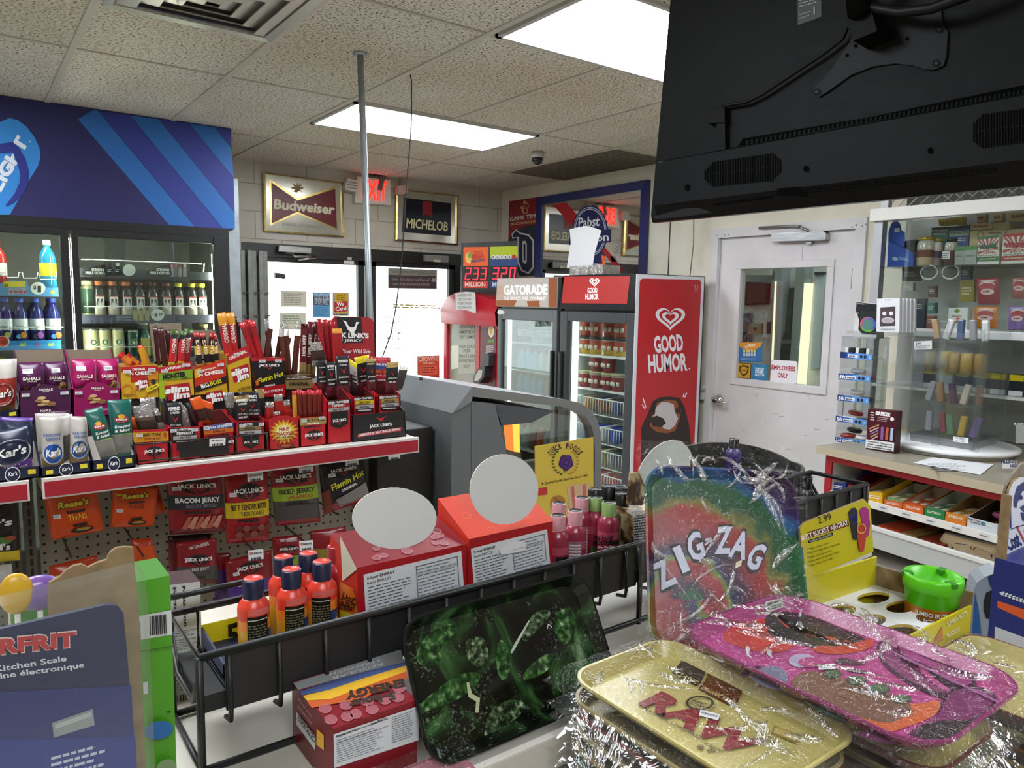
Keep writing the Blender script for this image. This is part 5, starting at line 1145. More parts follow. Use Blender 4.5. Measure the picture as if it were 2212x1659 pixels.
strip('red pork strip pack with a blue top behind the display tray', None, z6(1860,365,2004,372,2000,640,1890,640),2.07,[(.16, '#b02a3a/.3'),(.3, '#2c4a8c/.3'),(.42, '#c9622a/.3'),(.62, RED),(1, '#5c2028/.25')],(('PORK STRIPS', .1,.9,.22,.05, '#f0eeec'),),7)
strip('gold-topped steak strip in the right carton of the display tray', None, z6(1975,410,2062,400,2045,640,1962,640),2.01,[(.2, '#a58a4e/.3'),(.6, BLK),(1, '#5c2028/.25')], GOL, 8)
bag('steak_strip', 'clear-backed steak strip leaning right at the end of the display tray', PY(2.05), z6(2070,430,2132,438,2085,600,2030,620),.01,[(.2, 'clearbag'),(1, '#3a3034/.3')])
# front row -----------------------------------------------------------------
def jbox(lab, c4, m, deco, depth=.1, back=.02, name='snack_box'): return tray(name, lab, PF, c4, depth, m, '#5c1a1c', SZ, back, deco)
def e4(l): l.r(0,.08,1,.4, '#c98f24/.35'); l.t('BEEF STEAK', .28,.8,.22,.1, '#2a1a10'); l.t('SWEET & HOT', .3,.8,.34,.08, '#8c2a14'); l.d(.9,.2,.05,.09, '#b3401f'); l.f(.2,.42,.85,.48,1, '#1c1416', 2,.8); l.jl(.55,.72,.55,.36); l.sticker(.1,.12,.18,.1)
jbox('red jerky box with an orange band and flame in the wire basket', z6(147,893,410,884,416,1090,190,1117), RED, e4)
def e5(l): l.r(.05,.02,.8,.5, '#1c191c/.4'); l.t('11g PROTEIN', .2,.7,.12,.08, '#eeeceb'); l.t('PEPPERED', .22,.72,.26,.1, '#eeeceb'); l.r(.1,.3,.85,.42, '#a9a6a6/.4'); l.t('BEEF STEAK', .3,.66,.39,.06, '#2a2628'); l.f(.2,.46,.75,.5,1, '#eeeceb', 3,.8); l.sticker(.02,.05,.2,.11); l.sticker(.68,.05,.2,.11)
jbox('red jerky box with a silver band beside the orange-banded one', z6(416,876,648,866,652,1062,432,1090), RED, e5)
def e6(l): l.p((.02,0,.98,0,.98,.17,.02,.17), '#2f5a9c/.35'); l.t('PORK STRIPS', .2,.75,.13,.09, '#f0eeec'); l.r(.02,.17,.98,.32, '#cf6a24/.35'); l.t('BARBECUE', .32,.7,.28,.08, '#6a2310'); l.f(.15,.36,.85,.42,1, '#1c1416', 4,.9); l.jl(.7,.66,.5,.34); l.sticker(.02,.02,.18,.13); l.sticker(.72,.0,.2,.12)
jbox('red jerky box with a blue and an orange band in the wire basket', z6(655,865,880,836,886,1042,668,1064), RED, e6)
def e7(l): l.r(.1,.02,.9,.48, '#241a1a/.4'); l.t('11g PROTEIN', .15,.6,.14,.08, '#eeeceb'); l.r(.12,.18,.88,.3, '#8c7448/.4'); l.t('ORIGINAL', .28,.68,.28,.08, '#1c150e'); l.r(.12,.32,.88,.43, '#a9a6a6/.4'); l.t('BEEF STEAK', .3,.66,.41,.06, '#2a2628'); l.p((.22,.46,.78,.45,.78,.8,.5,.95,.22,.82), BLK); l.jl(.5,.72,.44,.3); l.sticker(.12,.08,.2,.11); l.sticker(.78,.05,.18,.11)
jbox('red jerky box with a tan band at the right end of the wire basket', z6(890,834,1100,826,1106,1028,896,1042), RED, e7)
def e8(l):
 for k, m in ((.62, '#c97a2a/.3'),(.5, '#e0c23a/.3'),(.36, '#efe6b4/.3')):
  P = []
  for i in range(36): a = 2 * math.pi * i / 36; rr = k * (1 if i % 2 else .72); P += [.5 + rr * .78 * math.cos(a),.42 + rr * .8 * math.sin(a)]
  l.p(P,m)
 l.t('FIRE', .34,.66,.38,.13, '#9c1f14'); l.t('CRACKER', .16,.84,.55,.13, '#9c1f14'); l.t('THE ORIGINAL', .2,.8,.65,.07, '#4a2412'); l.t('GIANT RED HOT', .2,.8,.75,.06, '#4a2412'); l.d(.55,.95,.3,.08, '#5c1f12'); l.d(.55,.93,.18,.04, '#a3512a')
tray('snack_box', 'red box with a yellow starburst on the front row', PF, z6(1120,830,1348,818,1352,1004,1138,1028),.09, RED, '#7c141c', SZ, .01, e8, arch=z6(1150,808,1200,795,1260,788,1310,800))
def e9(l): l.r(0,.02,1,.28, '#a58a4e/.35'); l.t('STICK & CHEESE', .08,.95,.15,.08, '#2a1d10'); l.t('ORIGINAL', .25,.75,.27,.07, '#f4eddc'); l.f(.15,.32,.9,.37,1, '#1c1416', 5,.9); l.jl(.52,.66,.64,.42); l.sticker(.05,.05,.2,.11); l.sticker(.72,.0,.2,.11)
jbox('red box with a tan band right of the starburst box', z6(1352,806,1540,792,1543,984,1357,1002), RED, e9)
def e10(l): l.r(0,0,1,.1, '#2a1a1c/.4'); l.t('23g PROTEIN', .18,.8,.08,.05, '#eeeceb'); l.t('PEPPERED', .22,.72,.17,.06, '#eeeceb'); l.r(.05,.2,.92,.28, '#a9a6a6/.4'); l.t('BEEF STEAK', .25,.7,.265,.045, '#2a2628'); l.p((.15,.3,.85,.29,.85,.62,.5,.72,.15,.64), BLK); l.jl(.5,.52,.5,.26); l.sticker(.05,.03,.2,.07); l.sticker(.7,.02,.2,.07)
jbox('tall narrow red jerky box between the tan-banded box and the black tray', z6(1546,682,1718,668,1722,945,1552,972), RED, e10,.1,.04)
for lab, c4, word, m in (('small red carton with a yellow band in the black display tray', z6(1732,655,1896,645,1900,880,1738,890), 'TERIYAKI', '#d3bb24/.35'),('small red carton with a tan band in the black display tray', z6(1914,645,2074,635,2080,860,1918,870), 'ORIGINAL', '#a58a4e/.35')):
 def deco(l): l.r(.1,0,.9,.5, '#2a1a1c/.4'); l.t('23g PROTEIN', .2,.85,.09,.06, '#eeeceb'); l.r(.1,.12,.9,.24, m); l.t(word, .25,.75,.22,.07, '#2a1d10'); l.r(.1,.26,.9,.37, '#a9a6a6/.4'); l.t('BEEF STEAK', .3,.7,.35,.05, '#2a2628'); l.f(.2,.4,.8,.44,1, '#eeeceb', 3,.8); l.sticker(.05,.03,.18,.08)
 tray('snack_box', lab, PY(1.97), c4,.09, RED, '#5c1a1c', SZ + .0035,.02, deco)
def e11(l): l.p((.42,.15,.48,.22,.5,.3,.54,.38,.58,.3,.6,.22,.66,.13,.6,.18,.54,.24,.48,.19), '#b3242c'); l.t("JACK LINK'S", .32,.74,.6,.13, '#f0eeec', -.02,.04); l.p((.1,.82,.92,.7,.9,.86,.08,.98), '#b03a4c/.35'); l.t("AMERICA'S #1 MEAT SNACKS BRAND", .12,.88,.93,.1, '#f2e6e6', -.12)
tray('display_tray', 'wide black jerky display tray at the right end of the shelf', PY(1.94), z6(1728,790,2104,752,2116,918,1732,952),.16, '#211f21/.4', '#151415', SZ, .06, e11)
# wire basket and its black card
w = MB(); BKW = '#141314/.4'; p0 = PY(1.93)
def wp(x,y,d=0): u = p0.q(*z6(x,y)); return V((u[0],1.93 + d,max(SZ + .003,u[1])))
ys = (995,1118)
w.tube([wp(150,1000),wp(420,975),wp(880,940),wp(1125,915)],.002,BKW,6); w.tube([wp(185,1118),wp(1120,1030)],.002,BKW,6)
for x in (170,305,430,640,750,895,1005,1115): w.tube([wp(x,1000 - (x - 150) * .085),wp(x + 6,1120 - (x - 150) * .09)],.002,BKW,6)
for x in (150,1122): w.tube([wp(x,1000 - (x - 150) * .085),wp(x,1000 - (x - 150) * .085,.12),wp(x,1118,.12)],.002,BKW,6)
cd = MB(); pcd = PY(1.926); q = z6(470,985,835,945,842,1058,490,1088,490,1040,470,1035); cd.slab(pcd, q, .002, '#121113/.5')
tg_ = MB(); c4 = z6(703,955,818,948,816,1000,702,1008); tg_.slab(pcd, c4,.001, '#e2e2e4/.3', lift=.0025); l = Lbl(tg_, pcd, c4,.0038); l.r(.12,.12,.3,.3, '#a8242a'); l.f(.35,.12,.9,.3,1, '#5a5a5e', 1,.8); l.f(.15,.62,.9,.92,1, '#3a3a3e', 7,1)
T('wire_basket', 'black wire basket holding four jerky boxes on the front row', 'basket', dict(frame=w, front_card=cd, price_tag=tg_))
# packs standing in the front boxes
CB = 'clearbag'
def jp(lab, c4, y, bands, seed=0, deco=None): bag('jerky_pack', lab, PY(y), c4,.014, bands, deco, nx=5, ny=10, seed=seed)
jp('clear jerky pack with a dark strip, in front in the orange-banded box', z6(150,725,285,700,340,930,205,930),1.965,[(.42, CB),(.5, '#5c453a/.5'),(.85, '#33201a/.5'),(1, CB)],1)
jp('clear jerky pack behind another in the orange-banded box', z6(205,665,318,655,330,890,230,900),1.985,[(.8, CB),(1, '#4a342c/.5')],2)
jp('small clear pack leaning out of the orange-banded box to the right', z6(300,740,335,735,400,900,340,900),1.97,[(.25, CB),(.6, '#2a1d1a/.4'),(1, CB)],3)
jp('orange pack corner at the left of the orange-banded box', z6(138,795,165,800,200,900,160,900),1.975,[(1, '#c4521c/.25')],4)
def pep(l): l.t('PEPPERED', .12,.88,.22,.1, '#eeeceb'); l.t('11g PROTEIN', .2,.8,.32,.06, '#eeeceb'); l.p((.3,.4,.42,.45,.5,.5,.58,.45,.7,.4,.6,.5,.5,.57,.4,.5), '#a8242a'); l.t("JACK LINK'S", .15,.85,.68,.06, '#cfcbc9'); l.t('100% BEEF', .22,.8,.8,.07, '#eeeceb')
jp('black peppered jerky pack standing in the silver-banded box', z6(395,700,500,690,520,940,405,940),1.965,[(.8, BLK),(1, '#8c2a30/.3')],5, pep)
jp('dark pack with a clear edge left of the peppered pack', z6(350,670,395,665,405,900,362,905),1.98,[(.2, BLK),(1, '#3a2a28/.3')],6)
jp('clear pack right of the peppered pack in the silver-banded box', z6(500,695,560,760,575,890,520,900),1.985,[(1, CB)],7)
jp('dark glossy pack between the silver-banded and the blue-banded boxes', z6(535,700,585,690,640,880,580,890),1.975,[(.2, BLK),(1, '#2a1518/.2')],8)
jp('orange barbecue pack, left one in the blue-banded box', z6(560,670,640,645,720,860,640,865),1.97,[(.35, '#cf4f14/.25'),(.8, '#3a1a18/.3'),(1, '#b03a1a/.25')],9)
jp('orange barbecue pack, right one in the blue-banded box', z6(640,665,728,700,735,855,690,860),1.98,[(.3, '#cf4f14/.25'),(.8, '#4a2018/.3'),(1, '#b03a1a/.25')],10)
for i,(c4,y) in enumerate(((z6(800,625,880,620,905,835,850,835),2.0),(z6(880,650,985,640,995,840,890,850),1.965),(z6(910,620,1050,615,1090,820,960,820),1.985),(z6(1030,600,1098,600,1095,800,1050,810),2.0))):
 jp('black steak pack, %s of those bunched in the tan-banded box' % ('leftmost and greyest', 'front one', 'tall middle one', 'rearmost, with a gold top')[i], c4, y, [((.5, CB),(1, '#3a2a28/.3')),((.2, '#8c7448/.3'),(.75, BLK),(1, '#5c2028/.25')),((.75, BLK),(1, '#5c2028/.25')),((.25, '#8c7448/.3'),(1, BLK))][i],11 + i, pep if i in (1,2) else None)
for i,(ax,ay,bx,by,w_) in enumerate(((1140,840,1135,690,60),(1215,830,1195,635,62),(1185,850,1180,760,60),(1265,830,1255,675,50))):
 stick(PY(1.975 + .015 * (i % 2)), z6(ax, ay), z6(bx, by), w_ * .3,[(.3, CB),(1, '#9c1f1c/.2')],.014, label='red sausage stick in the starburst box', group='sausages in the starburst box')
for i in range(6): stick(PY(1.975), z6(1320 + 34 * i, 850), z6(1312 + 36 * i, 610 - 8 * (i % 2)),9.5,[(.12, '#b5202a/.25'),(.85, '#c48a22/.25' if i == 0 else '#6a2018/.2'),(1, RED)],.014, label='stick and cheese pack standing in the tan-banded box beside the starburst box', group='stick and cheese packs')
# trail-mix boxes at the left
NV = '#141a33/.35'
def kfront(l): l.d(.5,.5,.14,.62, '#e9ebef'); l.d(.5,.5,.127,.55, NV); l.t("Kar's", .42,.58,.62,.34, '#f0f1f4', -.02,.02,.2); l.r(.1,.35,.24,.75, '#d6c32a'); l.r(.78,.2,.92,.6, '#d6c32a')
KB = [(.3, '#a9a39c/.3'),(.75, '#b9b3ab/.25'),(1, '#8c7450/.5')]
for lab, c4, dp in (('navy snack box cut by the left edge, holding a purple-banded bag', z5(-150,1365,398,1322,402,1438,-150,1490),.1),('navy snack box with two clear sunflower seed bags', z5(405,1338,905,1266,912,1372,410,1438),.1),('navy snack box with two dark green seed bags', z5(918,1270,1345,1208,1350,1332,918,1382),.1)):
 tray('snack_box', lab, PY(1.915), c4, dp, NV, '#cfcac2', SZ + .003,.04, kfront, sidem=NV)
def kb(l): l.t('SUNFLOWER', .12,.9,.36,.05, '#3a5a96'); l.t('KERNELS', .22,.85,.43,.05, '#3a5a96'); l.d(.5,.68,.46,.21, '#e9ebef'); l.kars(.5,.68,.42,.18, '#1f56ae')
bag('seed_bag', 'clear sunflower seed bag with a blue round badge, left one in its box', PY(1.935), z5(380,830,620,820,640,1345,430,1370),.035, KB, kb, seed=1)
bag('seed_bag', 'clear sunflower seed bag with a blue badge, right one in its box', PY(1.945), z5(700,825,860,830,890,1280,690,1310),.035, KB, kb, seed=2)
bag('seed_bag', 'grey back of a seed bag standing between the two blue-badged bags', PY(1.96), z5(605,830,720,800,745,1240,610,1290),.02,[(.4, '#a9a39c/.3'),(1, '#55514e/.4')], seed=3)
bag('seed_bag', 'crumpled clear seed bag at the rear of the sunflower seed box', PY(1.975), z5(345,800,690,795,700,1200,380,1200),.02,[(1, '#aaa49e/.25')], seed=4)
def gb(l): l.d(.5,.33,.32,.055, '#a8323a'); l.d(.5,.28,.16,.04, '#dfa32a'); l.t('FritoLay', .26,.76,.35,.035, '#f4ecec', -.01); l.t('Roasted', .16,.86,.48,.05, '#e9ece8', -.02,.03,.2); l.t('& Salted', .14,.84,.55,.05, '#e9ece8', -.02,.03,.2); l.r(.3,.57,.9,.59, '#8fae4a')
GB = [(.58, '#1d5a52/.25'),(.92, '#8c8a84/.25'),(1, '#1d5a52/.25')]
bag('seed_bag', 'dark green seed bag leaning right, left one in its box', PY(1.935), z5(830,770,1015,725,1190,1250,1010,1275),.03, GB, gb, seed=5)
bag('seed_bag', 'dark green seed bag standing straight, right one in its box', PY(1.95), z5(1068,665,1308,655,1318,1225,1130,1240),.03, GB, gb, seed=6)
def pb(l): l.kars(.5,.52,.5,.3, '#dfe2e8', '#20263f'); l.kars(.5,.52,.46,.26, '#20263f'); l.p((-.1,.86,1,.72,1,.92,-.1,1.04), '#6a3f9c'); l.t("SWEET 'N", .3,.75,.87,.06, '#e9e4f0', -.03); l.t('SALTY SELECT', .15,.9,.96,.06, '#e9e4f0', -.06)
bag('trail_mix_bag', 'navy trail mix bag with a purple band at the left edge', PY(1.935), z5(-90,985,290,910,325,1350,-90,1430),.04,[(.75, '#20263f/.25'),(1, '#8c7a5e/.4')], pb, seed=7)
bag('trail_mix_bag', 'navy trail mix bag with a purple rim behind the purple-banded bag', PY(1.985), z5(0,830,330,840,330,1250,0,1250),.03,[(.06, '#5a3a8c/.3'),(1, '#262c47/.25')], seed=8)
tray('snack_box', 'navy snack box behind at the left edge, under the red-badged bag', PB, z5(-150,800,185,755,190,900,-150,930),.1, NV, '#cfcac2', SZ, .03, lambda l: l.r(.72,.15,.92,.4, '#d6c32a'))
def rb(l): l.kars(.4,.62,.5,.2, '#d9d4d0', '#8c2020'); l.kars(.4,.62,.46,.17, '#8f1f1f')
bag('trail_mix_bag', 'grey-topped bag with a round red badge at the left edge', PY(2.14), z5(-60,260,170,250,150,800,-60,830),.04,[(.36, '#b3ada6/.3'),(.85, '#8f2a22/.35'),(1, '#7a5a3a/.4')], rb, seed=9)
# hanging bags ----------------------------------------------------------------
PH = PY(2.04)
def hang(lab, c4, bands, deco, th=.03, y=2.04, name='snack_bag', seed=0): bag(name, lab, PY(y), c4, th, bands, deco, seed=seed)
def re(dark):
 def d(l):
  if dark: l.t('DARK', .5,.65,.07,.03, '#3a1a10')
  l.t("Reese's", .2,.8,.26 if dark else .4,.14, '#3a1a10', -.05,.07,.2); l.t("Reese's", .21,.79,.255 if dark else .395,.125, '#e9cf3a', -.05,.035,.2)
  o = -.14 if dark else 0
  l.p((.35,.46 + o, .72,.44 + o, .7,.49 + o, .37,.51 + o), '#3a1a10'); l.t('THiNS', .37,.72,.66 + o, .13, '#3a1a10' if dark else '#e9cf3a', -.02,.0)
  l.p((.42,.74,.7,.72,.7,.79,.46,.79), '#2a1510'); l.d(.6,.88,.22,.07, '#2a1510'); l.d(.62,.86,.14,.035, '#b08a3a'); l.sticker(.1,.5,.14,.08); l.sticker(.08,.12,.12,.04, '#d6c32a')
 return d
OR = '#cf4a12/.22'
hang('orange candy bag hanging at the left, with yellow lettering below its logo', y1(365,215,815,200,890,575,440,660),[(1, OR)], re(0), seed=1)
hang('orange candy bag with dark lettering and a brown fold behind it', y1(962,222,1350,212,1308,540,943,552),[(1, OR)], re(1),.025, seed=2)
hang('orange candy bag peeking out to the right behind the dark-lettered one', y1(1200,160,1350,200,1418,425,1250,460),[(1, '#b8400f/.25')], None, .02,2.08, seed=3)
hang('dark brown bag top behind the dark-lettered orange bag', y1(940,170,1335,150,1330,300,950,320),[(.4, '#2a1c18/.25'),(1, '#6a2a14/.3')], lambda l: l.sticker(.16,.12,.14,.18, '#d6c32a'),.02,2.1, seed=4)
def rb2(l): l.t("Reese's", .0,.6,.85,.1, '#e9cf3a', -.02,.04,.2); l.p((.6,.75,.8,.6,1,.62,1,1,.62,1), '#4f9a2a'); l.d(.82,.8,.16,.12, '#3a2414'); l.d(.85,.76,.08,.06, '#c9a12a')
hang('orange candy bag with a green corner at the lower right', y1(1125,650,1290,640,1385,980,1130,1010),[(.2, '#b8380f/.25'),(1, '#d8521a/.22')], rb2,.03, seed=5)
hang('orange candy bag mostly hidden behind the brown cardboard tab', y1(420,880,830,785,840,1150,430,1200),[(.3, '#b8380f/.25'),(1, OR)], None, .03, seed=6)
def mm(l): l.kars(.25,.4,.7,.14, '#1c1716', '#e9e9ec'); l.t('&M', -.1,.45,.8,.08, '#e9e6e4'); l.t("M's", .3,.75,.8,.1, '#e9e6e4'); l.d(.5,.66,.3,.06, '#4f7a3a'); l.d(.75,.62,.15,.04, '#a34a2a')
hang('dark trail mix bag with a yellow foot hanging at the left edge', y1(-170,280,150,285,172,830,-150,850),[(.85, '#221a18/.25'),(1, '#d6bb1f/.3')], mm, .035, seed=7)
hang('white bag hanging low at the left edge above the candies', y1(-60,880,100,860,125,1120,-60,1150),[(1, '#c9c9c8/.3')], None, .03, seed=8)
def jb(word,sub,col,sc,top=.2,w2_=None):
 def d(l):
  l.jl(.52, top, .62,.26); l.r(.0, top + .15,1, top + .38, col); l.t(word, .12,.92, top + .26,.08, sc); l.t(sub, .3,.85, top + .35,.06, w2_ or sc); l.f(.25, top + .4,.85, top + .44,1, '#1c1416', 5,.9)
  l.sticker(.08,top + .0,.16,.06)
 return d
def bac(l):
 jb('BACON JERKY', 'HICKORY SMOKED', '#20232b/.4', '#eeeceb', .2, '#6c727c')(l)
 for i in range(6): x = .2 + .11 * i; l.p((x, .9 - .03 * (i % 2), x + .12,.7, x + .2,.69, x + .1,.92),('#b5584a', '#c98a78')[i % 2])
hang('large red jerky bag with a black band and bacon strips', y1(1412,98,1892,85,1922,585,1450,615),[(.93, '#8a1420/.22'),(1, '#6a1a20/.25')], bac, seed=11)
def ttb(l):
 jb('BEEF TENDER BITES', 'TERIYAKI', '#d3b51f/.35', '#2a1810', .24, '#6a5a14')(l)
 for i in range(9): l.d(.28 + .17 * (i % 5),.78 + .09 * (i // 5),.09,.05,('#6a2420', '#8a4a40')[i % 2], n=9)
hang('red jerky bag with a yellow band', y2(95,195,470,150,480,740,115,770),[(1, '#a01822/.22')], ttb, seed=12)
def jal(l): jb('BEEF JERKY', 'JALAPENO', '#8aa52a/.35', '#2a1810', .2, '#a34a1a')(l); l.r(.1,.66,.92,.88, '#4a4446/.35')
hang('red jerky bag with a green band', y2(480,110,868,75,920,580,535,620),[(.6, '#8a1420/.22'),(.92, '#4f4a4a/.3'),(1, '#8a1420/.22')], jal, seed=13)
def fla(l): l.jl(.52,.17,.52,.24); l.t('Flamin Hot', .2,.95,.55,.13, '#d9d42a', -.18,.02,.2); l.t('ORIGINAL', .4,.75,.62,.05, '#eeeceb', -.08); l.p((.25,.75,.95,.55,.98,.85,.35,.95), '#7c7674/.3'); l.p((0,.55,.14,.5,.2,1,.02,1), '#6a2a18/.35'); l.sticker(.16,.2,.15,.07)
hang('black jerky bag with yellow script hanging tilted under the shelf', y2(902,95,1270,40,1345,385,945,520),[(.85, '#1c1619/.25'),(1, '#8a1822/.22')], fla, seed=14)
hang('smaller red jerky bag with a grey band below the bacon one', y1(1502,680,1850,640,1852,1025,1515,1030),[(.62, '#8a1420/.22'),(.95, '#4a4648/.3'),(1, '#6a1a20/.25')], lambda l: (l.t('100 CALORIES', .3,.8,.18,.06, '#d9d4d2', -.06), l.jl(.52,.42,.6,.28), l.t('BEEF JERKY', .35,.78,.68,.07, '#cfcbc9', -.03), l.f(.3,.82,.8,.86,1, '#1c1416', 2,.9), l.sticker(.18,.36,.16,.08)),.025, seed=15)
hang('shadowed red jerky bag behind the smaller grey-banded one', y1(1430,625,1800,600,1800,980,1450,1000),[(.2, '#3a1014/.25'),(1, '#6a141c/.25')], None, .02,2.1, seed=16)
hang('red and purple jerky bag behind the small bottles', y2(100,915,500,820,520,1260,135,1310),[(.5, '#8a1420/.22'),(1, '#4f2a7c/.25')], lambda l: (l.jl(.5,.22,.5,.26), l.t('Doritos', .22,.7,.56,.12, '#f0eeec', -.03,.05), l.sticker(.13,.26,.13,.07)),.03,2.05, seed=17)
hang('dark red and purple bag edge left of the red and purple jerky bag', y1(1850,770,1960,765,1965,1180,1830,1190),[(.3, '#7a141c/.25'),(1, '#3f2060/.25')], None, .02,2.09, seed=18)
hang('small red jerky bag with a green band above the bottles', y2(500,715,760,690,770,930,525,950),[(1, '#8a1420/.22')], lambda l: (l.t('100 CALORIES', .25,.8,.16,.07, '#d9d4d2'), l.jl(.5,.42,.58,.3), l.r(0,.66,1,1, '#8aa52a/.35'), l.t('BEEF JERKY', .25,.78,.84,.1, '#2a1810', -.04), l.sticker(.08,.76,.18,.12)),.025,2.05, seed=19)
hang('red jerky bag with a yellow edge behind the left bottle box', y2(830,660,1130,620,1180,950,850,960),[(.5, '#8a1420/.22'),(1, '#8a7a2a/.3')], lambda l: (l.jl(.72,.38,.5,.34), l.sticker(.35,.45,.16,.1)),.03,2.06, seed=20)
# hooks with price tags
def hook(lab,tq,tagq=None,y0=1.94):
 a = PY(y0).q(*tq); A = V((a[0], y0, a[1])); w_ = MB(); B = V((A.x - .005,2.30, A.z + .012)); w_.tube([A, A + V((0,.02,-.004)), B],.0026, '#6a6864/.3/.8', 6); w_.tube([B + V((-.012,-.003,.012)), B + V((.012,-.003,.012))],.0026, '#6a6864/.3/.8', 6)
 d = dict(wire=w_)
 if tagq:
  t_ = MB(); pt_ = PY(y0 - .003); t_.slab(pt_, tagq, .002, '#e2e2e4/.25'); l = Lbl(t_, pt_, tagq, .0026); l.d(.18,.3,.12,.14, '#a8242a', .5); l.f(.34,.2,.9,.4,1, '#5a5a5e', 1,.8); l.f(.15,.68,.9,.94,1, '#3a3a3e', 9,1); d['price_tag'] = t_
 T('peg_hook', lab, 'hook', d)
hook('peg hook with a price tag above the yellow-banded jerky bag', y2(360,170), y2(292,165,424,150,426,222,296,240))
hook('peg hook with a price tag above the green-banded jerky bag', y2(790,90), y2(732,92,852,78,854,148,736,164))
hook('peg hook with a price tag above the black tilted jerky bag', y2(1185,40), y2(1128,40,1238,28,1240,92,1132,106))
hook('peg hook with a price tag above the red and purple bag', y2(365,825), y2(300,828,428,812,430,895,304,912))
hook('peg hook with a price tag above the small green-banded bag', y2(790,745), y2(735,748,852,736,854,815,740,830))
hook('peg hook with a price tag on the black stand at the gondola end', z6(2020,1055), z6(1985,1058,2068,1050,2070,1095,1987,1105),2.16)
hook('empty peg hook below the leftmost orange candy bag', y1(620,820)); hook('peg hook carrying the orange bag with the green corner', y1(1235,800)); hook('empty double peg hook under the tilted black bag', z6(1640,1500), None, 2.0)
# ------------------------------------------------------------------ grey open merchandiser
GR, GR2 = '#64676a/.45', '#55585b/.45'
pmn = PY(2.1)
def extr(mb,pl,pts,d0,d1,m,cap=None,px=True,sm=False):
 P = [pl.q(*p) for p in pts] if px else pts; n = len(P); A = [pl.w(*p,-d0) for p in P]; B = [pl.w(*p,-d1) for p in P]
 mb.mesh(A + B,[tuple(range(n)),tuple(range(2 * n - 1,n - 1,-1))],cap or m); mb.mesh(A + B,[(i,i + n,(i + 1) % n + n,(i + 1) % n) for i in range(n)],m,sm)
bd = MB(); q = [pmn.q(*p) for p in y3(575,415,730,320,920,340,1015,760)]
extr(bd,pmn,q + [(q[3][0],-1.6 + 1.6),(q[0][0],0)],0,.74,GR,GR,px=False)
for v in bd.v:
 if abs(v.z) < .01: v.z = 0
bd.poly(pmn, y3(727,322,731,322,731,1330,727,1330), '#3f4245', .001)
cap = MB(); extr(cap, pmn, y3(575,413,730,205,760,205,735,280,730,322),-.004,.745, '#7b7e80/.4')
cap.lathe(at(*y3(330,152),0,1.36),[(.006,0, '#3a3a3a'),(.006,.012, '#3a3a3a')],8)
archs = []; o_ = y3(730,205,900,228,1200,268,1500,310,1600,335,1680,385,1735,470,1760,560,1766,700,1766,1330); i_ = y3(730,282,900,300,1200,334,1480,368,1570,395,1640,440,1690,520,1708,600,1714,720,1714,1330)
P = [pmn.q(*p) for p in o_]; Q = [pmn.q(*p) for p in i_]; P[-1] = (P[-1][0],.45); Q[-1] = (Q[-1][0],.45)
for d0,d1 in ((0,.05),(.69,.74)):
 arch = MB(); archs.append(arch)
 for k in range(len(P) - 1): arch.hexa([pmn.w(*P[k],-d0), pmn.w(*P[k + 1],-d0), pmn.w(*Q[k + 1],-d0), pmn.w(*Q[k],-d0)],[pmn.w(*P[k],-d1), pmn.w(*P[k + 1],-d1), pmn.w(*Q[k + 1],-d1), pmn.w(*Q[k],-d1)],['#8d9093/.35/.6'] * 2 + ['#b9bcbf/.3/.7'] + ['#8d9093/.35/.6'] * 3)
top = MB()
for k in range(3): top.hexa([pmn.w(*P[k],-.05), pmn.w(*P[k + 1],-.05), pmn.w(*Q[k + 1],-.05), pmn.w(*Q[k],-.05)],[pmn.w(*P[k],-.69), pmn.w(*P[k + 1],-.69), pmn.w(*Q[k + 1],-.69), pmn.w(*Q[k],-.69)], '#9a9da0/.35')
hood = MB(); extr(hood, pmn, y3(920,340,1400,398,1215,492,980,515),.004,.68, '#4b4e55/.45')
gl = MB(); G = [pmn.q(*p) for p in y3(1000,700,980,515,1215,492,1400,400,1480,370,1570,397,1640,442,1690,522,1708,602,1714,720)]; G += [(1.99,.62),(G[0][0] + .02,.62)]
gl.slab(pmn, G, .004, 'glass', lift=-.03, px=False)
emit('warm_glow', '#ff7a1e', 1.6); emit('warm_core', '#ffb43a', 2.2)
dk_ = MB(); dk_.box((1.56,2.13,.55),(1.98,2.80,.62), '#7c4238/.4'); dk_.box((1.56,2.13,.62),(1.60,2.80,1.05), '#6a3a34/.5'); dk_.box((1.56,2.13,0),(2.0,2.82,.55), GR2)
pw_ = PY(2.79); wl = MB(); wl.slab(pw_, y3(985,500,1042,500,1090,720,1010,720),.02, 'warm_glow'); wl.slab(pw_, y3(1038,498,1090,490,1092,722,1050,712),.024, 'warm_core')  # emissive panels stand in for a warm reflection inside the case
T('food_merchandiser', 'grey self-service merchandiser with a rounded silver canopy beyond the jerky shelf', 'merchandiser', dict(back_body=bd, top_cap=cap, canopy_arch=archs, canopy_top=top, hood=hood, side_glass=gl, deck=dk_, warm_reflection=wl))
ps = PY(2.088); b = MB(); c4 = y3(1233,676,1698,604,1700,1240,1237,1290); b.slab(ps, c4,.003, '#cdb243/.45', '#a58f36'); l = Lbl(b, ps, c4,.004)
def arc_text(mb,pl,s,c,rx,ry,a0,a1,h,m,lift,bold=.03):
 n = len(s); ws = [.45 if ch in "I'-" else 1 for ch in s]; tot = sum(ws); acc = 0
 for ch,w in zip(s,ws):
  aa = R(a0 + (a1 - a0) * acc / tot); ab = R(a0 + (a1 - a0) * (acc + w * .86) / tot); acc += w
  if ch != ' ':
   p,q = [(c[0] + rx * math.cos(t),c[1] + ry * math.sin(t)) for t in (aa,ab)]; mb.text(pl,ch,p,q,h,m,lift,bold)
arc_text(b, ps, 'QUICK FOODS', y3(1472,790),31,26,-158,-22,13, '#34163f', .0046,.02)
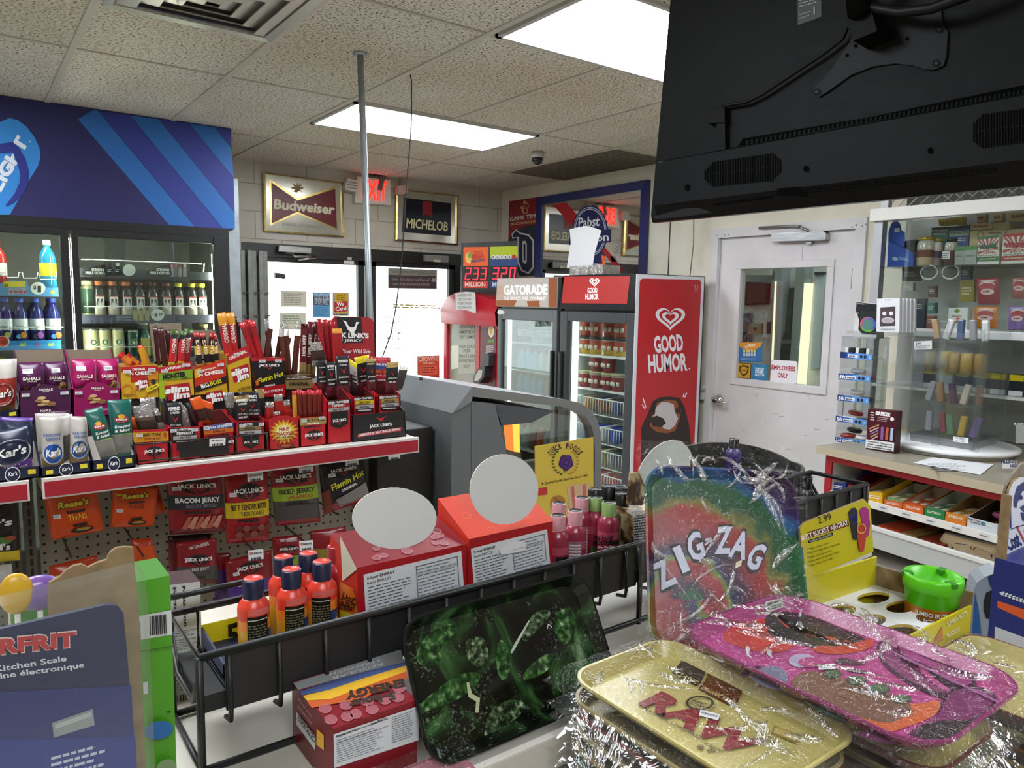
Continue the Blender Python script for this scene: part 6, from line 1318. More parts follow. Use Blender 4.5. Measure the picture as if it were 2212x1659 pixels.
for i in range(9):
 t = i / 8
 for s_, m_ in ((-1, '#3a5a28'),(1, '#a8892c')):
  a = R(90 + s_ * (-20 - 120 * t)); c = y3(1472,800); p = (c[0] - s_ * 0 + 24 * math.cos(a) * 1.12,c[1] + 28 * math.sin(a)); b.disc(ps,p,3.4,2.2,m_,.0046,8)
rose = y3(1478,806)
for k, (rr, m_) in enumerate(((15.5, '#3c1a5c'),(11, '#4d2373'),(7, '#32144e'),(4, '#572a80'))):
 n = 18; b.poly(ps,[(rose[0] + rr * (1 + .09 * math.sin(5 * t + k)) * math.cos(t),rose[1] + rr * 1.12 * (1 + .09 * math.sin(5 * t + k)) * math.sin(t)) for t in [2 * math.pi * i / n for i in range(n)]],m_,.005 + .0004 * k)
b.poly(ps, y3(1460,850,1470,850,1468,888,1460,888), '#3a5a28', .0048)
b.text(ps, 'A Quality Family Business Since 1983', y3(1284,985), y3(1652,915),5.5, '#3a2a18', .0046,.01)
b.poly(ps, y3(1490,1010,1530,985,1668,965,1665,1160,1500,1180), '#c9a884', .0046); b.poly(ps, y3(1515,1000,1540,990,1560,1180,1535,1180), '#b9655a', .005); b.poly(ps, y3(1610,985,1635,975,1650,1170,1615,1180), '#b9655a', .005)
b.disc(ps, y3(1415,1135),17,19, '#a3702f', .005,18)
for i in range(12): rd = random.Random(i); b.disc(ps, y3(1375 + rd.random() * 80,1085 + rd.random() * 60),1.3,1.1, '#2a1a10', .0056,6)
b.poly(ps, y3(1255,1010,1330,1000,1330,1060,1256,1070), '#b52a2a', .0046)
T('food_sign', 'yellow snack sign with a purple rose on the end of the grey merchandiser', 'sign', b)
# ------------------------------------------------------------------ near gondola,counter and wire rack
sh = MB(); sh.box((-.6,.62,1.085),(1.22,.745,1.10), 'shelf_beige'); sh.box((-.6,.745,1.085),(1.49,1.2,1.10), 'shelf_beige')
rl = MB(); rl.rbox((-.6,.608,1.062),(1.22,.62,1.104), '#c9c6be/.4', .003); rl.box((-.6,.70,1.10),(1.22,.712,1.104), '#8d897f/.5')
pb_ = MB(); pb_.box((-.6,.66,.08),(1.2,.672,1.07), 'pegboard'); bs = MB(); bs.box((-.6,.672,0),(1.2,1.18,1.07), '#a8a398/.6')
T('counter_gondola', 'low beige gondola carrying the black wire rack in the foreground', 'shelving', dict(shelf=sh, front_rail=rl, pegboard=pb_, body=bs))
ct = MB(); ct.rbox((-.6,-.1,.96),(1.25,.60,1.0), '#b8ab92/.5', .004); cb = MB(); cb.box((-.55,-.05,0),(1.2,.58,.96), '#8f8575/.6')
T('sales_counter', 'sales counter in front of the low gondola under the wrapped trays', 'counter', dict(worktop=ct, body=cb))
BW = '#161617/.45'; RX0, RX1, RY0, RY1, RZ1, RZ0 = .178,1.50,.77,.90,1.23,1.10
fr = MB(); fr.tube([(RX0,RY1,RZ1),(RX0,RY0,RZ1),(RX1,RY0,RZ1),(RX1,RY1,RZ1)],.0045,BW,8,True); fr.tube([(RX0,RY1,RZ1 + .02),(.27,RY1,RZ1 + .02)],.004,BW)
fr.tube([(RX0,RY0,RZ0 + .006),(RX1,RY0,RZ0 + .006)],.004,BW); fr.tube([(RX0,RY1,RZ0 + .006),(RX1,RY1,RZ0 + .006)],.004,BW)
po_ = []
for x in (RX0,.827,RX1):
 for y in (RY0,RY1): q = MB(); q.tube([(x,y,RZ0),(x,y,RZ1)],.0042,BW); po_.append(q)
sds = []
for x in (RX0,RX1): sd = MB(); sds.append(sd); sd.tube([(x,RY0,1.21),(x,RY0 + .03,1.17),(x,RY1 - .03,1.17),(x,RY1,1.21)],.0035,BW); sd.tube([(x,RY0,RZ0 + .006),(x,RY1,RZ0 + .006)],.0035,BW)
dkw = []
for i in range(25):
 x = RX0 + .03 + (RX1 - RX0 - .04) * i / 24; q = MB(); q.tube([(x,RY0 + .001,RZ1 - .003),(x,RY0 - .002,1.165),(x,RY0,1.152),(x,RY0 + .018,1.148)],.0028,BW,6); q.tube([(x,RY0 + .004,1.183),(x,RY1 - .002,1.183),(x,RY1 - .002,RZ1)],.0022,BW,6); dkw.append(q)
pn = []
for a, c in ((.205,.822),(.832, RX1 - .004)): q = MB(); q.box((a, RY0 + .0035,1.162),(c, RY0 + .007, RZ1 - .006), '#1b1b1d/.5'); pn.append(q)
q = MB(); q.box((RX0 + .004, RY0 + .01,1.163),(RX1 - .004, RY1 - .006,1.182), '#1a1a1b/.6')
T('wire_rack', 'long black wire rack with dark plastic panels holding small drink bottles', 'rack', dict(rail=fr, post=po_, side=sds, wire=dkw, panel=pn, deck=q))
DZ = 1.185
# shot bottles
def shot(c,body,mid,low,capm,label,group=None,deco=None,h=.098,r=.0178,rot=0):
 b = MB(); b.lathe(c,[(r * .93,0,low),(r,.002,low),(r,h * .42,low),(r,h * .54,mid),(r,h * .66,body),(r * .95,h * .7,body),(r * .72,h * .755,body),(r * .66,h * .775,body)],20)
 k = MB(); k.lathe(c,[(r * .7,h * .75,capm[0]),(r * .64,h * .78,capm[0]),(r * .66,h * .985,capm[0]),(r * .58,h,capm[0]),(r * .52,h * .985,capm[1])],20)
 M = Matrix.Translation(c)
 def patch(a0,a1,z0,z1,m,n=8,dr=.0004):
  for i in range(n):
   t0,t1 = R(a0 + (a1 - a0) * i / n),R(a0 + (a1 - a0) * (i + 1) / n)
   b.face([(c.x + (r + dr) * math.cos(t),c.y + (r + dr) * math.sin(t),c.z + z) for t,z in ((t0,z0),(t1,z0),(t1,z1),(t0,z1))],m)
 if deco: deco(patch,h)
 return T('shot_bottle', label, 'bottle', dict(body=b, cap=k), group)
BK3 = '#18160f/.3'
def dshot(rot):
 def d(p,h):
  p(-130 + rot, -55 + rot, .001, h * .6, BK3); p(-128 + rot, -58 + rot, h * .555, h * .565, '#d8d2c0', 8,.0008)
  rd = random.Random(int(rot))
  for i in range(15):
   a = -126 + rot
   while a < -64 + rot:
    w = rd.uniform(4,16); p(a, min(a + w, -60 + rot), h * (.04 + .032 * i), h * (.055 + .032 * i), '#7c765a', 2,.0008); a += w + 4
  p(-55 + rot, -10 + rot, .001, h * .42, '#2a3a6a/.3'); p(-40 + rot, -12 + rot, h * .05, h * .3, '#d9c64a/.3', 4,.0006)
  for i in range(7): p(-125 + rot, -35 + rot, h * (.615 + .011 * i), h * (.62 + .011 * i), '#e88a86', 6,.0007)
 return d
CAPN = ('#171a3a/.3', '#c9453c/.3')
for i, (px_, py_, y, rt, nm) in enumerate(((550,1395,.822,0, 'leftmost of the five behind the yellow tray'),(615,1385,.872,10, 'rear one behind the yellow tray'),(632,1375,.826,-5, 'second from left along the front'),(668,1355,.868,5, 'rear right one beside the patterned box'),(697,1355,.83,-25, 'rightmost in front, with a barcode, beside the patterned box'))):
 c = at(px_, py_, 1, y); shot(V((c.x, y, DZ)), '#d8402e/.3', '#e8862a/.3', '#d8a12a/.3', CAPN, 'orange-red shot bottle with navy cap, ' + nm, deco=dshot(rt))
c = at(728,1290,1,.875); shot(V((c.x, .875, DZ)), '#9c2430/.25', '#9c2430/.25', '#8c1f2a/.25', ('#8c2430/.3', '#a83a40/.3'), 'dark red shot bottle behind the left corner of the patterned box')
def dwm(p,h):
 p(-170,-95, h * .05, h * .55, '#8d6a72/.3')
 for i in range(9): p(-166,-100, h * (.08 + .05 * i), h * (.105 + .05 * i), '#d9c9cd', 4,.0008)
def dwm2(p, h): p(-150,-40, h * .1, h * .2, '#3f6a2a/.3'); p(-140,-50, h * .24, h * .30, '#1c1a18/.3', 8,.0008); p(-135,-60, h * .34, h * .40, '#1c1a18/.3', 8,.0008); p(-40,30,.01, h * .5, '#7fae4a/.3')
WMC = ('#b9848c/.3', '#2a2024/.4'); GRC = ('#7c9a5a/.3', '#1a1a18/.4')
for px_, y, cc, dd, nm in ((1203,.82, WMC, dwm2, 'beside the orange box, partly hidden'),(1205,.87, WMC, dwm, 'rear left of the group beside the orange box'),(1240,.825, WMC, dwm, 'front middle of the group, with white small print'),(1254,.875, WMC, dwm, 'rear middle of the group'),(1283,.865, GRC, dwm2, 'rear right of the group, with a green neck'),(1312,.83, GRC, dwm2, 'front right, with black bold words')):
 c = at(px_, 1205,1, y); shot(V((c.x, y, DZ)), '#8f2f44/.25', '#a84a5c/.25', '#8c2a40/.25', cc, 'pink shot bottle ' + nm, deco=dd)
pzz = PY(.8118); b = MB()
b.text(pzz, '15-hour', y3(1715,1430), y3(1862,1420),11, '#17110f', .0005,.03); b.text(pzz, 'ENERGY', y3(1728,1465), y3(1862,1458),9, '#17110f', .0005,.04); b.text(pzz, 'Won Tired Fast', y3(1738,1492), y3(1866,1485),5, '#f0e6e6', .0005)
T('bottle_lettering', 'black and white lettering on the front right pink shot bottle', 'label', b)
for i,(px_,y) in enumerate(((1282,.885),(1310,.888),(1334,.88),(1340,.84),(1338,.868))):
 c = at(px_, 1190,1, y); shot(V((c.x, y, DZ + .001)), '#4a3f2c/.4', '#8c7a58/.4', '#a8946a/.4', ('#141414/.3', '#3a3a3a'), 'camouflage shot bottle with a black cap left of the camouflage box', 'camouflage shot bottles', h=.104)
# yellow tray of the orange bottles
def dt(l): l.t('5-hour', .2,1.7,.86,.66, '#1a1608', -.26,.04,.25)
pyt = PY(.893); b = MB(); q = [pyt.q(*p) for p in ((435,1352),(520,1335),(530,1395),(476,1408))]
x_l,x_r = .21,.365
b.box((x_l, .80, DZ),(x_r, .893, DZ + .002), '#20254a'); b.box((x_l, .80, DZ),(x_r, .802, DZ + .016), '#20254a'); b.hexa([V((x_l, .80, DZ)), V((x_l, .80, DZ + .016)), V((x_l, .893, DZ + .024)), V((x_l, .893, DZ))],[V((x_l + .002,.80, DZ)), V((x_l + .002,.80, DZ + .016)), V((x_l + .002,.893, DZ + .024)), V((x_l + .002,.893, DZ))], '#3a3f5c')
b.box((x_l, .891, DZ),(x_r, .893, DZ + .026), '#d9cf1c/.35'); c4 = [(436,1350),(560,1326),(565,1388),(478,1408)]; l = Lbl(b, PY(.8908), c4,.0004); dt(l)
T('bottle_tray', 'yellow and navy cardboard tray at the left end of the wire rack', 'tray', b)
# display boxes of shots seen from behind
def shotbox(lab,x0,x1,zf,zb,top,rim,deco_c4,disc,item,band):
 yf,yb = .80,.88; b = MB(); F = [V((x0,yf,DZ)),V((x1,yf,DZ)),V((x1,yf,zf)),V((x0,yf,zf))]; B = [V((x0,yb,DZ)),V((x1,yb,DZ)),V((x1,yb,zb)),V((x0,yb,zb))]
 b.hexa(F,B,[rim,rim,rim,band,top,band]); pf_ = PY(yf); l = Lbl(b,pf_,deco_c4)
 l.r(.05,.16,.96,1.0, '#d3d6db/.5'); l.t('5-hour ENERGY', .08,.34,.28,.06, '#2a2416', -.0,.03,.2); l.t('Item ' + item, .08,.3,.38,.06, '#33363a', -.0,.01); l.f(.08,.42,.5,1.0,9, '#6a6d72', 3,.35); l.f(.54,.3,.9,1.0,10, '#7c8086', 5,.3)
 l.r(.53,.24,.535,.9, '#3a3c40'); l.r(.91,.24,.915,.9, '#3a3c40'); l.r(.53,.24,.915,.252, '#3a3c40'); l.r(.53,.42,.915,.426, '#3a3c40')
 pt = PL(F[3],(1,0,0),B[3] - F[3])
 rd = random.Random(len(lab))
 w_,h_ = x1 - x0,(B[3] - F[3]).length
 for i in range(16):
  u,v,r_ = rd.uniform(.01,w_ - .012),rd.uniform(.008,h_ * .6),rd.uniform(.004,.0075); P = [(u + r_ * math.cos(t),v + r_ * math.sin(t)) for t in [2 * math.pi * k / 14 for k in range(14)]]
  if 'deep' in lab: b.lpoly(pt, P, '#8c4a52/.4', .0005)
  for k in range(14): b.lpoly(pt, [P[k], P[(k + 1) % 14], tuple(V(P[(k + 1) % 14]).lerp(V((u, v)),.12)), tuple(V(P[k]).lerp(V((u, v)),.12))], '#b9747a/.4' if 'deep' in lab else '#d8684a/.4', .0008)
 dm = MB(); pd_ = PY(.803 if 'deep' in lab else .807); (cx, cy), rx, ry = disc; n = 30; dm.slab(pd_, [(cx + rx * math.cos(2 * math.pi * k / n), cy + ry * math.sin(2 * math.pi * k / n)) for k in range(n)],.0012, '#d6d9dc/.5', '#e0ddd0/.5')
 return b,dm
b, dm = shotbox('deep', .3675,.5245,1.277,1.297, '#7a1420/.35', '#a3161f/.4', [(772,1227),(1004,1172),(1011,1268),(778,1333)],((851,1119),91,66), '800123', '#c2301f/.4')
pl_ = PX(.3672); ps_ = MB(); ps_.poly(pl_, y2(1090,700,1235,985,1110,1085), '#cfccb4/.6', .0008); b.mesh(ps_.v, [tuple(f) for f in ps_.f], '#cfccb4/.6')
b.poly(pl_, y2(1085,1090,1200,1150,1250,1395,1180,1400,1085,1330), '#d9722a/.4', .0006); b.poly(pl_, y2(1085,1330,1180,1365,1250,1395,1180,1420,1085,1420), '#d9cf1c/.4', .0008); b.text(pl_, '5-hour', y2(1098,1245), y2(1212,1275),17, '#1d1206', .001,.02); b.text(pl_, 'ENERGY', y2(1086,1320), y2(1216,1345),17, '#1d1206', .001,.03)
T('shot_carton', 'deep red patterned shot carton with a white disc on its sloping top', 'carton', dict(box=b, header_disc=dm))
b, dm = shotbox('orange', .528,.673,1.283,1.32, '#c9381c/.35', '#a3161f/.4', [(1006,1172),(1187,1127),(1195,1215),(1014,1268)],((1088,1057),74,76), '500122', '#c2301f/.4')
b.poly(PY(.80), y3(945,1498,1010,1445,1080,1425,1140,1432,1162,1455,1145,1505,1080,1520,960,1538), '#e2e3e6/.5', .003)
T('shot_carton', 'orange-topped shot carton with a round white disc, right of the deep red one', 'carton', dict(box=b, header_disc=dm))
noisemat('camo', 14,[(.44, '#3f2f20'),(.46, '#7c6242'),(.53, '#7c6242'),(.55, '#b5a47c')],.5,3)
for r in [MATS['camo'].node_tree.nodes['Color Ramp']]: r.color_ramp.interpolation = 'CONSTANT'
MATS['camo'].node_tree.nodes['Noise Texture'].inputs['Scale'].default_value = 45
b = MB(); pc_ = PY(.812); q = [pc_.q(*p) for p in x4(62,600,330,520,330,940,85,930)]
b.hexa([V((.84,.80, DZ)), V((1.0,.80, DZ)), V((1.0,.80,1.262)), V((.84,.80,1.262))],[V((.84,.845, DZ)), V((1.0,.845, DZ)), V((1.0,.845,1.272)), V((.84,.845,1.272))],[BLK, 'camo', BLK, 'camo', 'camo', 'camo'])
b.fine(PY(.80), x4(95,650,240,625,240,900,110,915),12, '#c9ccd0', .0012,.6,3); b.slab(PY(.812), x4(45,590,75,320,150,312,210,480,180,600),.002, 'camo'); b.slab(PY(.812), x4(560,360,590,245,650,235,650,400),.002, 'camo')
dm = MB(); dm.slab(PY(.808), x4(150,300,195,215,270,120,360,60,450,38,520,52,575,110,600,150,590,260,545,370,470,460,380,510,280,500,210,440),.0015, '#c5cbc6/.5')
T('shot_carton', 'camouflage shot carton with a pale oval header behind the tie-dye tray', 'carton', dict(box=b, header_disc=dm))
b,k = MB(),MB()
bin_ = MB(); cx,cy = 1.44,1.06; n = 28; out = [(cx + .235 * math.cos(2 * math.pi * i / n),cy + .115 * math.sin(2 * math.pi * i / n)) for i in range(n)]; inn = [(cx + .227 * math.cos(2 * math.pi * i / n),cy + .107 * math.sin(2 * math.pi * i / n)) for i in range(n)]
for i in range(n):
 j = (i + 1) % n; h0,h1 = [1.205 + .05 * max(0,math.sin(2 * math.pi * x / n)) for x in (i,j)]
 bin_.hexa([V((*out[i],1.10)), V((*out[j],1.10)), V((*out[j], h1)), V((*out[i], h0))],[V((*inn[i],1.10)), V((*inn[j],1.10)), V((*inn[j], h1)), V((*inn[i], h0))], '#131314/.35')
bin_.face([V((*p, 1.187)) for p in inn], '#131314/.5')
T('counter_bin', 'black oval counter bin behind the tie-dye tray', 'bin', bin_)
c = at(1583,1005,1,1.06); shot(V((c.x, 1.06,1.188)), '#3a2a6a/.25', '#2f2258/.25', '#2f2258/.25', ('#121214/.25', '#2a2a2c'), 'purple shot bottle with a black cap standing in the black bin', deco=lambda p, h: [p(-140,-60, h * (.1 + .05 * i), h * (.13 + .05 * i), '#9a94b4', 4,.0006) for i in range(7)])
for i,(px_,y) in enumerate(((1703,.955),(1722,.93),(1745,.90),(1735,.925))):
 c = at(px_, 1010,1, y); shot(V((c.x + (.12 if False else 0), y, 1.101)), '#1c1c1e/.3', '#1c1c1e/.3', '#1c1c1e/.3', ('#101011/.25', '#2c2c2e'), 'all-black shot bottle behind the upper right corner of the tie-dye tray', 'black shot bottles', h=.12)
# white food box behind the rack
def nf(l):
 l.b.text(l.pl, 'Nutrition', l.P(.62,.02), l.P(.64,.36),7, '#26262a', l.up(),.03, up=(1,-.05)); l.b.text(l.pl, 'Facts', l.P(.42,.02), l.P(.44,.22),7, '#26262a', l.up(),.03, up=(1,-.05)); l.b.text(l.pl, '140 420', l.P(.03,.14), l.P(.05,.36),8, '#26262a', l.up(),.03, up=(1,-.05))
 for i in range(9): l.f(.03,.4 + .055 * i, .9,.44 + .055 * i, 2, '#77787c', i, .4)
 for i in range(5): l.r(.03,.38 + .11 * i, .93,.384 + .11 * i, '#55565a')
 for i in range(14): l.r(.1 + .055 * i, .9,.1 + .055 * i + (.03 if i % 3 else .015),.98, '#2a2a2c')
box('food_box', 'white food box with a sideways nutrition table behind the rack at the left', PY(.945),[(330,1268),(432,1256),(440,1512),(335,1530)],.05, '#c9cbd0/.5', '#3a2024', 1.10, nf)
# ------------------------------------------------------------------ lying carton and leaning leaf tray
b = MB(); F = [V((.277,.662,1.10)), V((.372,.662,1.10)), V((.372,.662,1.172)), V((.277,.662,1.172))]; B = [p + V((0,.115,0)) for p in F]; b.hexa(F, B, ['#7a1420/.35', '#7a1420/.35', '#7a1420/.35', '#7a1420/.35', '#7a1420/.35', '#6e121c/.35'])
l = Lbl(b, PY(.662), x6(465,1050,1000,870,1000,1115,470,1290)); l.r(.0,.06,1.0,.94, '#cdd0d4/.5'); l.t('Supplement Facts', .03,.3,.17,.06, '#3a3c40', -.02); l.f(.03,.22,.6,.85,11, '#7c8086', 2,.35); l.f(.68,.1,.95,.8,12, '#7c8086', 4,.4); l.t('Item 800123', .44,.62,.13,.06, '#3a3c40', -.02); l.r(.02,.1,.64,.112, '#3a3c40'); l.r(.02,.28,.64,.29, '#3a3c40')
pt = PZ(1.172); b.poly(pt, x6(215,745,890,535,912,615,600,690,420,740,245,790), '#9a9c9e/.4', .0005); b.poly(pt, x6(255,800,420,745,600,692,912,615,920,640,650,720,440,790,268,825), '#4a5a8c/.4', .0009); b.poly(pt, x6(275,830,440,792,650,722,918,640,926,675,640,780,450,850,300,860), '#d3a52a/.4', .0012); b.poly(pt, x6(300,862,450,850,640,780,926,675,930,720,640,850,330,905), '#b8531f/.4', .0011)
b.text(pt, 'ENERGY', x6(905,725), x6(535,810),16, '#2a1a08', .0016,.05, up=(.3,1)); b.text(pt, '5-hour', x6(850,805), x6(560,865),16, '#2a1a08', .0016,.05, up=(.3,1)); b.text(pt, 'REGULAR', x6(775,620), x6(450,715),6, '#d9d9da', .0014,.02, up=(.3,1)); b.text(pt, 'STRENGTH', x6(760,598), x6(440,690),5, '#d9d9da', .0014,.02, up=(.3,1))
for q in ((415,910),(545,888),(680,865),(790,855),(870,840),(450,980),(555,960),(605,945),(710,915),(880,780)): b.disc(pt, x6(*q),14,10.5, '#a8686c/.4', .0012,18, inner=.86); b.disc(pt, x6(*q),11.5,8.5, '#96505a/.4', .001,16)
pl2 = PX(.277); b.poly(pl2, x6(235,920,360,1080,355,1165,235,1000), '#d3d3d5/.5', .0006); b.text(pl2, 'ENERGIZED', x6(246,968), x6(352,1120),11, '#2a2a2c', .001,.02, up=(.4,-1)); b.poly(pl2, x6(365,1030,410,1070,410,1165,362,1130), '#d9a52a/.4', .0006)
for i in range(2): b.text(pl2,('Keep you', 'feel alert and')[i], x6(250,850 + 45 * i), x6(330,955 + 45 * i),5, '#c99aa0', .0008,.0, up=(.4,-1))
T('shot_carton', 'closed dark red carton lying on the shelf left of the leaf-print tray', 'carton', b)
def leafmat():
 m, n, l, b = newmat('leafprint'); tc = n.new('ShaderNodeTexCoord')
 def tn(sc, d, di=0): t = n.new('ShaderNodeTexNoise'); t.inputs['Scale'].default_value = sc; t.inputs['Detail'].default_value = d; t.inputs['Distortion'].default_value = di; l.new(tc.outputs['Object'], t.inputs['Vector']); return t
 a = tn(15,6,1.2); c = tn(280,3); e = tn(11,4,2)
 r = ramp(n, [(.38, '#050707'),(.49, '#10180f'),(.56, '#22401f'),(.63, '#3f6238'),(.72, '#6c8064')]); l.new(a.outputs[0], r.inputs[0])
 r2 = ramp(n, [(.55, '#000000'),(.68, '#c9d0c4')]); l.new(c.outputs[0], r2.inputs[0]); r3 = ramp(n, [(.48, '#000000'),(.58, '#8a8f8a')]); l.new(e.outputs[0], r3.inputs[0])
 mm_ = n.new('ShaderNodeMixRGB'); mm_.blend_type = 'MULTIPLY'; mm_.inputs[0].default_value = 1; l.new(r2.outputs[0], mm_.inputs[1]); l.new(r3.outputs[0], mm_.inputs[2])
 ad = n.new('ShaderNodeMixRGB'); ad.blend_type = 'ADD'; ad.inputs[0].default_value = .8; l.new(r.outputs[0], ad.inputs[1]); l.new(mm_.outputs[0], ad.inputs[2]); l.new(ad.outputs[0], b.inputs['Base Color']); b.inputs['Roughness'].default_value = .12
leafmat()
noisemat('leaf_green', 120,[(.4, '#0f2410'),(.55, '#2c5426'),(.66, '#6c8a5c'),(.75, '#b5c0ac')],.15,8); noisemat('leaf_pale', 160,[(.40, '#10180f'),(.52, '#33482c'),(.62, '#6c7c60'),(.74, '#b0b8a8')],.15,8)
def rr(w,h,r,n=7):
 P = []
 for cx,cy,a in ((w / 2 - r,h / 2 - r,0),(-w / 2 + r,h / 2 - r,90),(-w / 2 + r,-h / 2 + r,180),(w / 2 - r,-h / 2 + r,270)):
  P += [(cx + r * math.cos(R(a + 90 * i / (n - 1))),cy + r * math.sin(R(a + 90 * i / (n - 1)))) for i in range(n)]
 return P
def rolltray(pl,w,h,floor,rim,r=.03,dep=.015,th=.0008):
 """metal tray: floor, sloping wall with rolled lip, underside"""
 b = MB(); A = rr(w - .026,h - .026,r - .008); Bq = rr(w - .006,h - .006,r); Cq = rr(w,h,r + .002)
 L = [[pl.w(*p,0) for p in A],[pl.w(*p,dep) for p in Bq],[pl.w(*p,dep) for p in Cq],[pl.w(*p,dep - .003) for p in Cq],[pl.w(*p,-th) for p in A]]; n = len(A); vs = sum(L,[])
 b.mesh(vs,[tuple(range(n)),tuple(range(5 * n - 1,4 * n - 1,-1))],[floor,rim])
 for k in range(4): b.mesh(vs[k * n:(k + 2) * n],[(i,(i + 1) % n,(i + 1) % n + n,i + n) for i in range(n)],floor if k == 0 else rim,True)
 return b
def film(pl, w, h, amp, lift, m='wrap', seed=0, nx=26, ny=20, droop=.0):
 b = MB(); vs = []; fs = []
 for j in range(ny + 1):
  for i in range(nx + 1):
   u,v = (i / nx - .5) * w,(j / ny - .5) * h; e = max(abs(i / nx - .5),abs(j / ny - .5)) * 2
   z = amp * (1 - abs(noise.noise(V((u * 21 + seed,v * 17,seed))) * 2)) * (.35 + .65 * e) + amp * .5 * noise.noise(V((u * 60,v * 60,seed + 4)))
   if e > .86: z -= droop * (e - .86) / .14
   vs.append(pl.w(u + .004 * noise.noise(V((v * 40,seed,1))),v + .004 * noise.noise(V((u * 40,seed,2))),lift + z))
 for j in range(ny):
  for i in range(nx): a = j * (nx + 1) + i; fs.append((a,a + 1,a + nx + 2,a + nx + 1))
 return b.mesh(vs,fs,m,False)
def creases(b,pl,w,h,n,lift,seed):
 rd = random.Random(seed)
 for _ in range(n):
  x,y = rd.uniform(-.45,.45) * w,rd.uniform(-.45,.45) * h; a = rd.choice((rd.uniform(.5,1.1),rd.uniform(1.9,2.5),rd.uniform(0,3.14))); ln = rd.uniform(.02,.075); wd = rd.uniform(.0015,.005); N = 7; vs = []; cv = rd.uniform(-.012,.012)
  for i in range(N + 1):
   t = i / N - .5; px,py = x + math.cos(a) * ln * t - math.sin(a) * cv * (1 - 4 * t * t),y + math.sin(a) * ln * t + math.cos(a) * cv * (1 - 4 * t * t); k = (1 - 4 * t * t) ** .7 * wd
   px = max(-w * .5,min(w * .5,px)); py = max(-h * .5,min(h * .5,py))
   vs += [pl.w(px - math.sin(a) * k,py + math.cos(a) * k,lift),pl.w(px,py,lift + k * 1.1 + .0008),pl.w(px + math.sin(a) * k,py - math.cos(a) * k,lift)]
  b.mesh(vs, [f for i in range(N) for f in ((3 * i, 3 * i + 3,3 * i + 4,3 * i + 1),(3 * i + 1,3 * i + 4,3 * i + 5,3 * i + 2))], 'crease', True)
 return b
uy_ = V((0,.075,.135)).normalized(); plt = PL(V((.508,.638,1.1015)) + uy_ * .079,(1,0,0),uy_)
b = rolltray(plt, .278,.158, 'leafprint', '#101314/.15', .03)
for q, m_ in (((990,900,1090,800,1230,700,1330,670,1395,690,1370,760,1250,850,1100,905,1000,940), 'leaf_green'),((1500,470,1545,480,1580,600,1570,700,1520,740,1485,640), 'leaf_green'),((1650,700,1700,630,1800,560,1850,560,1840,640,1760,700,1670,730), 'leaf_green'),((1410,1090,1425,960,1500,880,1590,840,1680,870,1640,950,1560,1000,1480,1060,1430,1170), 'leaf_pale'),((990,620,985,530,1060,430,1180,370,1245,375,1230,430,1130,520,1150,600,1060,650), 'leaf_green'),((1290,470,1400,440,1440,520,1430,640,1340,640,1290,560), 'leaf_pale'),((1720,300,1800,280,1840,300,1790,370,1720,440,1660,500,1640,430), 'leaf_pale'),((1850,300,1960,260,1990,330,1980,460,1900,520,1850,420), 'leaf_green')): b.poly(plt, chaikin(x6(*q)), m_, .0006)
b.poly(plt, x6(1300,740,1315,740,1335,810,1385,840,1375,930,1355,930,1360,860,1310,830), '#a9b08a/.3', .0012); b.poly(plt, x6(1690,350,1700,352,1610,520,1585,560,1575,550,1600,500), '#a9b5a6/.3', .0012)
b.text(plt, 'Λ', x6(1805,405), x6(1840,395),10, '#c9ccc8', .001,.0)
T('rolling_tray', 'black-rimmed tray printed with green buds leaning on the near shelf', 'tray', b)
# ------------------------------------------------------------------ wrapped trays on the counter
r1 = Zm(1160,1380,.29837); p1 = Zm(1480,1280,.33092)
BEI = '#b5a862/.35'
zs_, cols = 1.0015,('#6a4a34/.4', '#8c8a6a/.4', '#5c2a24/.4', '#9c9068/.4', '#3f5a3c/.4', '#8a7a52/.4', '#a3967a/.4', '#7c3a34/.4', '#9c9068/.4')
for i in range(9):
 pl = PL(V((.603 + .003 * math.sin(i * 2.1),.465 + .003 * math.cos(i * 1.7), zs_ + .0185 * i)),(1,0,0),(0,1,0)); b = rolltray(pl, .163,.25, cols[i], cols[i],.03); f = film(pl, .19,.285,.004,.012, 'wrap', i, 14,18,.012)
 T('rolling_tray', '%s wrapped tray down in the stack below the beige lettered tray' % ('First', 'Second', 'Third', 'Fourth', 'Fifth', 'Sixth', 'Seventh', 'Eighth', 'Ninth')[8 - i], 'tray', dict(tray=b, wrapper=f), 'wrapped trays under the beige lettered tray')
pl = PL(V((.603,.464,1.1725)),(1,0,0),(0,1,0)); b = rolltray(pl, .165,.254, '#b3a763/.3', '#bfb36c/.3', .03)
pr_ = PZ(1.173); U = (.89,-.45); DB = '#2a2018/.35'
b.poly(pr_, r1(1070,105,1250,190,1215,260,1185,330,1150,350,975,250,1035,180), DB, .001); b.text(pr_, 'CLASSIC', r1(995,262), r1(1150,338),11, '#c9b878', .0016,.01, up=U)
b.poly(pr_, r1(1268,198,1505,310,1480,400,1455,470,1405,495,1165,370,1215,310,1240,240), '#5c3418/.35', .001); b.text(pr_, 'ORGANIC HEMP', r1(1180,368), r1(1412,484),11, '#c9b878', .0016,.01, up=U)
b.text(pr_, 'RAW', r1(735,470), r1(1500,865),56, '#7c1a20/.35', .0013,.05, up=U); b.text(pr_, 'NATURAL UNREFINED', r1(765,518), r1(1190,745),9, '#4a3a20', .0015,.0, up=U)
b.disc(pr_, r1(1178,475),31,15.5, '#3a3428', .0018,24, inner=.8); b.text(pr_, 'PUREST', r1(1120,462), r1(1215,492),6, '#3a3428', .002,.03, up=U); b.text(pr_, 'FIBERS', r1(1108,482), r1(1200,512),6, '#3a3428', .002,.03, up=U)
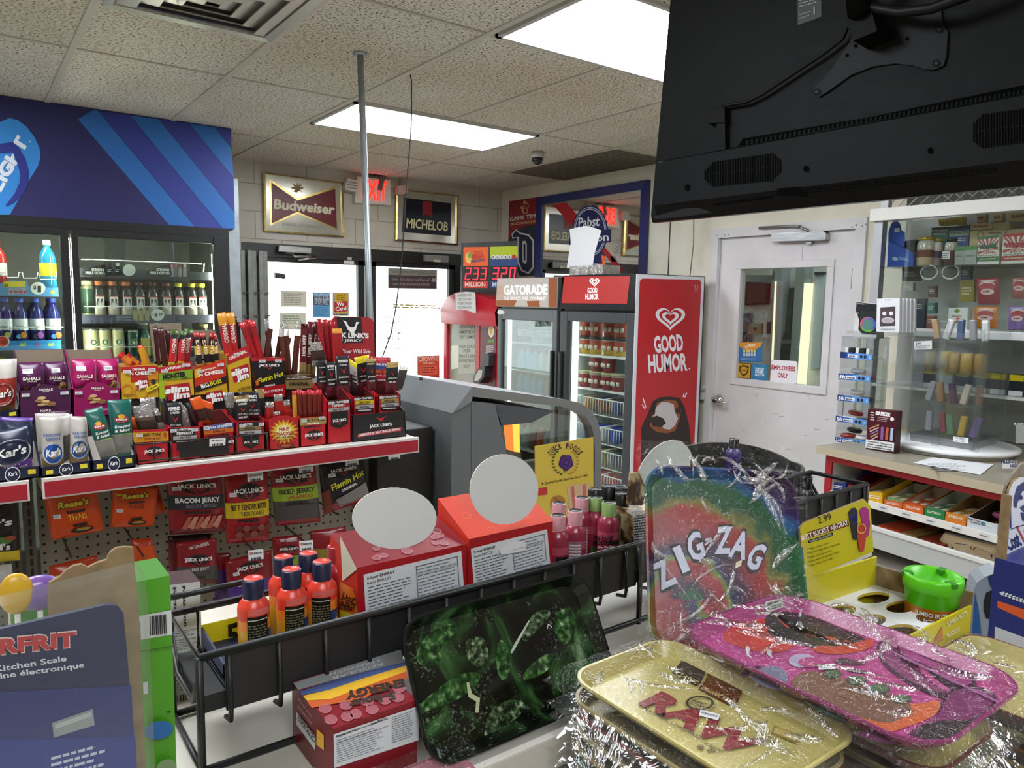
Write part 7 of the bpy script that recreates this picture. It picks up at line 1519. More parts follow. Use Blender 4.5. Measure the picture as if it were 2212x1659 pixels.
b.poly(pr_, r1(1182,528,1322,562,1312,606,1172,572), '#d8d8da', .0026); b.fine(pr_, r1(1190,540,1312,570,1305,595,1182,565),1, '#8a8a8e', .003,.5)
b.poly(pr_, r1(1718,632,1905,705,1880,768,1692,690), '#8a7638', .001); b.poly(pr_, r1(1730,645,1888,708,1872,752,1708,688), '#b09c56', .0014); b.disc(pr_, r1(1185,790),8,5, '#6a5c30', .001); b.text(pr_, 'P', r1(1225,815), r1(1270,840),12, '#6a5c30', .001,.03, up=U)
b.fine(pr_, r1(1220,750,1380,830,1370,850,1210,770),2, '#6a5c30', .001)
f = film(PL(V((.603,.464,1.19)),(1,0,0),(0,1,0)),.195,.30,.0035,.004, 'film', 3,26,30,.02); creases(f, PL(V((.603,.464,1.196)),(1,0,0),(0,1,0)),.16,.25,22,0,5)
T('rolling_tray', 'beige wrapped tray with large dark red letters on top of the stack', 'tray', dict(tray=b, wrapper=f))
for s_,(cx,cy,w,h,n,zt) in enumerate(((.785,.405,.15,.26,9,1.0),(.985,.285,.19,.22,9,1.0))):
 for i in range(n):
  pl = PL(V((cx + .003 * math.sin(i * 1.3 + s_),cy + .003 * math.cos(i * 2.3),1.0015 + .0185 * i)),(1,0,0),(0,1,0)); b = rolltray(pl,w,h,cols[(i + 3) % 9] if i < n - 1 else BEI,cols[(i + 3) % 9],.03); d = dict(tray=b)
  if i > 4: d['wrapper'] = film(pl, w + .03, h + .035,.004,.012, 'wrap', i + 20,12,14,.012)
  T('rolling_tray', ('wrapped tray in the stack beneath the pink cartoon tray' if s_ == 0 else 'wrapped tray in the right-hand stack below the yellow ashtray display') if i < n - 1 else ('beige wrapped tray directly under the pink cartoon tray' if s_ == 0 else 'beige wrapped tray topping the right-hand stack'), 'tray', d, ('trays under the pink tray', 'trays in the right-hand stack')[s_] if i < n - 1 else None)
tl = V((.0,.06,1)).normalized()
plk = PL(V((.760,.405,1.2035)),(1,0,-.0),(0,1,-.0)); b = rolltray(plk, .220,.292, '#a8447c/.25', '#7c2a5c/.25', .045)
pk = PZ(1.2035); TN = '#3a1c34/.3'
def K(pts,m,L): b.poly(pk,chaikin(p1(*pts)),m,L)
K((250,250,420,190,600,150,760,260,700,380,560,400,430,380,300,340,250,310), '#b83a34/.3', .0006); K((520,135,700,125,880,175,1020,240,1180,300,1200,360,1060,390,900,380,740,340,620,330,520,250), '#231c20/.3', .0008)
P = [(580,140)];
for i in range(7): P += [(640 + 62 * i,215 + 22 * i - 26 * (i % 2)),(672 + 62 * i,240 + 12 * i)]
P += [(1090,330),(940,320),(800,285),(690,240),(620,185)]; b.poly(pk, p1(*[v for q in P for v in q]), '#b8402e/.3', .0012)
K((820,360,900,350,1000,360,1120,330,1230,300,1240,350,1150,390,1000,410,860,400), '#b8402e/.3', .001)
b.disc(pk, p1(765,450),30,15, '#a89ab8/.3', .001); b.disc(pk, p1(810,462),24,11, '#a8447c/.25', .0014)
for q in ((390,350,430,370,410,410,450,440,400,420),(530,380,570,380,560,420,580,440,540,420)): K(q, '#c9c3c9', .0014)
for q in ((950,450,1040,425,1110,450,1200,460,1130,480,1020,475),(1030,510,1120,505,1220,535,1100,530)): K(q, '#4a2a40/.3', .001)
K((410,570,480,500,560,480,640,500,680,560,640,640,560,640), '#6c6a80/.3', .001); K((350,540,420,490,520,480,430,530,400,570), TN, .0012)
K((660,620,760,510,960,540,1260,640,1520,740,1380,860,1240,850,1080,800,900,700), '#6a4a38/.3', .0012); K((1080,800,1240,700,1530,740,1640,700,1680,740,1620,820,1400,900,1300,930), '#b8572c/.3', .001)
for q in ((960,540,60,32),(1120,585,66,34),(1260,640,80,36),(1410,705,70,28)): c = p1(q[0], q[1]); b.disc(pk, c, q[2] * .33, q[3] * .34, '#2e3a28/.3', .0016,14); b.disc(pk, (c[0] - 1, c[1] - 1), q[2] * .27, q[3] * .27, '#4a6044/.3', .002,14)
K((740,690,820,690,940,740,1080,850,1020,870,880,800), '#2c3a30/.3', .0018)
for i in range(6): K((770 + 45 * i, 715 + 22 * i, 790 + 45 * i, 705 + 22 * i, 860 + 40 * i, 760 + 18 * i, 850 + 40 * i, 775 + 18 * i), '#587058/.3', .0022)
for q, m in (((1250,320,1340,330,1420,450,1500,500,1580,560,1700,600,1850,690,1800,720,1600,680,1450,600,1330,520,1260,430), TN),((1270,330,1330,340,1400,450,1490,515,1600,580,1780,680,1600,650,1450,580,1340,500,1275,420), '#7c3462/.3'),((1360,340,1460,360,1560,420,1700,470,1900,540,1900,640,1760,640,1650,590,1560,500,1440,470), TN),((1380,350,1450,370,1560,440,1700,490,1880,560,1860,620,1770,620,1680,570,1580,480,1440,450), '#8c3c70/.3'),((1500,480,1560,480,1600,560,1700,630,1800,690,1740,680,1600,600), '#a8447c/.3'),((1700,640,1900,620,2050,680,2000,800,1850,880,1600,940,1450,960,1480,900,1650,850), TN),((1720,660,1890,640,2030,690,1980,790,1840,860,1600,920,1480,940,1500,900,1660,830), '#6e2a58/.3'),((1500,900,1640,860,1800,850,1880,870,1800,950,1650,990,1540,980), '#2a2026/.3'),((1100,940,1250,930,1400,960,1560,1000,1380,1020,1200,990), '#5c2a4c/.3')): kl = globals().get('kl', .0012) + .0003; K(q, m, kl)
for i in range(16):
 x = 1300 + 46 * i; y = 380 + 22 * i; K((x, y, x + 60, y + 30, x + 120, y + 70, x + 118, y + 76, x + 56, y + 36), '#9c5c90/.3', .0046)
b.poly(pk, p1(870,490,978,482,980,516,872,524), '#d8d8da', .0034); b.fine(pk, p1(880,496,970,490,970,512,880,518),1, '#8a8a8e', .0038,.6)
f = film(PL(V((.764,.405,1.221)),(1,0,0),(0,1,0)),.262,.333,.008,.006, 'film', 11,18,18,.03); creases(f, PL(V((.762,.405,1.231)),(1,0,0),(0,1,0)),.21,.28,40,0,9)
T('rolling_tray', 'pink wrapped tray with cartoon tentacles lying right of the beige lettered tray', 'tray', dict(tray=b, wrapper=f))
# tie-dye tray
def tiedye():
 m, n, l, b = newmat('tiedye'); tc = n.new('ShaderNodeTexCoord'); mp = n.new('ShaderNodeMapping'); mp.inputs['Location'].default_value = (.03,.055,0); l.new(tc.outputs['Object'], mp.inputs['Vector'])
 nz = n.new('ShaderNodeTexNoise'); nz.inputs['Scale'].default_value = 22; nz.inputs['Detail'].default_value = 7; l.new(tc.outputs['Object'], nz.inputs['Vector'])
 ln = n.new('ShaderNodeVectorMath'); ln.operation = 'LENGTH'; l.new(mp.outputs[0], ln.inputs[0])
 sx = n.new('ShaderNodeSeparateXYZ'); l.new(mp.outputs[0], sx.inputs[0])
 at2 = n.new('ShaderNodeMath'); at2.operation = 'ARCTAN2'; l.new(sx.outputs[1], at2.inputs[0]); l.new(sx.outputs[0], at2.inputs[1])
 am = n.new('ShaderNodeMath'); am.operation = 'MULTIPLY'; am.inputs[1].default_value = .012; l.new(at2.outputs[0], am.inputs[0])
 ma = n.new('ShaderNodeMath'); ma.operation = 'MULTIPLY_ADD'; l.new(nz.outputs[0], ma.inputs[0]); ma.inputs[1].default_value = .07; l.new(ln.outputs['Value'], ma.inputs[2])
 su = n.new('ShaderNodeMath'); su.operation = 'SUBTRACT'; l.new(ma.outputs[0], su.inputs[0]); l.new(am.outputs[0], su.inputs[1])
 mr = n.new('ShaderNodeMapRange'); mr.inputs['From Min'].default_value = .02; mr.inputs['From Max'].default_value = .22; l.new(su.outputs[0], mr.inputs['Value'])
 r = ramp(n, [(0, '#184a2c'),(.06, '#2f1430'),(.12, '#851a22'),(.20, '#922222'),(.25, '#5f7a28'),(.29, '#22204c'),(.35, '#3c1734'),(.44, '#821b24'),(.56, '#932a1c'),(.62, '#6c6a1f'),(.68, '#174a26'),(.78, '#1b5a30'),(.86, '#265c98'),(.93, '#2f205a'),(1, '#35183c')]); l.new(mr.outputs[0], r.inputs[0]); l.new(r.outputs[0], b.inputs['Base Color']); b.inputs['Roughness'].default_value = .3; b.inputs['Specular IOR Level'].default_value = .25
tiedye()
kf = 1.155; tp = CAM + V((.731,.553,-.222)) * kf; bt = CAM + V((.672,.484,-.378)) * kf; uyt = (tp - bt).normalized(); uxt = V((.814,-.581,0)); uxt = (uxt - uyt * uxt.dot(uyt)).normalized(); ctr = (tp + bt) / 2 + uyt * .004 - uxt * .006
ptd = PL(ctr, uxt, uyt); Mt = ptd.m(); b = rolltray(ptd, .21,.248, 'tiedye', 'tiedye', .032)
q1 = Zm(1340,1000,.25317)
arcs = (('Z', 345,1040,500,1040,190,-28),('I', 535,935,580,905,190,-22),('G', 610,850,720,790,195,-14),('Z', 810,770,930,765,190,5),('A', 925,790,1055,820,195,16),('G', 1060,880,1160,915,190,24))
for ch,xa,ya,xb,yb,h,rot in arcs:
 up = (math.sin(R(rot)),-math.cos(R(rot)))
 if ch == 'Z' and xa < 400: xa, ya, xb, yb = 350,1080,480,1010
 b.text(ptd, ch, q1(xa - 16, ya + 10), q1(xb + 16, yb + 10), h * .32, '#1c1a20', .0012,.09, up=up); b.text(ptd, ch, q1(xa - 8, ya), q1(xb + 8, yb), h * .3, '#b9bcd0/.4', .0018,.035, up=up)
b.disc(ptd, q1(745,660),6,4, '#b9bcd0', .0018); b.poly(ptd, q1(715,700,770,630,780,665,730,705), '#b9bcd0', .0018)
b.poly(ptd, q1(985,850,1035,830,1025,880,970,905), '#cfc9a8', .0022); b.disc(ptd, q1(1198,820),3.5,4.5, '#2c3a5a', .0018,14, inner=.75)
f = film(PL(ctr + ptd.n * .012 + uyt * .012 - uxt * .002, uxt, uyt),.232,.29,.012,.004, 'film', 21,26,26,.0); creases(f, PL(ctr + ptd.n * .024, uxt, uyt),.22,.26,26,0,4); creases(f, PL(ctr + ptd.n * .02 + uyt * .12, uxt, uyt),.2,.035,14,0,7)
f.v = [v for v in f.v]
o_ = MB.obj
e = bpy.data.objects.new('rolling_tray', None); COL.objects.link(e); e.empty_display_size = .05; e.matrix_world = Mt
tag(e, 'tie-dye patterned wrapped tray standing upright behind the pink tray', 'tray')
Mi = Mt.inverted()
for nm, mb in (('tray', b),('wrapper', f)): mb.v = [Mi @ v for v in mb.v]; mb.obj(nm, parent=e)
# price tag peeking out behind the pink tray
b = MB(); pg_ = PL(ctr + ptd.n * .022, uxt, uyt); c4 = q1(1238,1185,1380,1150,1390,1230,1245,1280); b.slab(pg_, c4,.001, '#c9cac4'); l = Lbl(b, pg_, c4,.0014); l.f(.2,.1,.9,.35,1, '#4a4a4c', 2,.8); l.f(.2,.5,.9,.9,2, '#3a3a3c', 3,.6); l.d(.1,.45,.08,.3, '#2a2a2c', .6)
T('price_label', 'small barcode label at the lower right of the tie-dye tray', 'label', b)
# small wrapped pink item and grey plate at the bottom edge
pl = PL(V((.335,.6,1.085)),(1,0,0),(0,.9,.25)); b = rolltray(pl, .16,.10, '#a8707c/.3', '#9c5a68/.3', .03); T('rolling_tray', 'pinkish wrapped tray at the bottom edge in front of the leaf-print tray', 'tray', dict(tray=b, wrapper=film(pl, .18,.12,.004,.018, 'film', 31,14,10)))
b = MB(); b.slab(PL(V((.2,.58,1.1)),(1,0,0),(0,1,.05)),[(.03,-.06),(.115,-.06),(.115,.035),(.03,.02)],.006, '#5a5878/.35', px=False); T('tray_card', 'purple-grey card edge at the bottom left of the dark red carton', 'card', b)
# ------------------------------------------------------------------ left edge: blister pack and green box
GN = '#4a9a1c/.4'
def gd(l):
 l.r(.74,.17,1.0,.29, '#c9cdd0/.5')
 for i in range(9): l.r(.86 + .012 * i, .18,.866 + .012 * i + (.004 if i % 2 else 0),.275, '#26262a')
 for i in range(4): l.r(.755 + .012 * i, .19,.76 + .012 * i, .28, '#55565a')
 l.r(.6,.335,1,.342, '#2f6a12'); l.d(.89,.74,.09,.045, '#1f6ab0'); l.d(.955,.655,.012,.006, '#1c3a10'); l.r(.8,.49,.83,.55, '#c9d0d8'); l.d(.93,.92,.06,.035, '#7c9a6c'); l.r(.84,.97,1,1, '#c9c9cc')
box('green_box', 'bright green box with a barcode band behind the blister pack', PY(.69),[(28,1310),(367,1243),(382,1680),(40,1720)],.055, GN, '#3a7a16/.45', 1.10, gd)
pbp = PY(.56); b = MB(); q = [pbp.q(*p) for p in ((-90,1375),(225,1303),(252,1304),(264,1320),(272,1400),(300,1760))]; q += [(q[-1][0],1.0),(q[0][0],1.0)]
b.slab(pbp, q, .004, '#10174a/.4', '#10174a', px=False); L = .0046
pbk = PL((0,.556,0),(1,0,0),(0,0,1))
b.poly(pbk, ((-90,1500),(283,1480),(300,1760),(-90,1760)), '#13266c/.4', .0004); b.poly(pbk, ((-90,1600),(292,1590),(300,1760),(-90,1760)), '#163084/.4', .0007)
b.text(pbk, 'STARFRIT', (-132,1426),(166,1394),36, '#d9c9c9', .001,.07,.05); b.text(pbk, 'STARFRIT', (-130,1424),(164,1393),33, '#b02a36', .0014,.05,.05)
b.text(pbk, 'Electronic Kitchen Scale', (-150,1472),(144,1426),13, '#d0d3e0', .001,.02); b.text(pbk, 'Balance de cuisine électronique', (-190,1490),(182,1440),13, '#d0d3e0', .001,.02)
b.poly(pbk, ((112,1560),(200,1530),(204,1565),(116,1592)), '#8a9098/.3', .001); b.poly(pbk, ((118,1563),(196,1536),(197,1545),(119,1573)), '#a9b0b4/.3', .0014)
for i in range(5): b.fine(pbk, ((110,1632 + 14 * i),(230,1600 + 14 * i),(230,1612 + 14 * i),(110,1644 + 14 * i)),1, '#b9c0d8', .001,.5, i)
s = MB(); q = [pbp.q(*p) for p in ((-90,1318),(95,1270),(288,1220),(304,1228),(312,1300),(332,1760))]; q += [(q[-1][0],1.0),(q[0][0],1.0)]
s.slab(pbp, q, .02, 'blister', 'blister', lift=-.006, px=False)
T('scale_package', 'navy kitchen scale card in a clear blister pack at the lower left', 'package', dict(card=b, blister=s))
b = MB(); q = [PY(.63).q(*p) for p in y1(405,1235,415,1010,500,965,560,905,620,868,690,852,745,880,820,842,905,815,930,755,985,715,1060,706,1128,710,1140,860,1175,1200)]; q = q + [(q[-1][0],1.10),(q[0][0],1.10)]
b.slab(PY(.63), q, .004, 'cardboard', px=False); T('cardboard_tab', 'brown cardboard cut-out with rounded bumps behind the blister pack', 'card', b)
for lab, px_, py_, rx, rz, m, y in (('yellow candy toy sticking up at the left edge', 35,1282,.011,.016, '#d6a92a/.35', .66),('purple rounded candy toy beside the yellow one', 84,1280,.016,.014, '#7c5aa8/.25', .665)):
 c = at(px_, py_, 1, y); b = MB(); b.lathe(c, [(rx * math.sin(math.pi * i / 10) + .0005,-rz * math.cos(math.pi * i / 10), m) for i in range(11)],14, Matrix.Diagonal((1,.5,1,1))); s = MB(); s.tube([c - V((0,0, rz)), V((c.x, y, 1.1))],.002, '#e0dfd8'); T('candy_toy', lab, 'candy', dict(candy=b, stick=s))
# ------------------------------------------------------------------ far counter along the right wall
pcn = PL((3.164,1.865,0),(-.1443,-.9895,0),(0,0,1))
def pbx(mb,u0,u1,v0,v1,d0,d1,m,pl=None):
 pl = pl or pcn; A = [pl.w(u,v,-d0) for u,v in ((u0,v0),(u1,v0),(u1,v1),(u0,v1))]; B = [pl.w(u,v,-d1) for u,v in ((u0,v0),(u1,v0),(u1,v1),(u0,v1))]
 return mb.hexa(A,B,m)
CE_ = 1.35
wt = MB(); pbx(wt, -.01, CE_, .915,.95,0,.88, '#b3a78f/.5'); pbx(wt, -.008, CE_, .9505,.951,.004,.876, '#8d8777/.35')
ca = MB(); pbx(ca, .03,.06,0,.914,.03,.8, '#c9c5bc/.5'); pbx(ca, .06, CE_, 0,.914,.5,.8, '#2e2620/.7'); pbx(ca, .06, CE_, .03,.09,.05,.5, '#8a857b')
rt_ = MB(); pbx(rt_, .028, CE_, .885,.915,.02,.04, '#9c2028/.4'); pbx(rt_, .028,.062,.0,.885,.02,.03, '#9c2028/.4')
s1 = MB(); pbx(s1,.062, CE_, .725,.745,.03,.5, '#d2cfc6/.4'); pbx(s1,.062, CE_, .722,.752,.022,.03, '#dad8d2/.35')
l_ = PL(pcn.w(0,0,-.0215),pcn.ux,pcn.uy)
for i in range(9): pbx(s1,.1 + .105 * i, .14 + .105 * i, .726,.75,.0205,.022, '#cfcfd0'); s1.f and pbx(s1,.105 + .105 * i, .135 + .105 * i, .735,.74,.0198,.0204, '#8a7a80')
s2 = MB(); pbx(s2,.062, CE_, .54,.558,.06,.5, '#c9c6bd/.4'); fp = MB(); pbx(fp, .062, CE_, .56,.636,.0,.02, '#b4b5b4/.4'); pbx(fp, .062, CE_, .637,.65,-.004,.024, '#d5d4cf/.3')
s3 = MB(); pbx(s3,.062, CE_, .44,.47,.0,.5, '#d2cfc6/.4')
T('far_counter', 'red-trimmed counter with candy shelves along the right-hand wall', 'counter', dict(worktop=wt, cabinet=ca, trim=rt_, shelf=[s1, s2, s3], front_panel=fp))
pcy = PL(pcn.w(0,0,-.045),pcn.ux,pcn.uy); ZC = .7455
for lab, c4, m, ins, pk, dp in (('blue gum box at the far left of the candy shelf', x3(230,470,410,490,410,575,232,550), '#22357c/.4', '#22357c', '#24408f/.35', .2),('dark red gum box beside the blue one', x3(425,500,595,540,595,640,425,610), '#7c1a22/.4', '#5c1a1a', '#8c2028/.35', .2),('yellow candy box with a cut-out front', x3(597,565,783,585,783,690,600,650), '#d6a81f/.4', '#8a7a60', '#d6b52a/.35', .2),
       ('white-sided candy tray with an orange and green front', x3(790,650,983,680,982,738,790,700), '#c9602a/.4', '#c9c4b8', '#8aa06a/.35', .2),('white-sided candy tray with an orange front', x3(987,690,1198,728,1196,790,985,742), '#d0621f/.4', '#c9bfae', '#c9572a/.35', .2),('white-sided candy tray with a green front', x3(1203,735,1412,775,1410,838,1203,790), '#2a7a44/.4', '#c9cfc4', '#5c8a68/.35', .2),
       ('candy tray heaped with yellow packs', x3(1418,770,1632,830,1628,882,1410,838), '#c97a2a/.4', '#8a7050', '#d3a84a/.35', .2),('cookie display tray with a white lettered front', x3(1640,825,1950,905,1948,965,1636,880), '#c9cfd6/.4', '#4a3a2a', None, .2)):
 def deco(l):
  l.f(.15,.3,.85,.75,2, '#e9e4d4', 3,.5)
  if 'cookie' in lab: l.t('Make it your', .03,.42,.42,.3, '#3a2a4a', .0); l.t('Good Dip', .1,.42,.85,.3, '#3a2a4a'); l.d(.52,.5,.08,.35, '#4a7a8a')
 o = tray('candy_box', lab, pcy, c4, dp, m, ins, ZC, .05, deco)
 if pk:
  uL,uR = pcy.q(*c4[3])[0],pcy.q(*c4[2])[0]; hh = .035
  for k in range(4):
   b = MB(); u0 = uL + .006 + (uR - uL - .012) * (k % 2) / 2; pbx(b, u0, u0 + (uR - uL - .014) / 2, ZC + .004, ZC + hh, .012 + .09 * (k // 2),.095 + .09 * (k // 2), pk, pcy); pbx(b, u0 + .008, u0 + (uR - uL - .014) / 2 - .008, ZC + hh, ZC + hh + .001,.03 + .09 * (k // 2),.07 + .09 * (k // 2), '#e0dcc8', pcy); T('candy_pack', 'small pack lying in the ' + lab, 'candy', b, 'packs in the ' + lab)
for i, (x, y, m) in enumerate(((1825,800, '#a84a78'),(1740,840, '#b55a86'),(1950,835, '#c9604a'),(1880,895, '#b0527c'),(1840,910, '#c9803a'))):
 c = at(*x3(x, y),0,3.17); M = pcn; q = pcn.q(*x3(x, y)); P = pcn.w(min(q[0],1.3), ZC + .02 + .028 * (i < 3),-.12 - .05 * (i < 3)); b = MB(); b.lathe(P, [(.03,-.01, m + '/.3'),(.036,0, m + '/.3'),(.03,.012, m + '/.3'),(.018,.0125, '#4a2a14/.4'),(.004,.013, '#c9a23a/.4')],18)
 T('wrapped_cookie', 'round wrapped cookie in the lettered cookie tray on the candy shelf', 'cookie', b, 'wrapped cookies')
for lab, x0, x1_, m in (('orange candy box in the second drawer row at the left', 640,860, '#a83a1c/.4'),('brown candy box of yellow packs in the second drawer row', 880,1030, '#8a6a3a/.4'),('dark red candy box in the middle of the second drawer row', 1080,1320, '#7c2a1c/.4')):
 b = MB(); u0, u1 = pcn.q(*x3(x0,1000))[0], pcn.q(*x3(x1_, 1090))[0]; pbx(b, u0, u1,.558,.645,.06,.3, m); pbx(b, u0, u1,.645,.665,.22,.3, '#5c2a1c'); T('candy_box', lab, 'candy box', b)
ppt = PL(pcn.w(0,0,-.10),pcn.ux,pcn.uy)
def pd_(l): l.p((.3,.34,.5,.27,.7,.3,.92,.46,.88,.8,.26,.64), '#1a2470/.3'); l.p((.55,.2,.7,.24,.68,.46,.53,.42), '#c9b07a/.4'); l.t('LF', .57,.66,.4,.12, '#5c1a1a', .02,.04); l.t('Classic', .42,.76,.6,.09, '#d9dcea', .06,.0,.2)
b0 = bag('bread_bag', 'clear bag of flat pita bread with a navy label in the drawer row', ppt, x3(1420,975,1960,1105,1960,1360,1300,1160),.05,[(.12, 'clearbag'),(1, '#cdb48e/.5')], pd_, seed=4)
b = MB(); pq = PZ(.9535); b.slab(pq, x3(1095,282,1290,226,1900,300,1770,402),.0015, '#d9dcdf/.5')
for i in range(4): b.fine(pq, x3(1240 + 20 * i, 290 + 20 * i, 1640,290 + 20 * i, 1640,302 + 20 * i, 1230 + 20 * i, 304 + 20 * i),1, '#7c8288', .002,.7, i)
T('paper_sheet', 'white printed sheet lying on the worktop before the clear display tower', 'paper', b)
# five-tier accessory rack
pac = PX(3.41); ar = MB(); AT = .9515; ORD = ('top', 'second', 'middle', 'fourth', 'bottom'); LEV = ('lowest', 'second lowest', 'second highest', 'highest')
for q in ((.0,.004),(.155,.159)): ar.box((3.412,1.926 - q[1], AT),(3.56,1.926 - q[0],1.45), 'acrylic')
ar.box((3.556,1.767, AT),(3.56,1.926,1.45), 'acrylic'); ar.box((3.412,1.767,1.446),(3.56,1.926,1.45), 'acrylic')
tiers = []
for k,c4 in enumerate((x2(186,408,540,440,536,505,182,475),x2(165,645,520,680,514,742,163,712),x2(155,882,505,925,500,985,150,945),x2(135,1115,480,1168,474,1228,132,1175),x2(124,1350,465,1395,458,1455,120,1398))):
 b = MB(); b.slab(pac, c4,.003, '#2f63b0/.35', '#2a58a0'); l = Lbl(b, pac, c4,.0035); l.r(.45,0,1,1, '#5c94d6/.35'); l.r(0,0,.2,1, '#1c2f6a/.35')
 if k: l.t(('', '5ft', '5ft', '5ft', '2.1A')[k],.03,.22,.8,.6, '#f0f2f6')
 l.r(.25,.25,.55,.8, '#dfe3ea'); l.f(.28,.4,.52,.7,1, '#3a3e4a', k, .8); l.d(.66,.5,.045,.3, '#1a2030'); l.d(.78,.5,.045,.3, '#1a2030'); l.t('5', .9,.97,.8,.5, '#a9cdf2')
 z = pac.q(*c4[0])[1] + 0; zb_ = pac.q(*c4[3])[1]; b.box((3.413,1.769, max(AT, zb_)),(3.555,1.924, max(AT, zb_) + .006), 'acrylic'); tiers.append(b)
 for i in range(3 if k else 5):
  q = MB(); zz0 = max(AT,zb_) + .0065
  if k == 0: q.box((3.43,1.9 - .026 * i, zz0),(3.47,1.915 - .026 * i, zz0 + .045),('#d9d9d6/.3', '#26262a/.3')[i % 2]); T('phone_charger', 'small charger plug on the top tier of the blue-striped accessory rack', 'charger', q, 'chargers on the accessory rack')
  else:
   mm_ = ('#222226/.35', '#cfcfd2/.35', '#3a3a40/.35', '#8c2a2a/.35', '#b9bcc0/.35')[(i + 2 * k) % 5]; q.lathe((3.455 + .055 * (i == 2),1.885 - .075 * (i % 2), zz0 + (.022 if i == 2 else 0)),[(.028,0, mm_),(.035,.004, mm_),(.035,.014, mm_),(.026,.019, mm_),(.01,.018, mm_)],16, Matrix.Rotation(R(8 * (i - 1)),4, 'X') if i == 2 else None)
   T('coiled_cable', 'coiled charging cable on the %s tier of the accessory rack' % ORD[k], 'cable', q, 'cables on the %s tier' % ORD[k])
T('accessory_rack', 'clear five-tier accessory rack with blue strips at the end of the far counter', 'rack', dict(frame=ar, tier=tiers))
pbz = PX(3.30)
def bz(l): l.t('BREEZE', .27,.78,.13,.09, '#f2ecee', .01,.06); l.f(.1,.06,.25,.3,4, '#e0d4d6', 2); l.f(.35,.17,.75,.3,3, '#d9b9bd', 4,.4); l.d(.86,.2,.07,.05, '#e6dfe0'); [l.p((.1 + .02 * i, .48 + .07 * i, .42,.36 + .07 * i, .42,.4 + .07 * i, .08 + .02 * i, .53 + .07 * i),('#b98a6a', '#c9a0a8', '#8a6a9c')[i % 3]) for i in range(5)]; [l.r(.5 + .17 * i, .42,.6 + .17 * i, .74,('#8a5a9c', '#c05a44', '#a9c0d6')[i]) for i in range(3)]; l.r(0,.78,1,1, '#e4e4e6/.5'); [l.t(('WARNING: This product', 'contains nicotine. Nicotine', 'is an addictive chemical.')[i],.06,.94,.85 + .06 * i, .04, '#26262a', .01) for i in range(3)]
pb2 = PL((3.31,1.66,0),(.35,-.94,0),(0,0,1)); box('vape_box', 'maroon upright box with a white warning panel in front of the display tower', PX(3.275), x2(488,1040,806,1070,775,1512,462,1468),.05, '#4a1420/.35', '#3a1018', AT, bz)
# clear display tower on a round turntable
tw = MB(); c0 = V((3.6,1.47,0)); AC = 'acrylic'
tb = MB(); tb.lathe((3.6,1.47, AT),[(.24,0, '#b5b3a8/.5'),(.24,.018, '#b5b3a8/.5')],40); tb.lathe((3.6,1.47, AT + .018),[(.26,0, '#dedfe0/.3'),(.262,.012, '#e4e5e6/.3'),(.25,.018, '#e4e5e6/.3')],48)
TZ = AT + .037; tb.box((3.47,1.34, TZ),(3.73,1.60, TZ + .035), '#9fa1a4/.3/.5')
frm_ = MB(); SH = MB()
for x in (3.45,3.745):
 for y in (1.32,1.60): frm_.rbox((x,y,TZ),(x + .012,y + .012,TZ + .52),AC,.002)
for x in (3.452,3.748): frm_.box((x,1.332,TZ + .035),(x + .003,1.6,TZ + .5),AC)
for y in (1.325,1.605): frm_.box((3.462,y,TZ + .035),(3.745,y + .003,TZ + .5),AC)
for k in range(4): SH.box((3.456,1.328,TZ + .14 * k + .035),(3.747,1.604,TZ + .14 * k + .04),AC)
for y in (1.30,1.46): frm_.rbox((3.425,y,TZ + .0),(3.447,y + .03,TZ + .55),AC,.002)
T('display_tower', 'clear acrylic display tower on a round white turntable', 'display case', dict(turntable=tb, frame=frm_, shelf=SH))
rd = random.Random(8)
for k in range(4):
 for i in range(5):
  b = MB(); x, y, z = 3.49 + .045 * rd.random(),1.35 + .05 * i, TZ + .14 * k + .0405; m_ = (('#7c5a9c', '#c9a24a', '#5c8a6a', '#b05a6a', '#a9a9b0'),('#8a5a3a', '#c9b9a9', '#5a3a5c', '#b07a4a', '#a3a3a8'),('#b98a2a', '#c9a23a', '#b08a2a', '#d0aa4a', '#8a7a4a'),('#d9d9da', '#8a8a90', '#4a5a7c', '#c9c9cc', '#a58a6a'))[k][i] + '/.3'
  if k == 2: b.lathe((x + .03,y + .01,z),[(.024,0,m_),(.024,.085,m_),(.02,.09,m_)],14)
  else: M = Matrix.Translation((x + .02, y, z + .045)) @ Matrix.Rotation(rd.uniform(-.3,.3),4, 'X'); b.rbox((-.012,-.013,-.04),(.012,.013,.05), m_, .004, M)
  T('small_packet', 'small %s on the %s shelf of the display tower' % (('packet', 'packet', 'round tub', 'packet')[k], LEV[k]), 'packet', b, 'packets on the %s tower shelf' % LEV[k])
b = MB(); b.slab(PX(3.446), x2(1430,1345,1600,1362,1596,1425,1428,1400),.001, '#e4e4e6'); [b.text(PX(3.446), t, x2(1445, y), x2(1560, y + 12),4, '#26262a', .0016,.0) for t, y in (('CBD', 1368),('75 - 30', 1398))]
T('price_card', 'handwritten white price card on the foot of the display tower', 'price card', b)
b = MB(); b.slab(PX(3.44), x2(1000,295,1195,285,1195,380,1000,385),.001, '#c9cacc'); b.text(PX(3.44), '$80', x2(1015,330), x2(1075,325),4, '#3a3a3e', .0016); b.fine(PX(3.44), x2(1010,340,1180,330,1180,375,1010,380),2, '#8a8a8e', .0016)
T('price_card', 'small printed price card at the top of the display tower', 'price card', b)
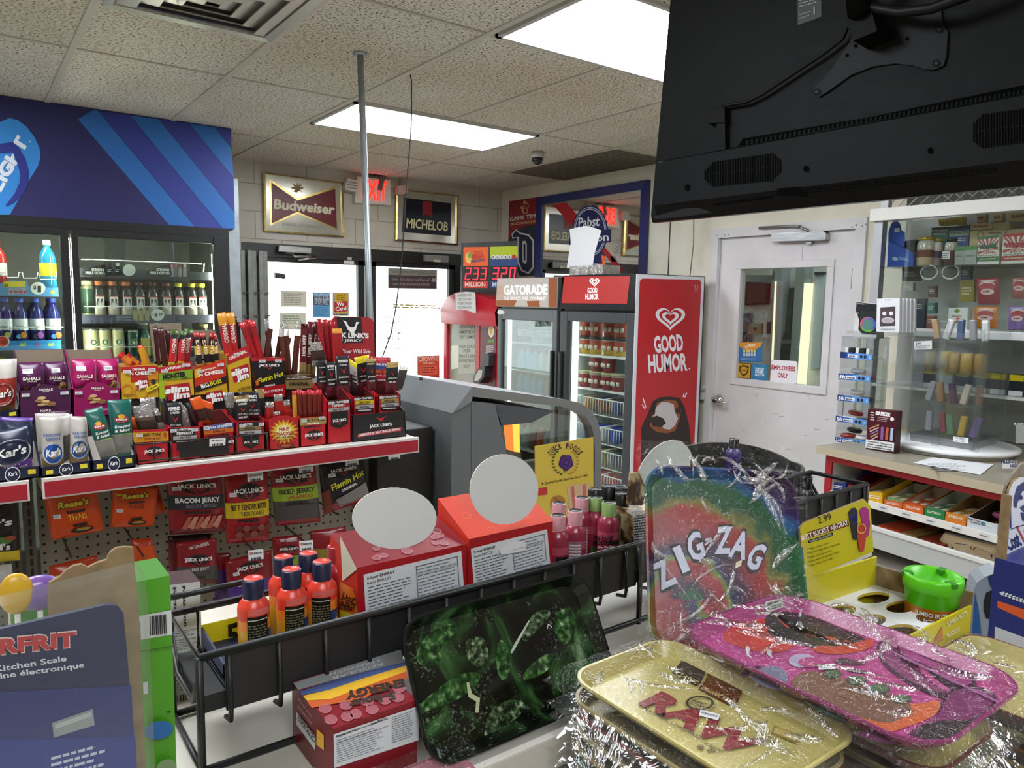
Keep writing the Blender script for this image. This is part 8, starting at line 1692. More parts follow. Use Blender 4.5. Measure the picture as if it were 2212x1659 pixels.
# glazed wall case
XC = 3.75; pcs = PX(XC)
fr = MB(); fr.rbox((XC - .02,.5,2.022),(XC + .06,2.0,2.084), '#d6d5d0/.4', .003); po2 = MB(); po2.rbox((XC, 1.94, AT),(XC + .05,1.985,2.022), '#b5b8bb/.35/.4', .003); po2.rbox((XC + .06,1.95,2.084),(XC + .1,1.99,2.598), '#c9cacb/.4', .003)
bk = MB(); bk.box((4.07,.5, AT),(4.10,1.98,2.3), '#a9ada8/.5'); ps2 = [MB(), MB(), MB()]
for q, z in zip(ps2,(1.795,1.475,1.20)): q.box((XC + .012,.5, z - .006),(4.07,1.94, z), AC if z > 1.5 else '#c9cbcc/.4')
ps2[1].rbox((XC - .012,.7,1.455),(XC + .012,1.74,1.492), '#c9cacb/.35', .002); ps2[2].box((XC, .7,1.19),(XC + .012,1.94,1.203), '#dcdcd2/.4')
gz = MB(); gz.box((XC + .004,.5,1.5),(XC + .008,1.94,2.02), 'glass')
ms = MB(); pms = PX(3.87)
for i in range(26):
 u = -2.0 + .055 * i
 for a, c in ((0,.34),(.34,0)): p, q = pms.w(u, 2.09 + a * .9), pms.w(u + .34,2.09 + c * .9); ms.tube([p, q],.0028, '#cfd0cc/.4', 4)
ms2 = MB(); ms2.box((4.0,.5,2.09),(4.01,1.95,2.598), '#3a3a36')
T('wall_case', 'white-framed glazed case with clear shelves above the far counter', 'display case', dict(top_rail=fr, post=po2, back_panel=bk, shelf=ps2, glass=gz, wire_mesh=ms, dark_backing=ms2))
b = MB(); b.rbox((3.66,.6,2.125),(3.72,1.82,2.17), 'chrome', .008); b.box((3.658,.62,2.128),(3.66,1.8,2.142), '#a8242a/.3'); T('sign_frame', 'chrome sign frame edge with a red line above the wall case', 'sign', b);
hg = MB(); hg.tube([(3.69,1.2,2.17),(3.69,1.2,2.6)],.003, '#8a8a8a'); T('hanging_wire', 'thin wire holding the chrome sign frame', 'wire', hg)
S1,S2 = 1.7955,1.4755
def item(lab, c4, m, x, dp, zb, deco=None, side=None, name='smoking_box', cat='box', grp=None): box(name, lab, PX(x), c4, dp, m, side or m, zb, deco, cat, grp)
item('blue cardboard display with a rounded top on the upper case shelf', x1(712,630,800,610,980,770,990,865,700,865)[0:1] + x1(990,690) + x1(990,862) + x1(700,866) if False else x1(712,620,985,760,990,862,700,866), '#24489c/.35', 3.80,.06, S1, lambda l: (l.f(.45,.6,.9,.8,2, '#8fb0e0', 2), l.d(.3,.75,.12,.1, '#9aa6b8')), name='display_box')
b = MB(); p = PX(3.865); b.slab(p, x1(715,866,715,520,750,420,800,385,840,420,860,500,895,520,895,866),.004, '#2a4fa8/.35'); b.slab(p, x1(785,480,840,470,845,515,785,525),.001, '#c9cdd6', lift=.005)
for v in b.v: v.z = max(v.z,S1)
T('display_card', 'tall blue rounded back card on the upper case shelf', 'card', b)
item('black glossy packs standing behind the blue display', x1(770,640,1005,600,1005,860,775,860), '#141416/.3', 3.88,.04, S1)
def jar(lab,xa,xb,ya,x,low,mid,lid):
 a, c = at(*x1(xa, 800),0, x), at(*x1(xb, 800),0, x); r = (a.y - c.y) / 2; y = (a.y + c.y) / 2; h = at(*x1(xa, ya),0, x).z - S1; b = MB(); b.lathe((x + r, y, S1),[(r * .92,0, low),(r, h * .06, low),(r, h * .3, low),(r, h * .55, mid),(r, h * .75, '#b5a8a0/.1'),(r * .8, h * .88, '#b5b0aa/.1')],20); k = MB(); k.lathe((x + r, y, S1),[(r * .84, h * .87, lid),(r * .84, h, lid)],20); T('storage_jar', lab, 'jar', dict(jar=b, lid=k))
jar('wide jar with a gold lid and layered contents on the upper case shelf', 985,1180,575,3.81, '#b5a084/.2', '#6a4030/.2', '#b5983a/.3/.6'); jar('wide jar with purple contents right of the gold-lidded jar', 1185,1290,590,3.84, '#8a7a74/.2', '#3f3454/.2', '#a58a3a/.3/.6'); jar('small dark jar with a black lid and white label', 1300,1440,590,3.80, '#4a2a2c/.2', '#5a2f34/.2', '#1a1a1c/.3')
b = MB(); b.slab(PX(3.799), x1(1310,735,1395,730,1390,815,1300,820),.001, '#d9d4da'); b.fine(PX(3.798), x1(1315,745,1390,740,1385,805,1305,812),3, '#4a3a44', .001); T('jar_label', 'white printed label on the small dark jar', 'label', b)
item('left grey and green small carton in the middle of the upper case shelf', x1(1448,680,1556,672,1556,846,1445,850), '#8f938f/.4', 3.80,.05, S1, lambda l: (l.r(0,0,1,.28, '#4a7a44'), l.f(.1,.55,.9,.75,1, '#6a7a6a', 2)))
item('right grey and green small carton beside its twin', x1(1560,672,1690,664,1688,842,1558,846), '#9a9e9a/.4', 3.80,.05, S1, lambda l: (l.r(0,0,1,.28, '#4f8048'), l.f(.1,.55,.9,.75,1, '#6a7a6a', 3)))
def wd(c1,c2):
 def d(l):
  for i in range(18):
   a0, a1 = 2 * math.pi * i / 18,2 * math.pi * (i + .5) / 18; cl_ = lambda v: min(.97, max(.03, v)); l.L = .0007; l.p((.5,.55, cl_(.5 + .8 * math.cos(a0)), cl_(.45 + .8 * math.sin(a0)), cl_(.5 + .8 * math.cos(a1)), cl_(.45 + .8 * math.sin(a1))), '#a84a44')
  l.L = .002; l.r(0,0,1,.1, c1); l.t('Wunder', .06,.95,.52,.2, c2,-.05,.06,.2); l.r(0,.72,1,.82, '#e0ddd4'); l.t('AMANITA MUSHROOMS', .05,.92,.8,.05, '#3a3a3a'); l.r(0,.84,1,1, c1); l.f(.1,.88,.9,.97,1, '#c9c4a0', 4)
 return d
item('white swirl-patterned carton with green lettering', x1(1702,578,1935,545,1932,835,1696,842), '#d9d2cc/.4', 3.80,.06, S1, wd('#2f6a44', '#1f5a3c')); item('white swirl-patterned carton with red lettering at the right edge', x1(1985,545,2290,520,2290,820,1962,836), '#d9d2cc/.4', 3.80,.06, S1, wd('#a3242c', '#a3242c'))
TAN = '#c2ae86/.45'
def rw(l): l.t('RAW', .15,.85,.62,.3, '#8c2a24', -.02,.05)
item('tan rolling paper carton with large red letters, left of the upper pile', x1(1618,420,1860,410,1860,490,1618,500), TAN, 3.93,.06, None, rw); item('long tan carton under the lettered rolling paper carton', x1(1615,502,2005,492,2000,660,1612,668), '#b9a67e/.45', 3.92,.08, S1, lambda l: (l.d(.3,.3,.1,.22, '#5c4a34', .8), l.t('NATURAL', .55,.9,.25,.12, '#3a2f24')))
item('tan carton at the right end of the upper pile', x1(1865,415,2050,405,2048,490,1865,495), '#bfab82/.45', 3.94,.05, None); item('tan carton low at the right edge behind the swirl cartons', x1(2010,495,2280,470,2280,660,2008,660), TAN, 3.93,.06, S1)
for lab, c4 in (('left tan lettered tube-shaped carton standing on the pile', x1(1692,325,1785,315,1780,408,1690,412)),('middle tan lettered carton standing on the pile', x1(1872,315,1975,308,1970,400,1870,405)),('right tan lettered carton standing on the pile at the edge', x1(2040,300,2280,280,2280,400,2040,402))): item(lab, c4, TAN, 3.95,.04, None, rw)
for lab, c4, m in (('left flavour tip carton with a black top', x1(1192,470,1380,458,1378,575,1190,575), '#3a6a62/.4'),('right flavour tip carton with a blue front', x1(1385,462,1612,440,1595,665,1385,670), '#2a4a8a/.4')):
 item(lab, c4, m, 3.92,.05, S1, lambda l: (l.r(0,0,1,.22 if 'left' in lab else .14, '#17181c'), l.r(0,.25,1,.5, '#a3b0a4'), l.t('FLAVOR TIPS', .05,.95,.46 if 'left' in lab else .4,.1, '#26303a'), l.f(.1,.6,.9,.8,2, '#d0d6d6', 3)))
item('yellow tin-shaped carton on top of the flavour tip cartons', x1(1262,380,1530,345,1530,430,1272,446), '#b5a01c/.35', 3.93,.05, None, lambda l: [l.d(.15 + .22 * i, .65,.08,.25, '#5c5a14', .7) for i in range(4)])
# lower shelf of the case
def pch(l): l.d(.5,.3,.36,.16, '#e0cfcf'); l.d(.5,.33,.36,.14, '#a32a3a'); l.d(.5,.52,.3,.12, '#d9b9bd'); l.f(.3,.48,.7,.56,1, '#7c2a34', 2)
for lab, c4, m, x in (('dark red pouch in a clear holder on the lower case shelf', x1(1682,1030,1935,1020,1945,1320,1700,1322), '#8c2030/.3', 3.86),('orange and yellow pouch below the dark red pouch', x1(1660,1340,1925,1340,1925,1590,1658,1580), '#c2701f/.3', 3.80),('purple pouch at the right edge of the lower case shelf', x1(2040,1340,2260,1330,2250,1610,2038,1600), '#8a6aa8/.3', 3.80),('faded red pouch above the purple pouch', x1(2070,1020,2260,1010,2260,1260,2075,1250), '#9c5a54/.3', 3.88)): bag('gummy_pouch', lab, PX(x), c4,.02,[(1, m)], pch, cat='pouch')
item('white supplement bottle box with an orange mark on the lower case shelf', x1(1380,1360,1590,1352,1588,1580,1368,1576), '#dcdcda/.35', 3.79,.05, S2, lambda l: (l.d(.45,.15,.14,.1, '#6a8a2a'), l.p((.4,.5,.6,.5,.56,.66,.75,.8,.5,.74,.2,.84,.44,.66), '#d0581f'), l.f(.2,.36,.8,.46,2, '#b5564a', 2)))
for i, (c4, m) in enumerate(((x1(865,905,1060,910,1050,1060,865,1060), '#2a2424/.3'),(x1(868,1070,985,1075,985,1170,865,1165), '#a9a4a0/.3'),(x1(1005,1260,1120,1255,1115,1420,1000,1425), '#3a3f4a/.3'),(x1(1150,1115,1235,1112,1232,1240,1150,1240), '#5a3a44/.3'),(x1(1140,1300,1230,1300,1228,1420,1138,1425), '#3f6a66/.3'),(x1(1135,1445,1225,1445,1222,1560,1132,1562), '#7c4438/.3'),(x1(1515,900,1620,890,1615,1040,1512,1045), '#26305c/.3'),(x1(1500,1060,1660,1045,1655,1290,1500,1290), '#8a7a2a/.3'))):
 item(('dark packet hanging high on the lower case level', 'pale small packet under the high dark one', 'dark clear-fronted box beside the white earbud boxes', 'small maroon jar-shaped box, topmost of three', 'small teal box, middle of three', 'small brown-red box, lowest of three', 'navy packet with an orange mark on the lower case level', 'yellow-topped dark packet left of the red pouch')[i], c4, m, 3.9 if i in (0,1,6,7,3) else 3.84,.03, S2 if i in (2,5) else None, lambda l: l.f(.15,.3,.85,.7,3, '#cfc9b4', i), name='small_box')
for lab, x, y in (('left white ring holder on the lower case level', 1162,965),('right white ring holder on the lower case level', 1400,962)):
 b = MB(); P = PX(3.83); b.tube([P.w(*P.q(*x1(x + 92 * math.cos(R(a)) + 12 * math.sin(R(a)), y + 74 * math.sin(R(a)) - 18 * math.cos(R(a))))) for a in range(0,360,15)],.0035, '#dfe0e0/.3', 6, True); T('ring_holder', lab, 'ring', b)
def eb(l): l.t('Blaupunkt' if False else 'Wireless', .35,.65,.06,.03, '#4a4a4e'); l.p((.16,.26,.82,.24,.82,.8,.16,.82), '#4a3f44/.3'); [l.d(.34 + .3 * i, .44,.09,.06, '#dcd6d8') for i in (0,1)]; l.d(.5,.64,.28,.09, '#c9c2c8'); l.d(.5,.64,.24,.07, '#a9a0a8'); l.f(.2,.86,.85,.93,2, '#9a9aa0', 3)
for i in range(5):
 dx = 42 * i; box('earbud_box', ('foremost white earbud box of the row beside the round speaker box' if i == 0 else 'white earbud box in the row behind the foremost one'), PX(3.46 + .02 * i), x1(585 + dx, 1256 + 2 * i, 838 + dx, 1250 + 2 * i, 832 + dx, 1632,578 + dx, 1628),.017, '#d9dade/.4', '#c4c5c9/.4', 1.478, eb if i == 0 else None, 'box', 'white earbud boxes in the row' if i else None)
def spk(l):
 l.p((.0,0,1,.02,1,.5,.2,.5,.06,.3,0,.3), '#17181b/.35'); l.p((.2,.22,1,.24,1,.86,.9,.88,.35,.86,.2,.75), '#1f241f/.35'); l.t('Blaster' if False else 'Speaker', .06,.4,.05,.03, '#d0d0d2')
 n = 16
 for i in range(n): a0, a1 = 2 * math.pi * i / n, 2 * math.pi * (i + 1) / n; l.L = .002; l.p([v for t, k in ((a0,.36),(a1,.36),(a1,.27),(a0,.27)) for v in (.62 + k * math.cos(t),.6 + k * .6 * math.sin(t))],('#3a5ab0', '#5a4aa8', '#4aa84a', '#8ab53a', '#4fae3f', '#6aa83a', '#7c8a4a', '#c05a6a', '#c9506a', '#b5507c', '#a85a8a', '#8a5aa0', '#6a5aa8', '#5a5ab0', '#4a5ab0', '#3f5ab0')[i])
 l.d(.62,.6,.26,.156, '#4f7c7a'); [l.d(.08,.3 + .14 * i, .06,.04, '#b9b9ae', .7) for i in range(3)]
item('dark speaker box with a rainbow ring left of the white earbud boxes', x1(362,1292,590,1312,580,1700,318,1690), '#cfcfd0/.4', 3.50,.07, None, spk, '#b5b5b8')
b = MB(); b.box((3.44,1.635,1.462),(3.72,1.92,1.4772), AC); b.box((3.44,1.72, AT),(3.445,1.735,1.462), AC); b.box((3.60,1.90, AT),(3.605,1.92,1.462), AC); T('acrylic_stand', 'clear acrylic stand carrying the speaker and earbud boxes', 'stand', b)
for i in range(7):
 b = MB(); y = 1.72 - .075 * i; b.box((3.82, y - .06,1.2005),(3.86, y, 1.30),('#3a3a3e', '#c9cfd0', '#2f3f5c', '#3a5a6a', '#4a4a4e', '#22252a', '#5a5a60')[i] + '/.35'); b.box((3.819, y - .058,1.27),(3.82, y - .002,1.298), '#cdb91f/.35'); b.box((3.819, y - .058,1.202),(3.82, y - .002,1.225), '#dadada'); T('cigar_pack', 'small pack with a yellow top tag behind the display tower', 'pack', b, 'packs with yellow tags')
b = MB(); b.slab(PX(3.6), x2(2105,1195,2290,1200,2290,1222,2105,1218),.002, '#d9d9da'); b.text(PX(3.598), 'ATHLETE', x2(2115,1216), x2(2300,1220),3.6, '#26262a', .001)
b.slab(PX(3.6), x2(2130,1222,2290,1222,2290,1420,2130,1420),.01, '#9a9c98/.4'); T('shelf_sign', 'small lettered sign at the right edge beside the display tower', 'sign', b)
b = MB(); b.slab(PX(3.3), x2(1975,1612,2130,1610,2130,1700,1975,1700),.002, '#c9cacc'); b.text(PX(3.298), 'FILLING', x2(1960,1642), x2(2125,1640),6, '#26305c', .001,.04); b.text(PX(3.298), 'NIGHT', x2(2060,1685), x2(2180,1685),6, '#26305c', .001,.04); T('shelf_sign', 'white lettered strip standing at the right end of the worktop', 'sign', b)
# ------------------------------------------------------------------ ashtray display,pet treat display,curved display
YB = '#c2b51f/.35'; zi = 1.185; pin = PZ(zi)
A_,B_,C_,D_ = [pin.w(*pin.q(*p)) for p in ((1722,1322),(1890,1264),(2098,1326),(1950,1402))]
up = V((0,0,1)); ux_ = (B_ - A_).normalized(); pbk_ = PL(A_,ux_,up)
bx = MB(); H0 = 1.0
def wall(a,c,h0,h1,m,mi,t=.003):
 nn = (c - a).normalized().cross(up); P = [V((a.x,a.y,h0)),V((c.x,c.y,h0)),V((c.x,c.y,h1)),V((a.x,a.y,h1))]; bx.hexa(P,[p - nn * t for p in P],[m,mi,m,m,m,m])
hz = A_.z + pbk_.q(1735,1252)[1]
wall(A_, B_, H0, hz, YB, YB); wall(D_, C_, H0, zi + .012, YB, 'greyboard'); wall(A_, D_, H0, zi + .006, YB, 'cardboard'); wall(B_, C_, H0, zi + .03, 'cardboard', 'cardboard')
bx.hexa([V((p.x, p.y, H0)) for p in (A_, B_, C_, D_)],[V((p.x, p.y, H0 + .003)) for p in (A_, B_, C_, D_)], 'cardboard')
pfr = PL(D_,(C_ - D_).normalized(),up); W_ = (C_ - D_).length
ins = MB(); holes = [(.27,.30),(.27,.72),(.56,.30),(.56,.72),(.85,.30),(.85,.72)]
bm = bmesh.new();
def P2(s,t): return (A_.lerp(B_,s)).lerp(D_.lerp(C_,s),t)
N = 24
tris = []
for s in range(2):
 for t in range(3):
  c = (.27 + .46 * s,.2 + .3 * t); rx,ry = .17,.118; s0,s1,t0,t1 = .5 * s,.5 * s + .5,(0,.35,.65)[t],(.35,.65,1)[t]
  ring_ = [(c[0] + rx * math.cos(2 * math.pi * k / N),c[1] + ry * math.sin(2 * math.pi * k / N)) for k in range(N)]
  def edge(a):
   dx,dy = math.cos(a),math.sin(a); k = min(((s1 - c[0]) / dx if dx > 1e-6 else (s0 - c[0]) / dx if dx < -1e-6 else 9),((t1 - c[1]) / dy if dy > 1e-6 else (t0 - c[1]) / dy if dy < -1e-6 else 9)); return (c[0] + dx * k,c[1] + dy * k)
  ea = sorted(set([2 * math.pi * k / N for k in range(N)])); ed = [edge(a) for a in ea]
  for k in range(N):
   j = (k + 1) % N; q = [ring_[k],ring_[j],ed[j],ed[k]]
   if abs(ed[k][0] - ed[j][0]) > 1e-6 and abs(ed[k][1] - ed[j][1]) > 1e-6: q = [ring_[k],ring_[j],ed[j],(s1 if math.cos(ea[k] + .13) > 0 else s0,t1 if math.sin(ea[k] + .13) > 0 else t0),ed[k]]
   ins.face([P2(*p) for p in q], '#d6d7d8/.5')
   ins.face([P2(*ring_[k]), P2(*ring_[j]), P2(*ring_[j]) - V((0,0,.004)), P2(*ring_[k]) - V((0,0,.004))], '#cdb03a')
cd = MB(); q4 = [pbk_.q(*p) for p in ((1733,1252),(1883,1190),(1876,1092),(1862,1077),(1734,1128),(1724,1140))]; cd.slab(pbk_, q4,.003, YB, 'cardboard', px=False)
c4 = [(1724,1135),(1872,1078),(1884,1190),(1734,1252)]; L = .0036
cd.poly(pbk_, x3(0,975,405,850,420,910,0,1040), '#6a3424/.4', L); cd.text(pbk_, 'BUTT BUCKET ASHTRAY', (1727,1166), x3(408,895),11, '#f0ece4', L + .0006,.02)
cd.poly(pbk_, x3(0,1060,255,975,258,1010,0,1090), '#2b2a28/.4', L); cd.text(pbk_, 'Perfect for car cup holders!!', x3(20,1078), x3(240,1003),5, '#e0ddd4', L + .0006,.0)
cd.text(pbk_, '2.99', x3(110,890), x3(240,845),15, '#1c1a14', L + .0004,.0,.1)
for i, t in enumerate(('Helps remove odors', 'Puts out cigarette in seconds', 'Helps contain smoke', 'Holds several cigarette butts', 'Keep butts out of sight')):
 a, c = ((5,1155,222,1088),(8,1195,320,1098),(10,1240,242,1168),(14,1282,318,1180),(18,1322,262,1240))[i][:2],((5,1155,222,1088),(8,1195,320,1098),(10,1240,242,1168),(14,1282,318,1180),(18,1322,262,1240))[i][2:]; cd.text(pbk_, t, x3(*a), x3(*c),4.6, '#2b2810', L + .0004,.0); cd.disc(pbk_, x3(a[0] - 14, a[1] - 8),1,1, '#2b2810', L + .0004,8)
for pts, m in (((408,770,440,730,475,728,498,760,500,900,495,1045,470,1055,452,1040,425,900), '#2c2c34/.4'),((410,800,495,790,500,850,470,875,420,850), '#2f3a8c/.4'),((520,760,545,725,580,720,610,745,628,900,610,1015,585,1025,570,1000,545,860), '#a8307c/.4'),((485,930,510,885,550,878,578,920,580,1040,560,1165,535,1175,512,1150,495,1020), '#b8402e/.4')): cd.poly(pbk_, x3(*pts), m, L + .0004 * (1 + (m[1] == '2') + 2 * (m[1:3] == 'b8')))
cd.disc(pbk_, x3(530,935),10,11, '#d9b04a/.4', L + .002,20, inner=.8)
bx.text(pfr, 'JUMBO BUTT', (2046,1352),(2090,1326),9, '#d9d4b0', .001,.03); bx.text(pfr, 'BUCKET', (2046,1377),(2074,1361),9, '#d9d4b0', .001,.03); bx.poly(pfr, ((2012,1392),(2034,1352),(2036,1382)), '#b5703a/.4', .001)
T('ashtray_display', 'yellow cardboard ashtray display with five empty round holes', 'display box', dict(box=bx, insert=ins, back_card=cd))
c = at(2010,1316,2,zi); b = MB(); r = .0355; ct_ = V((c.x,c.y,1.0035)); hh = at(2014,1232,0,c.x).z - .0
GB_ = '#55c010/.35'; zt = CAM.z + (ray(2014,1240).z / math.hypot(ray(2014,1240).x, ray(2014,1240).y)) * math.hypot(c.x, c.y); h = zt - 1.0035
b.lathe(ct_, [(r * .72,0, '#c9822a/.4'),(r * .82, h * .5, '#c9822a/.4'),(r * .9, h * .83, '#c9822a/.4'),(r * .92, h * .832, GB_),(r * .97, h * .915, GB_),(r * 1.03, h * .92, GB_),(r * 1.06, h * .985, GB_),(r * 1.03, h, GB_),(r * .86, h, GB_),(r * .84, h * .9, GB_),(r * .3, h * .86, GB_),(.002, h * .86, GB_)],28)
for k in range(3):
 a = R(-115 + 120 * k); M = Matrix.Translation((ct_.x + r * .95 * math.cos(a), ct_.y + r * .95 * math.sin(a), ct_.z + h)) @ Matrix.Rotation(a, 4, 'Z'); b.rbox((-.009,-.0045,-.006),(.006,.0045,.0006), '#2f7a0a/.5', .001, M)
pbu = PL(ct_,V((ct_.y,-ct_.x,0)),up); lb = MB()
for t, z in (('JUMBO BUTT', .785),('BUCKET', .745)):
 vs,fs,x0,x1_ = textmesh(t,.02); out = []
 for x,y in vs: a = math.atan2(-ct_.y,-ct_.x) + ((x - x0) / (x1_ - x0) - .45) * 1.3; rr_ = r * .90 + .001; out.append((ct_.x + rr_ * math.cos(a),ct_.y + rr_ * math.sin(a),ct_.z + h * (z + .035 * y)))
 lb.mesh(out, fs, '#c9d4dc')
T('ashtray_bucket', 'lime green ashtray bucket standing in the yellow display', 'ashtray', dict(bucket=b, lettering=lb))
# pet treats
ppx = PX(1.315); ppy = PY(.46); b = MB(); NVB = '#1f2a6a/.4'
b.box((1.315,.16,0),(1.62,.46,1.04), '#b9bdc4/.5'); b.box((1.3145,.16,1.04),(1.62,.46,1.20), NVB)
b.poly(ppx, w4(585,1195,900,1300,900,1395,585,1250), '#c9562a/.4', .0012); b.poly(ppx, w4(565,1405,900,1530,900,1700,560,1600), '#b9bdc4/.5', .0014)
for i in range(7): b.poly(ppx, w4(600 + 30 * i, 1130 + 9 * i, 640 + 30 * i, 1118 + 12 * i, 650 + 30 * i, 1150 + 11 * i, 620 + 30 * i, 1152 + 11 * i), '#c9cdd6/.5', .0014)
cd = MB(); hp = w4(590,640,600,585,630,560,640,420,655,300,690,225,740,190,830,185,1000,260,1000,1060,600,1120); q = [ppy.q(*p) for p in hp]; q = [(u, max(v, 1.2)) for u, v in q]; cd.slab(ppy, q, .004, '#d6d8e0/.5', 'cardboard', px=False); cd.box((1.318,.446,1.2),(1.322,.46,1.305), 'cardboard'); q = [PY(.468).q(*p) for p in w4(612,420,620,330,640,250,690,160,760,80,900,20,1000,20,1000,500,640,500)]; cd.slab(PY(.468), q, .004, 'greyboard', px=False)
L = .0046
cd.poly(ppy, w4(632,945,900,850,900,930,635,1010), '#c9562a/.4', L); cd.poly(ppy, w4(635,1010,900,930,900,1080,640,1100), NVB, L); cd.poly(ppy, w4(600,590,628,570,630,630,605,640), NVB, L)
cd.text(ppy, 'Cost', w4(652,785), w4(760,735),34, '#1c2460', L, .03); cd.text(ppy, 'Less', w4(772,710), w4(890,650),38, '#c2452a', L, .03); cd.text(ppy, 'PET TREATS', w4(672,862), w4(900,745),15, '#1c2460', L, .02); cd.poly(ppy, w4(665,885,900,780,900,787,667,893), '#1c2460', L); cd.poly(ppy, w4(665,605,900,530,900,537,665,612), '#1c2460', L)
DG_ = '#27306c/.5'
for pts in ((690,360,720,260,770,225,830,240,830,290,760,300,720,400,712,440,690,420),(730,350,755,330,770,360,745,375),(775,330,810,330,810,350,780,352),(740,430,790,400,820,440,770,470),(745,470,800,480,800,530,765,545),(660,440,668,420,672,600,662,600)): cd.poly(ppy,w4(*pts),DG_,L)
T('pet_treat_display', 'navy, orange and white pet treat display box with a dog sketch at the right edge', 'display box', dict(box=b, header_card=cd))
# curved blue and white display
pcv = PL(V((1.6,.62,0)),(.55,-.83,0),up); q = [pcv.q(*p) for p in w4(385,1130,415,1050,480,1005,580,965,585,1480,370,1400)]; q[-1] = (q[-1][0],0); q[-2] = (q[-2][0],0)
b = MB(); b.slab(pcv, q, .06, '#a9b4bf/.4', '#8d969c/.4', px=False, lift=-.06); b.poly(pcv, w4(470,1200,490,1130,540,1110,575,1140,580,1300,540,1345,490,1340,468,1280), '#141517/.4', .0008); b.poly(pcv, w4(398,1130,430,1280,450,1480,375,1470), '#2a6ab0/.4', .0008); b.poly(pcv, w4(500,1000,580,965,580,1100,540,1105,515,1060), '#24407c/.4', .0008)
T('curved_display', 'pale display with a curved top and a black oval beside the pet treat box', 'display', b)
b = MB(); WR = '#dfe0dd/.3'; pwi = PL(pcn.w(0,0,.04), pcn.ux, pcn.uy)
b.tube([pwi.w(*pwi.q(*p)) for p in w4(255,1130,330,1160,335,1090,360,1080,385,1095)],.004,WR); b.tube([pwi.w(*pwi.q(*p)) for p in w4(320,1230,330,1160,380,1175)],.004,WR); p = pwi.w(*pwi.q(*w4(320,1230))); b.tube([p,V((p.x,p.y,.35))],.004,WR); b.box((p.x - .01,p.y - .05,0),(p.x + .02,p.y + .05,.35),WR)
T('wire_stand', 'small white wire stand in front of the far counter', 'stand', b)
# ------------------------------------------------------------------ television hanging over the counter,seen from behind
TV0 = V((1.3,1.23,1.787)); ptv = PL(TV0,(0,-1,0),(.04,0,.5)); TB = '#0d0e0f/.55/0/.12'; TD = '#020202/.8/0/.05'
def tq(*a): return [ptv.q(*p) for p in y5(*a)] if len(a) > 2 else ptv.q(*y5(*a))
scr = MB(); TW,TH = 1.12,.66;
def rb(mb,u0,v0,u1,v1,l0,l1,m): A = [ptv.w(u,v,l1) for u,v in ((u0,v0),(u1,v0),(u1,v1),(u0,v1))]; B = [ptv.w(u,v,l0) for u,v in ((u0,v0),(u1,v0),(u1,v1),(u0,v1))]; return mb.hexa(A,B,m)
bp = MB(); bv = .012; A = [ptv.w(u,v,0) for u,v in ((bv,bv),(TW - bv,bv),(TW - bv,TH - bv),(bv,TH - bv))]; Bq = [ptv.w(u,v,-.02) for u,v in ((0,0),(TW,0),(TW,TH),(0,TH))]; bp.hexa(A,Bq,TB)
rb(scr, .0,.0, TW, TH, -.03,-.0205, '#0c0c0d/.2')
bd = MB(); k0 = tq(150,955); vt = .135; D0 = .028
A = [ptv.w(u,v,D0) for u,v in ((.045,.028),(TW - .045,.028),(TW - .045,vt - .012),(.045,vt - .012))]; Bq = [ptv.w(u,v,.0) for u,v in ((.03,.012),(TW - .03,.012),(TW - .03,vt),(.03,vt))]; bd.hexa(A,Bq,TB)
pbd = PL(ptv.w(0,0,D0),ptv.ux,ptv.uy)
for c in ((233,1105),(932,995),(1663,887)): bd.disc(pbd,y5(*c),6.4,7.4,TD,.0008,18)
gr = [MB(),MB()]
for g,(u0,u1,x0,y0,x1_,y1_,y2_,y3_) in zip(gr,((0,1,335,960,775,895,1105,1060),(0,1,1915,680,2420,610,880,815))):
 n = 31
 for i in range(n):
  x = x0 + (x1_ - x0) * i / (n - 1); ya = y0 + (y1_ - y0) * i / (n - 1); yb = y2_ + (y3_ - y2_) * i / (n - 1); e = min(i,n - 1 - i); tr = max(0,3 - e) * 14
  for a,c in ((ya + tr,ya + (yb - ya) * .46),(ya + (yb - ya) * (.44 + .05 * (i % 2)),yb - tr)): g.poly(pbd,y5(x,a,x + 9,a - 1,x + 8,c - 1,x - 1,c),TD,.001)
vn = MB()
for k in range(70):
 x = 950 + 30 * k * .55; y = 1130 - (x - 950) * .108
 for j in range(2): vn.poly(ptv,y5(x,y + 18 * j,x + 9,y - 1 + 18 * j,x + 8,y + 12 + 18 * j,x - 1,y + 13 + 18 * j),TD,.0302 if False else D0 + .0008)
rc = MB(); rc.poly(ptv,y5(530,860,560,815,1300,690,2260,490,2260,560,1900,610,1000,770,560,870),TD,.0006)
for i in range(60): x = 580 + 28 * i; y = 850 - (x - 580) * .185; rc.poly(ptv, y5(x, y - 22, x + 12, y - 25, x + 8, y + 4, x - 4, y + 6), '#0c0d0e/.6/0/.1', .001)
lo = MB(); lo.poly(pbd, y5(760,1110,890,1098,955,1160,760,1150), TD, .001); lo.poly(pbd, y5(380,1200,740,1150,735,1168,400,1212), TD, .001); lo.poly(pbd, y5(30,1275,210,1228,300,1225,380,1250,200,1278,40,1290), '#060606/.4/0/.2', .001)
ve = MB(); vp = [ptv.q(*p) for p in y5(1195,-200,1250,60,1195,250,1130,350,1040,470,980,520,975,560,1010,575,1060,545,1200,445,1330,395,1460,378,1560,388,1640,412,1690,415,1745,390,1762,330,1770,190,1740,150,1700,-200)]; ve.slab(ptv, vp, .004, '#0e0f10/.5/0/.15', '#0e0f10', px=False, lift=.0005)
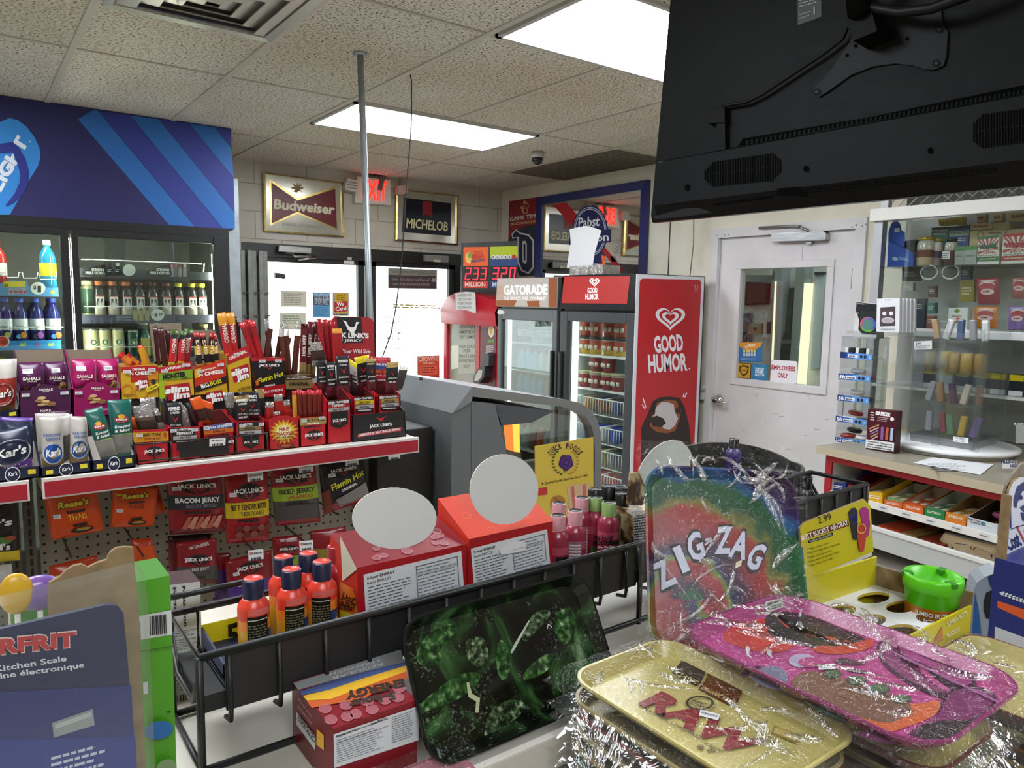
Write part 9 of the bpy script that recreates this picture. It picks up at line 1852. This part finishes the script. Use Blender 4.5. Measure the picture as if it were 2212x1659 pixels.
for c in ((1002,545),(1705,378),(1722,180)): ve.disc(ptv, y5(*c),9,8, '#050505/.6/0/.1', .0052,16); ve.disc(ptv, y5(*c),4.5,4, '#141516/.5/0/.2', .006,12)
for c in ((1180,330),(1230,275),(1535,235)): ve.disc(ptv,y5(*c),4,4,TD,.0052,10)
mt = MB(); a0 = [ptv.q(*p) for p in y5(1195,130,1400,95,1440,240,1300,295,1270,210)]; mt.slab(ptv, a0,.05, '#050505/.6/0/.15', px=False, lift=.0045); c_ = ptv.w(*ptv.q(*y5(1340,130)),.05)
ap = MB(); ap.tube([c_, c_ + V((-.06,0,.1)),(c_.x - .06, c_.y, 2.6)],.022, '#060606/.5/0/.2', 12)
lb = MB(); c4 = y5(880,-120,1020,-140,1022,100,882,150); lb.slab(ptv, c4,.0008, '#131314/.5', lift=.0004); l = Lbl(lb, ptv, c4,.0014); l.f(.08,.1,.95,.65,8, '#9a9a9a', 3,.3); l.f(.08,.76,.6,.92,2, '#8a8a8a', 4,.3); l.r(.68,.7,.75,.9, '#8a8a8a')
cbl = MB(); cbl.tube([ptv.w(*ptv.q(*p),.012) for p in y5(1240,-100,1225,60,1200,160,1165,240,1050,330,850,460,700,560,600,610,480,630,400,655,350,695,375,725,470,715)],.0036, '#050506/.5/0/.2', 8)
pg = MB(); pg.slab(ptv, y5(420,700,472,690,475,885,440,890),.012, TB, lift=.0); pg.slab(ptv, y5(345,690,380,655,478,640,480,730,375,735),.016, '#060606/.6/0/.15', lift=.0)
cx_ = MB(); cx_.tube([ptv.w(*ptv.q(*p),.05) for p in y5(1200,-60,1290,30,1400,100,1560,130,1750,110,1950,40,2150,-60)],.0085, '#0c0c0d/.5/0/.25', 10)
T('television', 'black flat television seen from behind, hanging at the top right', 'television', dict(screen=scr, back_panel=bp, lower_housing=bd, speaker_grille=gr, vent_slots=vn, recess=rc, lower_port=lo, mount_plate=(ve, dict(tilt_bracket=mt)), ceiling_arm=ap, rating_label=lb, power_cable=cbl, power_socket=pg, antenna_cable=cx_))
